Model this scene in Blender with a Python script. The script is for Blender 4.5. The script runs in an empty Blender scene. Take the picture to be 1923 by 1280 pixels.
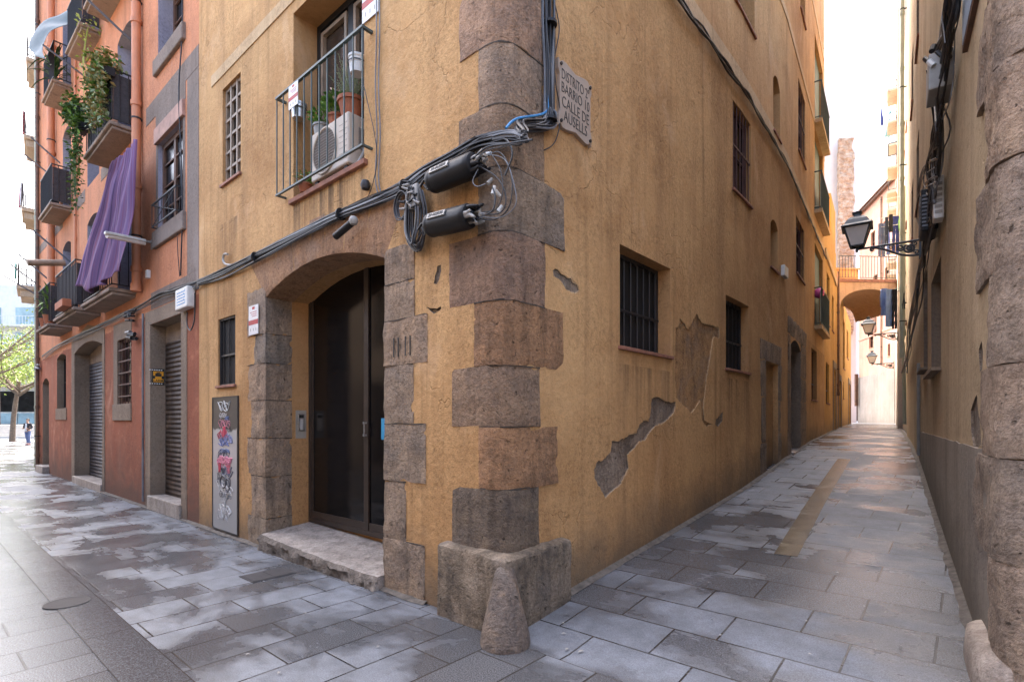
import bpy, bmesh, math, random
from mathutils import Vector, noise
from mathutils.geometry import tessellate_polygon
R = math.radians
rnd = random.Random(7)
SC = bpy.context.scene
COL = SC.collection
# ------------------------------------------------------------------ camera numbers (photo pixels 1923 wide)
F, CX, HY, EYE = 1000.0, 961.5, 790.0, 1.6

# ------------------------------------------------------------------ walls in plan
class Wall:
    def __init__(self, pts, side):
        self.p = [Vector(q) for q in pts]; self.side = side
        self.cum = [0.0]
        for i in range(len(pts)-1):
            self.cum.append(self.cum[-1] + (self.p[i+1]-self.p[i]).length)
    def seg(self, s):
        i = 0
        while i < len(self.p)-2 and s > self.cum[i+1]: i += 1
        return i
    def frame(self, s):
        i = self.seg(s)
        d = (self.p[i+1]-self.p[i]).normalized()
        n = Vector((d.y, -d.x)) if self.side > 0 else Vector((-d.y, d.x))
        return self.p[i] + d*(s-self.cum[i]), d, n
    def P(self, s, z, d=0.0):
        o, t, n = self.frame(s)
        q = o + n*d
        return Vector((q.x, q.y, z))
    def hit(self, px, d=0.0):                     # distance along the wall of a photo column
        r = (px-CX)/F
        best = None
        for i in range(len(self.p)-1):
            dd = (self.p[i+1]-self.p[i]).normalized()
            n = Vector((dd.y, -dd.x)) if self.side > 0 else Vector((-dd.y, dd.x))
            a = self.p[i] + n*d
            den = dd.x - r*dd.y
            if abs(den) < 1e-6: continue
            t = (r*a.y - a.x)/den
            L = self.cum[i+1]-self.cum[i]
            if (t >= -1e-6 or i == 0) and (t <= L+1e-6 or i == len(self.p)-2):
                return self.cum[i]+t
        return self.cum[-1]
    def at(self, px, py, d=0.0):
        s = self.hit(px, d)
        y = self.P(s, 0, d).y
        return s, EYE + (HY-py)/F*y
    def rect(self, pl, pr, top, bot, d=0.0):      # top / bot are (px, py)
        a, b = self.hit(pl, d), self.hit(pr, d)
        return min(a, b), max(a, b), self.at(*bot, d)[1], self.at(*top, d)[1]

C0 = Vector((-0.06, 4.07))
E1 = Vector((-1.156, 1.0)).normalized(); N1 = Vector((-E1.y, E1.x)); 
if N1.y > 0: N1 = -N1
W1 = Wall([C0, C0+E1*60], -1)
if (W1.P(1,0,1).y > W1.P(1,0,0).y): W1.side = 1
_k = Vector((4.56, 9.33)); _d2a = (_k-C0).normalized(); _R2 = Vector((9.65, 16.45)); _d2b = (_R2-_k).normalized()
W2 = Wall([C0, _k-_d2a*1.6, _k-_d2a*.6+_d2b*.02+Vector((-.03,.03)), _k+_d2b*.6+Vector((-.03,.03)), _k+_d2b*1.6, _R2, (19.1, 30.0)], 1)
S2 = W2.cum[-2]
Q0 = Vector((2.61, 2.84))
W3 = Wall([Q0, Q0+Vector((.7, 1.0)).normalized()*40], -1)
def aw(p):                                        # street coordinates: along the facade, behind the facade line
    q = Vector((p[0], p[1])) - C0
    return q.dot(E1), -q.dot(N1)
def pa(a, w): 
    q = C0 + E1*a - N1*w
    return q
GT = [(0,0),(4,.40),(8.4,.86),(12,1.06),(17,1.20),(24,1.36),(32,1.45),(60,1.5),(400,1.5)]
def g(w):
    if w <= 0: return 0.0
    for (a, za), (b, zb) in zip(GT, GT[1:]):
        if w <= b: 
            return za+(zb-za)*(w-a)/(b-a)
    return 1.5
def gaw(a, w):
    m = min(1, max(0, (10-a)/4)); m = m*m*(3-2*m)
    return g(w)*m
def gz(x, y): return gaw(*aw((x, y)))
def gp(px, py):                                   # where a photo pixel meets the ground
    y = .5
    while y < 120:
        x = (px-CX)/F*y
        if EYE-(py-HY)/F*y <= gz(x, y): break
        y += .02
    return Vector((x, y, gz(x, y)))

# ------------------------------------------------------------------ mesh collecting
WL = {}
class MB:
    def __init__(self): self.v = []; self.f = []; self.m = []
    def add(self, vs, fs, mi=0):
        o = len(self.v); self.v += [tuple(q) for q in vs]
        for f in fs: self.f.append(tuple(i+o for i in f)); self.m.append(mi)
        return self
    def hexa(self, p, mi=0):                      # 8 points: bottom ring, top ring
        return self.add(p, [(3,2,1,0),(4,5,6,7),(0,1,5,4),(1,2,6,5),(2,3,7,6),(3,0,4,7)], mi)
    def box(self, c, s, mi=0):
        x, y, z = c; a, b, h = s[0]/2, s[1]/2, s[2]/2
        return self.hexa([(x-a,y-b,z-h),(x+a,y-b,z-h),(x+a,y+b,z-h),(x-a,y+b,z-h),(x-a,y-b,z+h),(x+a,y-b,z+h),(x+a,y+b,z+h),(x-a,y+b,z+h)], mi)
    def wbox(self, W, s0, s1, z0, z1, d0, d1, mi=0):
        return self.hexa([W.P(s0,z0,d0),W.P(s1,z0,d0),W.P(s1,z0,d1),W.P(s0,z0,d1),W.P(s0,z1,d0),W.P(s1,z1,d0),W.P(s1,z1,d1),W.P(s0,z1,d1)], mi)
    def prism(self, lo, hi, mi=0):                # two matching outlines
        n = len(lo); tri = tessellate_polygon([[Vector(q) for q in lo]])
        fs = [tuple(t) for t in tri] + [tuple(i+n for i in reversed(t)) for t in tri]
        fs += [(i, (i+1) % n, n+(i+1) % n, n+i) for i in range(n)]
        return self.add(list(lo)+list(hi), fs, mi)
    def wprism(self, W, outline, d0, d1, mi=0):
        return self.prism([W.P(s, z, d0) for s, z in outline], [W.P(s, z, d1) for s, z in outline], mi)
    def tube(self, pts, r, n=6, mi=0, cap=True):
        pts = [Vector(q) for q in pts]; rs = r if isinstance(r, (list, tuple)) else [r]*len(pts)
        ring = []; up = None
        for i, q in enumerate(pts):
            t = (pts[min(i+1, len(pts)-1)]-pts[max(i-1, 0)])
            t = t.normalized() if t.length > 1e-9 else Vector((0,0,1))
            if up is None:
                up = Vector((0,0,1)) if abs(t.z) < .9 else Vector((1,0,0))
            x = up - t*up.dot(t)
            if x.length < 1e-5: x = Vector((1,0,0)) - t*t.x
            x.normalize(); y = t.cross(x); up = x
            ring.append([q + (x*math.cos(2*math.pi*k/n)+y*math.sin(2*math.pi*k/n))*rs[i] for k in range(n)])
        vs = [p for q in ring for p in q]; fs = []
        for i in range(len(pts)-1):
            for k in range(n):
                fs.append((i*n+k, i*n+(k+1) % n, (i+1)*n+(k+1) % n, (i+1)*n+k))
        if cap:
            fs.append(tuple(reversed(range(n)))); fs.append(tuple((len(pts)-1)*n+k for k in range(n)))
        return self.add(vs, fs, mi)
    def lathe(self, prof, c=(0,0,0), n=20, mi=0):
        vs = []; fs = []
        for r, z in prof:
            for k in range(n):
                a = 2*math.pi*k/n; vs.append((c[0]+r*math.cos(a), c[1]+r*math.sin(a), c[2]+z))
        for i in range(len(prof)-1):
            for k in range(n): fs.append((i*n+k, i*n+(k+1) % n, (i+1)*n+(k+1) % n, (i+1)*n+k))
        fs.append(tuple(reversed(range(n)))); fs.append(tuple((len(prof)-1)*n+k for k in range(n)))
        return self.add(vs, fs, mi)
    def grid(self, P, nu, nv, mi=0):              # P(i,j) points
        vs = [P(i, j) for j in range(nv+1) for i in range(nu+1)]
        fs = [(j*(nu+1)+i, j*(nu+1)+i+1, (j+1)*(nu+1)+i+1, (j+1)*(nu+1)+i) for j in range(nv) for i in range(nu)]
        return self.add(vs, fs, mi)
    def leaf(self, c, d, up, l, w, mi=0):
        d = Vector(d).normalized(); x = d.cross(Vector(up))
        if x.length < 1e-4: x = Vector((1,0,0))
        x.normalize(); nrm = x.cross(d)
        c = Vector(c)
        return self.add([c, c+d*l*.45+x*w+nrm*w*.4, c+d*l, c+d*l*.45-x*w+nrm*w*.4], [(0,1,2),(0,2,3)], mi)
    def build(self, name, mats, parent=None, smooth=False, bevel=0, world=True, solid=0, sub=0):
        me = bpy.data.meshes.new(name); me.from_pydata(self.v, [], self.f)
        mats = mats if isinstance(mats, (list, tuple)) else [mats]
        for m in mats: me.materials.append(m)
        me.polygons.foreach_set('material_index', self.m)
        bm = bmesh.new(); bm.from_mesh(me); bmesh.ops.recalc_face_normals(bm, faces=bm.faces); bm.to_mesh(me); bm.free()
        if smooth:
            me.polygons.foreach_set('use_smooth', [True]*len(me.polygons))
            if smooth != 'full' and hasattr(me, 'set_sharp_from_angle'): me.set_sharp_from_angle(angle=R(38))
        o = bpy.data.objects.new(name, me); COL.objects.link(o)
        if solid:
            s = o.modifiers.new('thick', 'SOLIDIFY'); s.thickness = solid; s.offset = 0
        if bevel:
            b = o.modifiers.new('bevel', 'BEVEL'); b.width = bevel; b.segments = 2; b.limit_method = 'ANGLE'; b.angle_limit = R(40)
        if sub:
            s = o.modifiers.new('sub', 'SUBSURF'); s.levels = sub; s.render_levels = sub
        hook(o, parent, world)
        return o
def hook(o, parent, world=True):
    if parent is not None:
        o.parent = parent
        if world: o.location = -WL.get(parent.name, Vector((0,0,0)))
        WL[o.name] = Vector((0,0,0)) if world else WL.get(parent.name, Vector((0,0,0)))
    else: WL[o.name] = Vector((0,0,0))
def tag(o, label=None, cat=None, group=None, kind=None):
    if label: o['label'] = label
    if cat: o['category'] = cat
    if group: o['group'] = group
    if kind: o['kind'] = kind
    return o
def thing(name, label, cat, loc=(0,0,0), group=None):
    o = bpy.data.objects.new(name, None); COL.objects.link(o); o.location = loc; o.empty_display_size = .2
    WL[o.name] = Vector(loc)
    return tag(o, label, cat, group)
def copy_tree(o, parent=None):
    c = o.copy(); COL.objects.link(c)
    if parent is not None: c.parent = parent
    for ch in list(o.children): copy_tree(ch, c)
    return c
def smoothline(pts, k=6):
    pts = [Vector(q) for q in pts]; out = []
    for i in range(len(pts)-1):
        a, b, c, d = pts[max(i-1,0)], pts[i], pts[i+1], pts[min(i+2,len(pts)-1)]
        for j in range(k):
            t = j/k
            out.append(.5*((2*b)+(c-a)*t+(2*a-5*b+4*c-d)*t*t+(3*b-a-3*c+d)*t**3))
    out.append(pts[-1]); return out
def text_mesh(name, body, M, size, mat, parent=None, world=True, ext=.002, align='CENTER', bold=0, xs=1.0, shear=0):
    cu = bpy.data.curves.new(name, 'FONT'); cu.body = body; cu.size = size; cu.extrude = ext; cu.align_x = align; cu.align_y = 'CENTER'
    cu.offset = bold; cu.resolution_u = 3; cu.shear = shear
    to = bpy.data.objects.new('tmp', cu); COL.objects.link(to)
    dg = bpy.context.evaluated_depsgraph_get(); me = bpy.data.meshes.new_from_object(to.evaluated_get(dg))
    bpy.data.objects.remove(to)
    for v in me.vertices: v.co = M(v.co.x*xs, v.co.y, v.co.z)
    me.name = name; me.materials.clear(); me.materials.append(mat)
    o = bpy.data.objects.new(name, me); COL.objects.link(o); hook(o, parent, world); return o
def on_wall(W, s, z, d, flip=1, rot=0):           # maps text coords to a wall (x to the right as seen from the street)
    o, t, n = W.frame(s); t3 = Vector((t.x, t.y, 0)); n3 = Vector((n.x, n.y, 0))
    right = Vector((0,0,1)).cross(n3)
    base = Vector((o.x, o.y, z)) + n3*d; cr, sr = math.cos(rot), math.sin(rot)
    return lambda x, y, h: base + right*(x*cr-y*sr) + Vector((0,0,1))*(x*sr+y*cr) + n3*h
def boolean_building(name, foot, z0, z1, cuts, mats, parent):
    """a solid prism on the footprint with pockets cut out of it; cuts = list of MB run one after the other"""
    base = MB(); zb = (lambda q: z0) if not callable(z0) else z0
    base.prism([(x, y, zb((x, y))) for x, y in foot], [(x, y, z1) for x, y in foot])
    o = base.build(name, mats, None)
    for c in cuts:
        k = c.build('cutter', mats, None)
        md = o.modifiers.new('cut', 'BOOLEAN'); md.operation = 'DIFFERENCE'; md.object = k; md.solver = 'EXACT'
        if hasattr(md, 'material_mode'): md.material_mode = 'INDEX'
        dg = bpy.context.evaluated_depsgraph_get()
        me = bpy.data.meshes.new_from_object(o.evaluated_get(dg))
        if len(me.vertices) < 8: print('CUT FAILED', name, [tuple(round(x,2) for x in v) for v in c.v[:4]]); me = o.data.copy()
        old = o.data; o.modifiers.clear(); o.data = me; bpy.data.meshes.remove(old)
        km = k.data; bpy.data.objects.remove(k); bpy.data.meshes.remove(km)
    o.data.name = name
    hook(o, parent); return o

# ------------------------------------------------------------------ materials
def NODE(nt, typ, p=None, **ins):
    n = nt.nodes.new(typ)
    for k, v in (p or {}).items(): setattr(n, k, v)
    for k, v in ins.items():
        s = n.inputs[int(k[1:])] if k[0] == 'i' and k[1:].isdigit() else n.inputs[k.replace('_', ' ')]
        if isinstance(v, bpy.types.NodeSocket): nt.links.new(v, s)
        else: s.default_value = v
    return n
def rgb(c): return (c[0], c[1], c[2], 1)
class MT:
    def __init__(self, name):
        self.m = bpy.data.materials.new(name); self.m.use_nodes = True; self.nt = self.m.node_tree
        self.b = self.nt.nodes['Principled BSDF']; self.co = NODE(self.nt, 'ShaderNodeTexCoord').outputs['Object']
    def map(self, sc=(1,1,1), loc=(0,0,0), rot=(0,0,0), v=None):
        return NODE(self.nt, 'ShaderNodeMapping', Vector=v or self.co, Scale=sc, Location=loc, Rotation=rot).outputs[0]
    def noise(self, scale, det=4, rough=.55, dist=0, v=None):
        return NODE(self.nt, 'ShaderNodeTexNoise', Vector=v or self.co, Scale=scale, Detail=det, Roughness=rough, Distortion=dist).outputs[0]
    def ramp(self, f, st):
        n = NODE(self.nt, 'ShaderNodeValToRGB', Fac=f); e = n.color_ramp.elements
        while len(e) < len(st): e.new(.5)
        for q, (p, c) in zip(e, st): q.position = p; q.color = rgb(c) if isinstance(c, (tuple, list)) else (c, c, c, 1)
        return n.outputs[0]
    def mix(self, f, a, b, mode='MIX'):
        n = NODE(self.nt, 'ShaderNodeMix', {'data_type':'RGBA','blend_type':mode})
        for i, v in ((0, f), (6, a), (7, b)):
            if isinstance(v, bpy.types.NodeSocket): self.nt.links.new(v, n.inputs[i])
            else: n.inputs[i].default_value = rgb(v) if isinstance(v, (tuple, list)) else v
        return n.outputs[2]
    def math(self, op, a, b=0.0, c=None, clamp=False):
        n = NODE(self.nt, 'ShaderNodeMath', {'operation':op,'use_clamp':clamp})
        for i, v in enumerate((a, b) if c is None else (a, b, c)):
            if isinstance(v, bpy.types.NodeSocket): self.nt.links.new(v, n.inputs[i])
            else: n.inputs[i].default_value = v
        return n.outputs[0]
    def z(self, v=None): return NODE(self.nt, 'ShaderNodeSeparateXYZ', Vector=v or self.co).outputs
    def set(self, col=None, rough=None, metal=None, spec=None):
        for k, v in (('Base Color', col), ('Roughness', rough), ('Metallic', metal), ('Specular IOR Level', spec)):
            if v is None: continue
            s = self.b.inputs[k]
            if isinstance(v, bpy.types.NodeSocket): self.nt.links.new(v, s)
            else: s.default_value = rgb(v) if isinstance(v, (tuple, list)) else v
        return self
    def bump(self, h, strength=.3, dist=.01, normal=None):
        n = NODE(self.nt, 'ShaderNodeBump', Height=h, Strength=strength, Distance=dist)
        if normal: self.nt.links.new(normal, n.inputs['Normal'])
        self.nt.links.new(n.outputs[0], self.b.inputs['Normal']); return n.outputs[0]
def plain(name, col, rough=.6, metal=0, var=.12, scale=9, bump=.0, spec=.5):
    t = MT(name); n = t.noise(scale, 5, .6)
    d = tuple(c*(1-var*1.6) for c in col); l = tuple(min(1, c*(1+var)) for c in col)
    t.set(t.ramp(n, [(.3, d), (.7, l)]), t.math('ADD', t.math('MULTIPLY', n, .25), rough-.12), metal, spec)
    if bump: t.bump(t.noise(scale*7, 4), bump, .004)
    return t.m
def stucco(name, c1, c2, cd, low=None, lowz=.5, grain=.5, alley=False, mott=.55, zone=None, runs=()):
    t = MT(name)
    n1 = t.noise(.62, 5, .66, .5)
    big = t.noise(.27, 3, .5, .8, t.map(loc=(3.1, 7.7, 2.2)))
    col = t.ramp(t.math('ADD', t.math('MULTIPLY', n1, .7), t.math('MULTIPLY', big, .3)), [(.36, c2), (.48, tuple((a*1.2+b*.8)/2 for a, b in zip(c1, c2))), (.60, c1)])
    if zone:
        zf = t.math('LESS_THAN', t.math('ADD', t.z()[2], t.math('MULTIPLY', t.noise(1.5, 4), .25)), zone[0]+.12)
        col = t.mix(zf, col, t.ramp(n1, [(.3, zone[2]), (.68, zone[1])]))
    st = t.noise(1, 5, .6, .3, t.map((2.6, 2.6, .22)))
    col = t.mix(t.math('MULTIPLY', t.ramp(st, [(.5, 0), (.74, 1)]), mott), col, cd)
    bl = t.noise(2.3, 5, .6, 1.2)
    col = t.mix(t.math('MULTIPLY', t.ramp(bl, [(.55, 0), (.8, 1)]), .4), col, tuple(min(1, c*1.22+.02) for c in c1))
    patch = t.noise(1.1, 2, .4, .2, t.map(loc=(9, 2, 5)))
    gm = t.ramp(patch, [(.4, .35), (.6, .8)])
    fine = t.noise(24, 5, .75)
    col = t.mix(gm, col, t.ramp(fine, [(.28, .48), (.5, .92), (.72, 1.1)]), 'MULTIPLY')
    sp = t.noise(70, 2, .55)
    col = t.mix(t.math('MULTIPLY', gm, .6), col, t.ramp(sp, [(.32, .45), (.46, 1.0)]), 'MULTIPLY')
    # soot and rain runs, pale repairs, hairline cracks
    run = t.noise(1, 4, .62, .15, t.map((5.5, 5.5, .16), (4, 1, 0)))
    col = t.mix(t.math('MULTIPLY', t.math('MULTIPLY', t.ramp(run, [(.56, 0), (.72, 1)]), t.ramp(big, [(.4, .2), (.6, 1)])), .55), col, tuple(c*.62 for c in cd))
    pale = t.noise(1.35, 5, .6, .5, t.map((1, 1, .6), (2, 8, 3)))
    col = t.mix(t.math('MULTIPLY', t.ramp(pale, [(.6, 0), (.7, 1)]), .45), col, tuple(min(1, c*.9+.09) for c in c1))
    wv = NODE(t.nt, 'ShaderNodeVectorMath', {'operation':'ADD'}, i0=t.co, i1=NODE(t.nt, 'ShaderNodeTexNoise', Vector=t.co, Scale=3.0, Detail=4.0).outputs['Color']).outputs[0]
    cr = NODE(t.nt, 'ShaderNodeTexVoronoi', {'feature':'DISTANCE_TO_EDGE'}, Vector=wv, Scale=.55).outputs['Distance']
    crk = t.math('MULTIPLY', t.ramp(cr, [(.0, 1), (.006, 0)]), t.ramp(t.noise(.8, 2, .5, 0, t.map(loc=(1, 5, 9))), [(.5, 0), (.56, 1)]))
    col = t.mix(t.math('MULTIPLY', crk, .3), col, tuple(c*.45 for c in cd))
    if runs:
        x, y, zr = t.z()
        ca = t.math('ADD', t.math('MULTIPLY', x, E1.x), t.math('SUBTRACT', t.math('MULTIPLY', y, E1.y), C0.dot(E1)))
        cw_ = t.math('ADD', t.math('MULTIPLY', x, -N1.x), t.math('ADD', t.math('MULTIPLY', y, -N1.y), C0.dot(N1)))
        sn = t.ramp(t.noise(1, 4, .65, 0, t.map((13, 13, .35))), [(.42, 0), (.62, 1)])
        for ax, lo, hi, zt, ln, am in runs:
            c_ = ca if ax == 'a' else cw_
            inside = t.math('MULTIPLY', t.math('MULTIPLY', t.math('SUBTRACT', c_, lo), 9.0, clamp=True), t.math('MULTIPLY', t.math('SUBTRACT', hi, c_), 9.0, clamp=True), clamp=True)
            dz = t.math('SUBTRACT', zt, zr)
            fade = t.math('MULTIPLY', t.math('GREATER_THAN', dz, 0.0), t.math('SUBTRACT', 1.0, t.math('DIVIDE', dz, ln), clamp=True))
            col = t.mix(t.math('MULTIPLY', t.math('MULTIPLY', t.math('MULTIPLY', inside, fade), sn), am), col, (.075,.05,.035))
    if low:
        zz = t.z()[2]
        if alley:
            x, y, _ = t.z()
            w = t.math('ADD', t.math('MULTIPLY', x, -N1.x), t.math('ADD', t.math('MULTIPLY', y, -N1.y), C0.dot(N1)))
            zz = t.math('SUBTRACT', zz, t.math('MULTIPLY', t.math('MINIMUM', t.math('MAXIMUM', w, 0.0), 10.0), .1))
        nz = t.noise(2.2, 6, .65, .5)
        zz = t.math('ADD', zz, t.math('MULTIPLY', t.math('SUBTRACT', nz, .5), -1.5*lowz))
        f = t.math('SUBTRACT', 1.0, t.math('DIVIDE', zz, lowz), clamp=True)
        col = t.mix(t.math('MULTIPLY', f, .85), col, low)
    t.set(col, .92, 0, .2)
    h = t.math('ADD', t.math('MULTIPLY', t.noise(75, 4, .6), .5), t.noise(17, 5, .6))
    h = t.math('ADD', h, t.math('MULTIPLY', t.noise(3.5, 3), 1.5))
    h = t.math('SUBTRACT', h, t.math('MULTIPLY', crk, .8))
    t.bump(h, grain, .02)
    return t.m
def stone(name, c1, c2, c3, grain=.5, rough=.85):
    t = MT(name)
    oi = NODE(t.nt, 'ShaderNodeObjectInfo')
    n = t.noise(2.4, 6, .7, .8); v = t.noise(1, 5, .65, .2, t.map((8, 8, 1.0)))
    col = t.ramp(n, [(.32, c2), (.5, c1), (.68, c3)])
    col = t.mix(t.math('MULTIPLY', t.ramp(v, [(.46, 0), (.68, 1)]), .6), col, tuple(c*.5 for c in c2))
    gy = t.noise(1.4, 5, .65, .9)
    col = t.mix(t.math('MULTIPLY', t.ramp(gy, [(.5, 0), (.7, 1)]), .5), col, (.26,.235,.215))
    col = t.mix(.85, col, t.ramp(t.noise(34, 6, .78), [(.3, .42), (.55, 1.0), (.75, 1.12)]), 'MULTIPLY')
    pit = t.ramp(t.noise(21, 4, .6), [(.29, .25), (.36, 1.0)])
    col = t.mix(.75, col, pit, 'MULTIPLY')
    wh = t.ramp(t.noise(6.5, 6, .7, .5), [(.62, 0), (.72, 1)])
    col = t.mix(t.math('MULTIPLY', wh, .35), col, tuple(min(1, c*1.35+.05) for c in c3))
    rr = oi.outputs['Random']
    col = t.mix(1.0, col, oi.outputs['Color'], 'MULTIPLY')
    col = t.mix(.45, col, t.ramp(rr, [(0, (.62,.64,.66)), (.3, (1.08,.95,.84)), (.55, (.78,.78,.79)), (.8, (1.15,.92,.72)), (1, (.9,.88,.86))]), 'MULTIPLY')
    t.set(col, rough, 0, .25)
    h = t.math('ADD', t.math('MULTIPLY', t.noise(60, 4, .65), .6), t.math('ADD', t.math('MULTIPLY', t.noise(9, 6, .7), 1.8), pit))
    t.bump(h, min(1, grain*1.3), .028)
    return t.m
M = {}
OC1, OC2, OCD = (.61,.372,.172), (.42,.228,.095), (.29,.16,.075)
_w = lambda px: aw(W2.P(W2.hit(px), 0))[1]
RUNS = [('a', W1.hit(690), W1.hit(540), 4.14, 1.0, .8), ('a', .25, W1.hit(700), 3.62, .8, .55), ('a', W1.hit(700), W1.hit(480), 3.62, .5, .6), ('a', W1.hit(455), W1.hit(410), 4.4, .7, .5), ('w', _w(1160), _w(1262), 2.18, .9, .5), ('w', _w(1360), _w(1408), 2.22, .8, .5), ('w', _w(1372), _w(1412), 5.2, 1.0, .5)]
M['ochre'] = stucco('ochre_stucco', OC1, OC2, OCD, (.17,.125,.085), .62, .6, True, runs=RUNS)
M['ochre_reveal'] = stucco('ochre_reveal_plaster', (.49,.28,.125), (.43,.235,.10), (.36,.19,.08), None, .5, .3)
M['band'] = stucco('pale_band_plaster', (.60,.43,.26), (.50,.34,.19), (.38,.25,.13), None, .5, .3)
M['bare'] = stone('bare_render', (.33,.265,.205), (.23,.185,.145), (.42,.35,.275), 1.0)
M['bareoc'] = stone('rough_ochre_render', (.50,.30,.14), (.33,.20,.10), (.56,.36,.18), 1.0)
M['orange'] = stucco('orange_stucco', (.62,.235,.105), (.54,.20,.09), (.40,.17,.095), None, .5, .3, mott=.35)
M['orangered'] = stucco('orange_stucco_dimmed_below', (.60,.265,.145), (.47,.20,.105), (.34,.17,.11), (.11,.07,.055), 1.25, .4, mott=.6, zone=(3.55, (.37,.132,.075), (.28,.10,.06)))  # lower storey: dirt and weaker light put into a darker, redder colour
M['red'] = stucco('brick_red_stucco', (.40,.125,.062), (.32,.10,.052), (.24,.095,.06), (.16,.095,.07), .75, .35)
M['greyband'] = stucco('grey_cement_band', (.25,.20,.17), (.19,.155,.135), (.14,.115,.10), None, .5, .4)
M['sand'] = stucco('sandstone_surround', (.30,.235,.175), (.22,.17,.13), (.15,.115,.09), (.15,.12,.10), .5, .5)
M['bluerev'] = stucco('blue_grey_reveal', (.36,.35,.42), (.30,.29,.36), (.24,.22,.28), None, .5, .2)
M['stone'] = stone('quoin_stone', (.375,.288,.212), (.25,.203,.165), (.47,.355,.245), .85)
M['dstone'] = stone('dark_guard_stone', (.25,.205,.155), (.115,.10,.085), (.40,.335,.26), .95)
M['arch'] = stone('painted_voussoir', (.42,.255,.15), (.31,.19,.12), (.47,.275,.15), .5)
M['step'] = stone('worn_step', (.40,.37,.345), (.27,.245,.225), (.50,.47,.44), .5, .6)
M['iron'] = plain('dark_iron', (.035,.033,.035), .5, .3)
M['greeniron'] = plain('green_grey_iron', (.075,.095,.09), .5, .2)
M['black'] = plain('black_plastic', (.014,.014,.016), .5, 0, .2, 9, 0, .3)
M['cable'] = plain('cable_black', (.022,.022,.026), .45, 0, .3, 3)
M['cableg'] = plain('cable_grey', (.16,.17,.19), .4, 0, .3, 3)
M['white'] = plain('white_plastic', (.62,.62,.60), .4, 0, .1)
M['conn'] = plain('grey_connector', (.30,.29,.27), .5)
M['ac'] = plain('ac_casing', (.53,.45,.365), .5, 0, .07, 4)
M['glass'] = plain('dark_glass', (.008,.008,.009), .16, 0, .3, 2, 0, .28)
M['dark'] = plain('dark_interior', (.012,.011,.010), .9, 0, .3, 2)
M['wood'] = plain('brown_wood', (.13,.065,.04), .6, 0, .3, 6, .2)
M['redwood'] = plain('maroon_shutter', (.085,.035,.03), .6, 0, .3, 6, .2)
M['palewood'] = plain('pale_wood', (.26,.19,.135), .6, 0, .2, 6, .2)
M['sill'] = plain('terracotta_sill', (.30,.135,.09), .75, 0, .25, 10, .3)
M['terra'] = plain('terracotta', (.34,.11,.05), .75, 0, .2, 8, .2)
M['steel'] = plain('brushed_steel', (.55,.55,.55), .3, .9, .1)
M['redp'] = plain('red_print', (.42,.05,.05), .6)
M['paper'] = plain('white_paper', (.72,.71,.70), .6, 0, .05)
M['yel'] = plain('yellow_sign', (.80,.36,.02), .45, 0, .06)
M['ink'] = plain('black_ink', (.02,.02,.02), .6)
M['blue'] = plain('blue_tape', (.03,.22,.48), .5)
M['bluep'] = plain('blue_poster', (.05,.35,.62), .5, 0, .1)
M['greensh'] = plain('green_shutter', (.035,.085,.075), .55, 0, .25, 5)
M['pink'] = plain('pink_ball', (.75,.12,.35), .5, 0, .05)
M['tealcloth'] = plain('blue_grey_mesh', (.17,.24,.26), .7)
M['pipeo'] = plain('orange_pipe', (.55,.22,.11), .55, 0, .12, 3)
M['pipeg'] = plain('pale_green_pipe', (.36,.40,.32), .5, 0, .12, 3)
M['lamp'] = plain('lamp_iron', (.065,.075,.085), .45, .3, .15)
M['frost'] = plain('frosted_lamp_glass', (.75,.70,.66), .35, 0, .04)
def leafm(name, c, c2):
    t = MT(name); n = t.noise(11, 2)
    t.set(t.ramp(n, [(.35, c), (.65, c2)]), .55, 0, .3)
    try: t.b.inputs['Subsurface Weight'].default_value = 0
    except Exception: pass
    return t.m
M['leaf'] = leafm('leaf_green', (.045,.12,.02), (.14,.26,.035))
M['leafd'] = leafm('leaf_dark', (.025,.07,.02), (.07,.14,.04))
M['leafp'] = leafm('leaf_sage', (.16,.22,.12), (.28,.33,.20))
M['leaft'] = leafm('leaf_spring', (.20,.30,.05), (.40,.46,.12))
M['straw'] = leafm('leaf_dry', (.22,.17,.07), (.30,.26,.10))
M['petal'] = plain('pale_petals', (.80,.62,.52), .6)
M['bark'] = plain('bark', (.16,.12,.09), .9, 0, .3, 7, .4)
def shutter_mat(name, col, tint, pitch):
    t = MT(name); z = t.z()[2]
    s = t.math('PINGPONG', z, pitch/2); s = t.math('DIVIDE', s, pitch/2)
    n = t.noise(3.5, 5, .7, 1.0)
    c = t.ramp(n, [(.35, tuple(q*.55 for q in col)), (.55, col), (.72, tint)])
    c = t.mix(.6, c, t.ramp(t.noise(1, 4, .6, 0, t.map((9,9,.7))), [(.35, .5), (.6, 1.0)]), 'MULTIPLY')
    t.set(c, .5, .35); t.bump(s, .9, .03); return t.m
M['roll'] = shutter_mat('rusty_roller_shutter', (.085,.06,.045), (.19,.14,.10), .085)
M['rollb'] = shutter_mat('sprayed_roller_shutter', (.07,.068,.08), (.19,.19,.225), .085)
M['rollg'] = shutter_mat('grey_lattice_shutter', (.30,.27,.24), (.45,.42,.38), .07)
M['slat'] = shutter_mat('louvre_shutter', (.20,.10,.06), (.26,.14,.08), .06)
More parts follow.
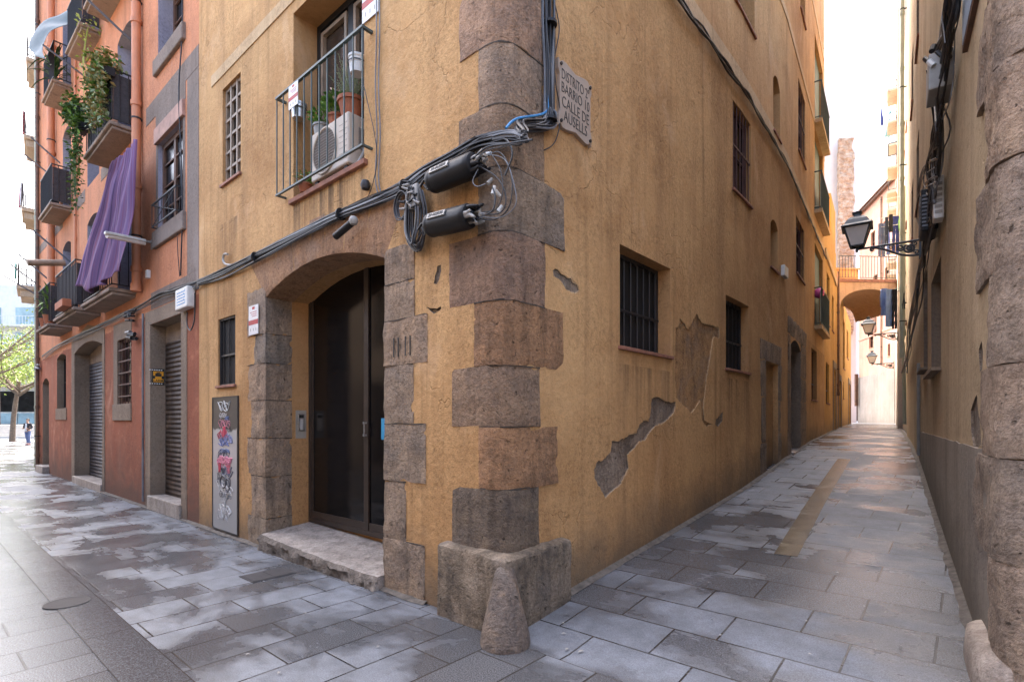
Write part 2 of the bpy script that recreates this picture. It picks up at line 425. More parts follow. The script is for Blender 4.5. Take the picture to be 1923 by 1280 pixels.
# ================================================================== GROUND
def ground_material(name, mode):
    t = MT(name); x, y, z = t.z()
    a = t.math('MULTIPLY', x, -1.0)
    warp = t.math('MULTIPLY', t.math('SUBTRACT', t.noise(1.7, 2), .5), .03)
    cv = lambda p, q: NODE(t.nt, 'ShaderNodeCombineXYZ', X=p, Y=q, Z=0.0).outputs[0]
    isal = t.math('GREATER_THAN', y, -.13)
    def brick(vec, bw, rh, off=.5):
        n = NODE(t.nt, 'ShaderNodeTexBrick', {'offset': off, 'squash': 1.0}, Vector=vec, Color1=(0,0,0,1), Color2=(1,1,1,1), Mortar=(.5,.5,.5,1), Scale=1.0, Mortar_Size=.0075, Mortar_Smooth=.25, Brick_Width=bw, Row_Height=rh)
        return n.outputs['Color'], n.outputs['Fac']
    if mode == 'strip':
        tint, mort = brick(cv(t.math('ADD', a, .3), t.math('ADD', y, 2.15)), 1.25, .31, 0.0); isal = 0.0
    else:
        t1, m1 = brick(cv(t.math('ADD', y, 2.49), t.math('ADD', a, .1)), .70, .40, .37)
        t2, m2 = brick(cv(t.math('ADD', a, .31), t.math('ADD', y, .13)), .74, .42, .41)
        tint = t.mix(isal, t1, t2); mort = t.mix(isal, m1, m2)
    mort = t.z(mort)[0]; tint = t.z(tint)[0]
    n1 = t.noise(1.05, 5, .58, .25, t.map((.8, 1.3, 1)))
    n2 = t.noise(.42, 2, .5, .3)
    wet = t.math('ADD', n1, t.math('MULTIPLY', t.math('SUBTRACT', tint, .5), .11))
    wet = t.math('ADD', wet, t.math('MULTIPLY', t.math('SUBTRACT', n2, .5), .5))
    # drying inside a slab stops at the joint: the mortar always stays damp
    wet = t.math('ADD', wet, t.math('MULTIPLY', mort, .12))
    if mode == 'strip': wet = t.math('ADD', wet, .22)
    else:
        road = t.math('MULTIPLY', t.math('LESS_THAN', y, -2.0), .45)
        edge = t.math('MULTIPLY', t.math('GREATER_THAN', t.math('ABSOLUTE', t.math('ADD', y, .25)), .28), 0)
        far = t.math('MULTIPLY', t.math('DIVIDE', t.math('SUBTRACT', y, 1.5), 5.0, clamp=True), -.055)
        wall = t.math('MULTIPLY', t.math('SUBTRACT', 1.0, t.math('DIVIDE', t.math('ABSOLUTE', t.math('ADD', y, .02)), .35), clamp=True), .0)
        wet = t.math('ADD', wet, road); wet = t.math('ADD', wet, far)
    wf = t.ramp(wet, [(.40, 0), (.46, .55), (.52, 1)])
    wf = t.z(wf)[0]
    gran = t.noise(110, 3, .8); gran2 = t.noise(5, 6, .7)
    dry = t.ramp(gran, [(.33, (.115,.127,.15)), (.6, (.235,.256,.292))])
    dry = t.mix(.85, dry, t.ramp(gran2, [(.32, .55), (.62, 1.0)]), 'MULTIPLY')
    dry = t.mix(.8, dry, t.ramp(tint, [(0, .78), (1, 1.06)]), 'MULTIPLY')
    if mode != 'strip': dry = t.mix(t.math('MULTIPLY', isal, .08), dry, (.09,.10,.125))
    wc = t.ramp(gran, [(.36, (.03,.031,.034)), (.5, (.078,.081,.088)), (.66, (.165,.171,.185))])
    wc = t.mix(.6, wc, t.ramp(tint, [(0, .65), (1, 1.2)]), 'MULTIPLY')
    col = t.mix(wf, dry, wc)
    col = t.mix(t.math('MULTIPLY', mort, .92), col, (.03,.028,.027))
    st = t.ramp(t.noise(24, 3, .5), [(.24, .5), (.28, 1.0)])
    col = t.mix(.6, col, st, 'MULTIPLY')
    deep = t.ramp(t.noise(1.9, 4, .55, .6), [(.4, 0), (.6, 1)])
    roadw = 1.0 if mode == 'strip' else t.math('LESS_THAN', y, -1.8)
    rw = t.math('SUBTRACT', .27, t.math('MULTIPLY', t.z(deep)[0], .14))
    rw = t.math('SUBTRACT', rw, t.math('MULTIPLY', roadw, .13))
    rough = t.math('ADD', t.math('MULTIPLY', wf, t.math('SUBTRACT', rw, .62)), .62)
    t.set(col, rough, 0, .5)
    h = t.math('MULTIPLY', t.math('SUBTRACT', 1.0, mort), 1.2)
    h = t.math('ADD', h, t.math('MULTIPLY', gran, .38)); h = t.math('ADD', h, t.math('MULTIPLY', t.noise(2.4, 3), .8))
    h = t.math('ADD', h, t.math('MULTIPLY', tint, .35))
    t.bump(h, .55, .008)
    return t.m
M['pave'] = ground_material('granite_paving', 'all')
M['strip'] = ground_material('granite_gutter_slabs', 'strip')
ANG = math.atan2(-E1.y, -E1.x)
def ground_sheet(name, als, wls, mat, dz=0.0, fn=None):
    mb = MB()
    mb.grid(lambda i, j: (-als[i], wls[j], gaw(als[i], wls[j])+dz), len(als)-1, len(wls)-1)
    o = mb.build(name, mat, None, smooth='full'); o.location = (C0.x, C0.y, 0); o.rotation_euler = (0, 0, ANG)
    return o
als = [-400,-100,-30,-10,-4,-2,0,2,4,6,6.5,7,7.5,8,8.5,9,9.5,10,12,20,40,100,400]
wls = [-400,-100,-30,-10,-4,-2,-1,-.4,-.2,0]+[i*.4 for i in range(1, 90)]+[40,50,60,100,400]
tag(ground_sheet('ground', als, wls, M['pave']), kind='structure')
tag(ground_sheet('gutter', [-14,-4,0,5,10,20,28], [-2.15,-1.995,-1.84], M['strip'], .004), kind='structure')
# brown wet drain channel up the alley
t = MT('drain_channel_mud'); n = t.noise(4, 6, .7, .3); gr = t.noise(110, 3, .8)
c = t.mix(.8, t.ramp(n, [(.3, (.06,.045,.025)), (.5, (.13,.095,.05)), (.7, (.21,.16,.09))]), t.ramp(gr, [(.35, .35), (.65, 1.1)]), 'MULTIPLY')
t.set(c, t.math('ADD', t.math('MULTIPLY', n, .35), .03), 0, .5)
t.bump(t.math('ADD', gr, n), .4, .006); M['mud'] = t.m
pl = [gp(1475,1043), gp(1532,945), gp(1566,892), gp(1586,862)]
pl = smoothline(pl, 6); mb = MB()
def ch(i, j):
    q = pl[min(i, len(pl)-1)]; w = (-.105, -.03, .03, .105)[j]
    y = Vector((.80, -.60))*w
    return (q.x+y.x, q.y+y.y, gz(q.x+y.x, q.y+y.y)+.005)
mb.grid(ch, len(pl)-1, 3); tag(mb.build('drain_channel', M['mud'], None, smooth='full'), kind='structure')
# thin dirty seam of grit where the walls meet the paving
for W_, nm, s0, s1 in ((W1, 'yellow', .9, 13.9), (W2, 'alley', .8, 20), (W3, 'right', .6, 26)):
    mb = MB(); n = int((s1-s0)/.12)
    def sm(i, j):
        s = s0+(s1-s0)*i/n; d = (0.0, .05+.05*abs(noise.noise(Vector((s*2.2, 1.7, W_.side)))))[j]
        q = W_.P(s, 0, d); return (q.x, q.y, gz(q.x, q.y)+(.028, .0045)[j])
    mb.grid(sm, n, 1); tag(mb.build('wall_foot_grit', plain('grit_'+nm, (.13,.115,.10), .95, 0, .4, 14, .4), None, smooth='full'), kind='structure')
# covers in the paving
def cover(name, label, c, shape):
    mb = MB(); z = gz(c.x, c.y)
    if shape == 'round':
        mb.lathe([(0.0, .0), (.155, .0), (.165, .004), (.165, .009), (.145, .009), (.14, .007), (.0, .007)], (c.x, c.y, z), 36)
    else:
        mb2 = mb; t_, n_ = Vector((E1.x, E1.y, 0)), Vector((-N1.x, -N1.y, 0)); b = Vector((c.x, c.y, z))
        hw, hl = .16, .225
        def bx(u0, u1, v0, v1, h): mb.hexa([b+n_*u0+t_*v0, b+n_*u1+t_*v0, b+n_*u1+t_*v1, b+n_*u0+t_*v1]+[p+Vector((0,0,h)) for p in (b+n_*u0+t_*v0, b+n_*u1+t_*v0, b+n_*u1+t_*v1, b+n_*u0+t_*v1)])
        bx(-hl, hl, -hw, hw, .006); bx(-hl+.02, -.008, -hw+.02, hw-.02, .009); bx(.008, hl-.02, -hw+.02, hw-.02, .009)
    tag(mb.build(name, plain(name+'_metal', (.04,.037,.04), .8, .0, .25, 20, .3)), label, 'cover')
cover('access_cover', 'small rectangular iron access cover with two lids in the paving before the arched doorway', gp(503,1079), 'rect')
cover('manhole_cover', 'small round dark iron cover set in the wet gutter slabs', gp(126,1133), 'round')

# ================================================================== YELLOW CORNER HOUSE
def stone_block(W, s0, s1, z0, z1, mat, parent, name='quoin_stone', d=.010, amp=.006, path=None, label=None, jit=.008):
    """dressed block with worn surface and rounded arrises, wrapped along a plan path"""
    if path is None:
        k = max(3, int((s1-s0)/.04)); path = []
        for i in range(k+1):
            s = s0+(s1-s0)*i/k; o, t_, n_ = W.frame(s); path.append((o, n_))
    nr = max(3, int((z1-z0)/.04)); k = len(path)-1; sd = rnd.uniform(0, 50)
    mb = MB()
    def P(i, j):
        ii = min(max(i-1, 0), k); jj = min(max(j-1, 0), nr)
        o, n_ = path[ii]; z = z0+(z1-z0)*jj/nr
        ed = min(ii, k-ii)*.04; ez = min(jj, nr-jj)*.04; e = min(ed, ez)
        h = d*.55 + amp*2.0*noise.noise(Vector((o.x*3.1+sd, o.y*3.1, z*3.1))) + amp*1.2*noise.noise(Vector((o.x*11+sd, o.y*11, z*11)))
        h = max(h, .0035)
        h -= .003 if e < .001 else 0
        if i in (0, k+2) or j in (0, nr+2): h = -.03
        if e < .03: h -= max(0, .02*noise.noise(Vector((o.x*9+sd, o.y*9, z*9)))-.002)*(1-e/.03)
        q = o + n_*h
        zz = z + jit*noise.noise(Vector((o.x*4+sd, o.y*4, z0*3)))*(1 if jj in (0, nr) else .3)
        return (q.x, q.y, zz)
    mb.grid(P, k+2, nr+2)
    o = mb.build(name, mat, parent, smooth=True)
    if label: o['label'] = label
    return o
def dep(W, px_edge, px_in):
    s = W.hit(px_edge); r = (px_in-CX)/F
    o, t_, n_ = W.frame(s)
    # o - n*d projects to px_in
    return (o.x - r*o.y)/(n_.x - r*n_.y)
M['mortar'] = plain('dark_joint_mortar', (.085,.068,.054), .95, 0, .45, 14, .4)
def joint(path, z, parent, hh=.007, d=.0065):
    mb = MB(); k = len(path)-1; sd = rnd.uniform(0, 40)
    def P(i, j):
        o, n_ = path[i]; w = .007*noise.noise(Vector((o.x*5+sd, o.y*5, 3)))
        e = hh*(.75+.8*noise.noise(Vector((o.x*13+sd, o.y*13, 8))))
        q = o+n_*((-.01, d, d, -.01)[j]); return (q.x, q.y, z+w+(-e, -e, e, e)[j])
    mb.grid(P, k, 3); mb.build('mortar_joint', M['mortar'], parent)
yh = thing('yellow_house', 'ochre stucco corner house with stone quoins and an arched portal between the two streets', 'house', (C0.x, C0.y, 0))
ytop = 15.5
L0 = W1.hit(374)
foot = [W1.P(.22, 0), W2.P(.22, 0)] + [W2.P(s, 0) for s in W2.cum[1:-1]] + [Vector((6.3, 19.5, 0)), Vector((0, 17.5, 0)), W1.P(L0, 0)]
foot = [(q.x, q.y) for q in foot]
ym = [M['ochre'], M['ochre_reveal'], M['dark'], M['bare'], M['bareoc'], M['sand'], M['band']]
cut = []
def opening(W, r, depth, mi=1, arch=0, c=None, z0=None):
    s0, s1, a, b = r
    if z0 is not None: a = z0
    out = [(s0, a), (s1, a), (s1, b-arch)]
    if arch:
        n = 10
        out = [(s0, a), (s1, a)]
        for i in range(n+1):
            u = i/n; out.append((s1+(s0-s1)*u, b-arch+arch*(1-(2*u-1)**2)))
    else: out = [(s0, a), (s1, a), (s1, b), (s0, b)]
    m_ = MB(); m_.wprism(W, out, -depth, .3, mi); (cut if c is None else c).append(m_)
    return s0, s1, a, b
# --- street front
BD = dep(W1, 551, 604)
door = W1.rect(723, 499, (499, 560), (499, 1010)); door = (door[0], door[1], .02, 3.40)
opening(W1, door, .63, 1, .24)
small = opening(W1, W1.rect(442, 410, (410, 600), (410, 725)), dep(W1, 410, 421))
slotw = opening(W1, W1.rect(452, 418, (418, 169), (414, 352)), dep(W1, 418, 432))
balc = opening(W1, W1.rect(684, 551, (551, 26), (547, 379)), BD)
# --- alley front
wa = opening(W2, W2.rect(1164, 1259, (1164, 458), (1163, 650)), dep(W2, 1259, 1227))
wb = opening(W2, W2.rect(1363, 1406, (1363, 553), (1363, 691)), dep(W2, 1406, 1384))
wc = opening(W2, W2.rect(1376, 1410, (1376, 187), (1374, 352)), .14)
wn = opening(W2, W2.rect(1447, 1461, (1447, 405), (1447, 500)), .35, 1, .12)
wd = opening(W2, W2.rect(1495, 1510, (1495, 403), (1494, 509)), .14)
we = opening(W2, W2.rect(1499, 1512, (1499, 146), (1498, 277)), .14)
wm = opening(W2, W2.rect(1452, 1465, (1452, 131), (1452, 244)), .35, 1, .15)
wt = opening(W2, W2.rect(1380, 1417, (1417, -160), (1417, 70)), .30)
ws = opening(W2, W2.rect(1503, 1512, (1503, -90), (1503, 14)), .2)
wf = opening(W2, W2.rect(1523.5, 1534, (1523.5, 652), (1521, 749)), .25)
wd1 = W2.rect(1438.5, 1461, (1438.5, 677), (1437, 893)); wd1 = opening(W2, (wd1[0], wd1[1], wd1[2]+.02, wd1[3]), .09, 0)
wd2 = W2.rect(1485, 1503.5, (1485, 632), (1479, 852)); wd2 = opening(W2, wd2, .28, 5, .16)
bays = []
for (pt, pb) in ((62, 228), (236, 396), (455, 612)):
    r = W2.rect(1530, 1545, (1530, pt), (1530, pb)); bays.append(opening(W2, r, .16))
# --- fallen plaster
def poly(W, pts): return [W.at(x, y) for x, y in pts]
def rough_poly(W, pts, amp=.012, step=.028):
    q = poly(W, pts); out = []
    for i in range(len(q)):
        a, b = q[i], q[(i+1) % len(q)]
        L = math.hypot(a[0]-b[0], a[1]-b[1]); n = max(1, int(L/step))
        for k in range(n):
            u = k/n; s = a[0]+(b[0]-a[0])*u; z = a[1]+(b[1]-a[1])*u
            e = amp if k else 0
            out.append((s+e*1.4*noise.noise(Vector((s*31, z*31, 3))), z+e*1.4*noise.noise(Vector((s*31, z*31, 9)))))
    return out
c5 = lambda L: [(1100+x*.453, 380+y*.453) for x, y in L]
P1 = c5([(275,812),(300,806),(325,822),(372,830),(365,870),(330,908),(290,925),(262,958),(245,985),(222,988),(205,1015),(172,1045),(178,1100),(140,1172),(110,1198),(82,1222),(55,1175),(38,1140),(35,1105),(50,1075),(70,1072),(105,1030),(108,990),(135,990),(165,975),(180,963),(212,955),(222,920),(240,903),(262,908),(270,860)])
P2 = c5([(374,520),(384,516),(392,480),(425,528),(460,462),(482,500),(522,510),(552,524),(553,560),(528,556),(516,640),(508,690),(500,730),(495,790),(488,850),(492,905),(520,918),(500,928),(482,900),(476,820),(440,870),(400,835),(376,810),(370,700),(372,600)])
P3 = [(700+x/3.2, 400+y/3.2) for x, y in [(1085,345),(1112,338),(1150,372),(1172,392),(1196,392),(1205,418),(1230,430),(1240,462),(1215,478),(1160,455),(1132,410),(1090,378)]]
P4 = [(700+x/3.2, 400+y/3.2) for x, y in [(388,318),(410,312),(412,345),(400,400),(385,428),(366,424),(372,380),(384,350)]]
P5 = [(700+x/3.2, 400+y/3.2) for x, y in [(322,566),(350,572),(385,574),(408,560),(412,575),(392,592),(370,604),(350,592),(336,575)]]
P6 = c5([(540,900),(568,865),(566,905),(548,930),(536,918)])
for W, P, dd, mi, am in ((W2, P1, .022, 3, .014), (W2, P2, .014, 4, .016), (W2, P3, .018, 3, .010), (W1, P4, .014, 3, .008), (W1, P5, .03, 3, .006), (W2, P6, .015, 3, .01)):
    rp = rough_poly(W, P, am)
    if P in (P1, P3, P2):
        n_ = len(rp); ar = sum(rp[i][0]*rp[(i+1) % n_][1]-rp[(i+1) % n_][0]*rp[i][1] for i in range(n_)); sg = 1 if ar > 0 else -1; op_ = []
        for i in range(n_):
            (x0, y0), (x1, y1) = rp[i-2], rp[(i+2) % n_]; tx, ty = x1-x0, y1-y0; L = math.hypot(tx, ty) or 1
            o_ = max(.001, .006+.014*noise.noise(Vector((rp[i][0]*6, rp[i][1]*6, 2))))
            op_.append((rp[i][0]+sg*ty/L*o_, rp[i][1]-sg*tx/L*o_))
        m_ = MB(); m_.wprism(W, op_, -.006, .2, 6); cut.append(m_)
    m_ = MB(); m_.wprism(W, rp, -dd, .2, mi); cut.append(m_)
# --- vestibule behind the door is dark
wall = boolean_building('wall', foot, lambda q: gz(*q)-.4, ytop, cut, ym, yh)
# --- string courses
def band(W, s0, s1, z0, z1, d=.012, name='string_course', mat='band', parent=yh):
    mb = MB(); n = max(2, int((s1-s0)/.5)); ss = sorted(set([s0+(s1-s0)*i/n for i in range(n+1)]+[c for c in W.cum if s0 < c < s1]))
    for a, b in zip(ss, ss[1:]):
        mb.wbox(W, a, b, z0, z1, -.02, d)
    return mb.build(name, M[mat], parent)
band(W1, .16, W1.hit(398), 6.50, 6.66)
band(W2, .16, S2, 6.72, 6.93); band(W2, .16, S2, 9.60, 9.76); band(W2, .16, S2, 12.6, 12.76)
# --- quoins wrapped round the corner
def corner_path(a, b, r=.20):
    pts = []
    n = max(2, int((a-r)/.05))
    for i in range(n): pts.append(W1.P(a-(a-r)*i/n, 0))
    A, B = W1.P(r, 0), W2.P(r, 0)
    for i in range(9):
        u = i/8; pts.append(A*(1-u)**2 + Vector((C0.x, C0.y, 0))*.94*2*u*(1-u) + Vector((.06*C0.x, .06*C0.y, 0))*2*u*(1-u) + B*u*u)
    n = max(2, int((b-r)/.05))
    for i in range(1, n+1): pts.append(W2.P(r+(b-r)*i/n, 0))
    out = []
    for i, q in enumerate(pts):
        t_ = pts[min(i+1, len(pts)-1)]-pts[max(i-1, 0)]; t_.normalize()
        out.append((Vector((q.x, q.y)), Vector((t_.y, -t_.x))))
    return out
cy = 4.10
zc = lambda y: EYE+(HY-y)/F*cy
qs = [(-160,-75,900,1012),(-75,71,864,1024),(71,188,900,1020),(188,307,862,1021),(307,429,898,1059),(429,560,845,1023),(560,684,891,1057),(684,801,850,1013),(801,921,900,1047),(921,1060,850,1010)]
qcol = [None]*10
qcol = [(.9,.86,.82),(1.06,.92,.86),(1.02,.98,.95),(.98,.86,.76),(.84,.83,.82),(.98,.82,.76),(1.06,.80,.60),(.86,.77,.71),(1.06,.84,.66),(.58,.58,.59)]
for (yt, yb, xl, xr), qc in zip(qs, qcol):
    a, b = W1.hit(xl), W2.hit(xr)
    o_ = stone_block(None, 0, 0, zc(yb)+.003, zc(yt)-.003, M['stone'], yh, path=corner_path(a, b), amp=.007, d=.016); o_.color = qc+(1,)
for (yt, yb, xl, xr), (_, _, x2, x3) in zip(qs, qs[1:]):
    joint(corner_path(min(W1.hit(xl), W1.hit(x2)), min(W2.hit(xr), W2.hit(x3))), zc(yb), yh)
for k in range(8):
    stone_block(None, 0, 0, zc(-160)+.42*k+.003, zc(-160)+.42*(k+1)-.003, M['stone'], yh, path=corner_path((.42, .3)[k % 2], (.25, .38)[k % 2]))
# --- guard stones and the cone shaped bollard at the foot of the corner
gw = (W1.hit(826, .09), W2.hit(1069, .09))
gpath = []
for i in range(13): q_ = W1.P(gw[0]*(1-i/12), 0); gpath.append((q_.xy, N1.copy(), 1.0))
n2_ = W2.frame(.1)[2]; bis = (N1+n2_).normalized(); gpath[-1] = (C0.copy(), bis, 1/max(.5, bis.dot(N1)))
for i in range(1, 9): q_ = W2.P(gw[1]*i/8, 0); gpath.append((q_.xy, n2_.copy(), 1.0))
mb = MB(); d, H_ = .125, .585; K = len(gpath)-1
prof = [(-.05, -.15), (d, -.15)]+[(d*(1-.06*i/7), -.15+(H_-.04+.15)*i/7) for i in range(1, 8)]+[(d*.86, H_-.012), (d*.70, H_), (d*.35, H_+.006), (-.05, H_+.008)]
def P(i, j):
    o, n_, f_ = gpath[i]; dd, z = prof[j]
    h = .012*noise.noise(Vector((o.x*4, o.y*4, z*4)))+.010*noise.noise(Vector((o.x*13, o.y*13, z*13)))
    if dd > 0 and i in (0, K): dd *= .96
    sag = -.02*math.exp(-(min(abs(i-12), 6)/2.2)**2) if j >= 8 else 0
    q_ = o+n_*f_*(dd+(h if dd > .02 else 0)); return (q_.x, q_.y, z+(h*.8+sag if j > 7 else 0))
mb.grid(P, K, len(prof)-1)
for e_ in (0, K):
    mb.add([P(e_, j) for j in range(len(prof))], [tuple(range(len(prof)))])
mb.build('guard_stone', M['dstone'], yh, smooth=True)
mb = MB(); bc = gp(949, 1209); k = 24
ax = Vector((C0.x, C0.y, 0)) - Vector((bc.x, bc.y, 0)); ax.normalize()
prof = [(.178, -.06), (.180, .02), (.172, .07), (.150, .17), (.124, .28), (.096, .39), (.072, .47), (.050, .515), (.026, .536), (.0, .541)]
vs = []
for j, (r_, z) in enumerate(prof):
    lean = .14*max(0, z)/.54
    for i in range(k):
        a = 2*math.pi*i/k; h = .010*noise.noise(Vector((math.cos(a)*2, math.sin(a)*2, z*5)))
        fx = 1.0
        vs.append((bc.x+ax.x*lean+(r_*fx+h*(r_ > .04))*math.cos(a), bc.y+ax.y*lean+(r_*fx+h*(r_ > .04))*math.sin(a), z+gz(bc.x, bc.y)))
fs = [(j*k+i, j*k+(i+1) % k, (j+1)*k+(i+1) % k, (j+1)*k+i) for j in range(len(prof)-1) for i in range(k)]
mb.add(vs, fs)
M['bollard'] = stone('bollard_stone', (.22,.175,.145), (.115,.10,.095), (.34,.23,.14), .7, .5)
tag(mb.build('stone_bollard', M['bollard'], None, smooth='full'), 'cone shaped worn stone bollard leaning against the house corner', 'bollard')
# --- portal
sL, sR = door[1], door[0]
for (yt, yb, xo) in ((545,630,465),(630,684,477),(684,752,466),(752,822,473),(822,892,465),(892,969,472),(969,1040,467)):
    a = W1.hit(xo); z0, z1 = W1.at(480, yb)[1], W1.at(480, yt)[1]
    if yb == 1040: z0 = -.1
    # front face, then the reveal turned into the doorway
    path = []
    n = max(3, int((a-sL)/.05))
    for i in range(n+1): q = W1.P(a+(sL-.0-a)*i/n, 0); path.append((Vector((q.x, q.y)), N1.copy()))
    e = -E1
    path[-1] = (path[-1][0], (N1+e).normalized())
    for i in range(1, 7):
        q = W1.P(sL, 0, -.34*i/6); path.append((Vector((q.x, q.y)), e.copy()))
    stone_block(None, 0, 0, z0+.002, z1-.002, M['stone'], yh, 'jamb_stone', path=path, amp=.010, d=.014)
    if yb not in (630, 537): joint(path, z1, yh)
    elif yb == 537: pass
for (yt, yb, xo) in ((470,537,779),(537,605,779),(605,688,803),(688,795,777),(795,900,800),(900,1008,763),(1008,1140,798)):
    a = W1.hit(xo); z0, z1 = W1.at(724, yb)[1], W1.at(724, yt)[1]
    path = []; e = E1
    for i in range(6, 0, -1): q = W1.P(sR, 0, -.34*i/6); path.append((Vector((q.x, q.y)), e.copy()))
    n = max(3, int((sR-a)/.05))
    for i in range(n+1): q = W1.P(sR+(a-sR)*i/n, 0); path.append((Vector((q.x, q.y)), N1.copy() if i else (N1+e).normalized()))
    stone_block(None, 0, 0, z0+.002, z1-.002, M['stone'], yh, 'jamb_stone', path=path, amp=.010, d=.014)
    if yb not in (630, 537): joint(path, z1, yh)
    elif yb == 537: pass
# voussoirs over the opening: wedge blocks following the flat arch
za = lambda u: door[3]-.24+.24*(1-(2*u-1)**2)
cuts = [0, .13, .29, .44, .56, .71, .87, 1.0]; ext = [.02]+[0]*6+[.02]
for i in range(7):
    u0, u1 = cuts[i], cuts[i+1]
    mb = MB(); n = 6; nz = 5; sd = rnd.uniform(0, 9)
    top = (3.78, 3.74, 3.80, 3.84, 3.80, 3.74, 3.76)[i]
    x0 = -.12 if i == 0 else u0; x1 = 1.16 if i == 6 else u1
    def P(a, b):
        aa = min(max(a, 0), n)/n
        bb = min(max(b-2, 0), nz)/nz
        ub = u0+(u1-u0)*aa; ut = x0+(x1-x0)*aa
        ut = .5+(ut-.5)*1.08
        zb = za(ub); u = ub+(ut-ub)*bb; z = zb+(top-zb)*bb
        s = sR+(sL-sR)*u
        d_ = .007+.007*noise.noise(Vector((s*5+sd, z*5, 1)))+.004*noise.noise(Vector((s*15+sd, z*15, 1)))
        if b == 0: d_ = -.36; z = zb-.012
        if b == 1: d_ = .002; z = zb-.012
        if b == nz+3: d_ = -.02
        if a in (0, n) and b > 1: d_ -= .006
        return tuple(W1.P(s, z, d_))
    mb.grid(P, n, nz+3)
    mb.build('voussoir', M['arch'] if i not in (0,) else M['arch'], yh, smooth=True)
# --- doorstep: worn slab rising to the door, roughly hacked front
mb = MB(); k, kk = 70, 12
def P(i, j):
    s = sR+.02+(sL-.04-sR)*i/k; tz = .125+.07*(s-sR)/(sL-sR)
    rough_ = .035*noise.noise(Vector((s*6, j*.9, 5)))+.03*noise.noise(Vector((s*17, j*2.1, 8)))
    if j == 0: d_, z = .085, -.08
    elif j < 5: d_, z = .105+rough_, -.03+(tz+.0)*(j-1)/3.4+.012*noise.noise(Vector((s*14, j*3, 1)))
    else:
        u = (j-5)/(kk-5); d_ = .075+.35*rough_*(u == 0)-.70*u; z = tz+.065*u-.014*math.sin(math.pi*(s-sR)/(sL-sR))+.005*noise.noise(Vector((s*7, j*1.3, 2)))
    return tuple(W1.P(s, z, d_))
mb.grid(P, k, kk)
for e_ in (0, k): mb.add([P(e_, j) for j in range(kk+1)]+[W1.P(sR+.02+(sL-.04-sR)*e_/k, -.1, -.62)], [tuple(range(kk+2))])
nf = len(mb.f)
for f_ in range(k*5): mb.m[f_] = 1
M['hacked'] = stone('hacked_step_front', (.22,.20,.18), (.10,.09,.08), (.34,.31,.28), 1.0)
mb.build('doorstep', [M['step'], M['hacked']], yh, smooth=True)
# --- glass and steel entrance door
M['doorglass'] = plain('door_glass', (.005,.005,.006), .13, 0, .2, .8, 0, .32)
dd = -.60; zs, zt = .255, 3.42
fr = MB(); m1 = W1.hit(697, dd)
m1 = sR+(sL-sR)*.115
fr.wbox(W1, sL-.055, sL+.02, zs, zt, dd-.02, dd+.03); fr.wbox(W1, sR-.02, sR+.06, zs, zt, dd-.02, dd+.03)
fr.wbox(W1, sR+.06, sL-.055, zs, zs+.06, dd-.015, dd+.028); 0
M['bronze'] = plain('bronze_steel', (.05,.037,.03), .42, .2, .2)
m2 = W1.hit(692, dd)
fr.wbox(W1, m2+.036, sL-.056, zs+.061, zs+.15, dd-.012, dd+.02); fr.wbox(W1, sR+.061, m2-.036, zs+.061, zs+.15, dd-.012, dd+.02); fr.wbox(W1, m2+.036, m2+.075, zs+.151, zt, dd-.012, dd+.018); fr.wbox(W1, sL-.10, sL-.056, zs+.151, zt, dd-.012, dd+.018)
fr.wbox(W1, m2-.035, m2+.035, zs+.06, zt, dd-.018, dd+.029)
dr = fr.build('entrance_door', M['bronze'], yh, bevel=.004)
for a, b in ((sR+.06, m2-.035), (m2+.035, sL-.055)):
    gl = MB(); gl.wbox(W1, a, b, zs+.06, zt, dd-.004, dd+.006); gl.build('pane', M['doorglass'], dr)
hb = MB(); hz = W1.at(688, 805, dd)[1]
hb.tube([W1.P(m2+.0, hz-.08, dd+.06), W1.P(m2+.0, hz+.08, dd+.06)], .007, 8); hb.wbox(W1, m2-.012, m2+.012, hz-.085, hz-.06, dd+.029, dd+.07); hb.wbox(W1, m2-.012, m2+.012, hz+.06, hz+.085, dd+.029, dd+.07)
hb.build('handle', M['conn'], dr)
st_ = MB(); z1, z0 = W1.at(720, 785, dd)[1], W1.at(720, 825, dd)[1]; a = W1.hit(722, dd)
st_.wbox(W1, a-.02, a+.05, z0, z1, dd+.006, dd+.009); st_.build('blue_sticker', M['bluep'], dr)
# inside left reveal: intercom plate
def on_reveal(s, into, z0, z1, d0, d1, th=.02):      # a plate on the left reveal (facing the corner)
    return [W1.P(s-th, z0, d0), W1.P(s, z0, d0), W1.P(s, z0, d1), W1.P(s-th, z0, d1), W1.P(s-th, z1, d0), W1.P(s, z1, d0), W1.P(s, z1, d1), W1.P(s-th, z1, d1)]
ic = thing('intercom', 'grey steel intercom panel with a column of buttons on the yellow door reveal', 'intercom', W1.P(sL, 1.5, -.5))
mb = MB(); mb.hexa(on_reveal(sL+.005, 0, 1.37, 1.74, -.535, -.39, .012)); mb.build('back_plate', plain('worn_grey_paint', (.33,.30,.25), .7), ic)
mb = MB(); mb.hexa(on_reveal(sL-.005, 0, 1.47, 1.70, -.505, -.42, .012)); mb.build('face_plate', M['steel'], ic, bevel=.002)
mb = MB(); mb.hexa(on_reveal(sL-.016, 0, 1.64, 1.68, -.495, -.43, .004)); mb.build('screen', M['ink'], ic)
for k in range(6):
    mb = MB(); mb.hexa(on_reveal(sL-.016, 0, 1.49+.023*k, 1.507+.023*k, -.485, -.44, .005)); mb.build('button', M['white'], ic)

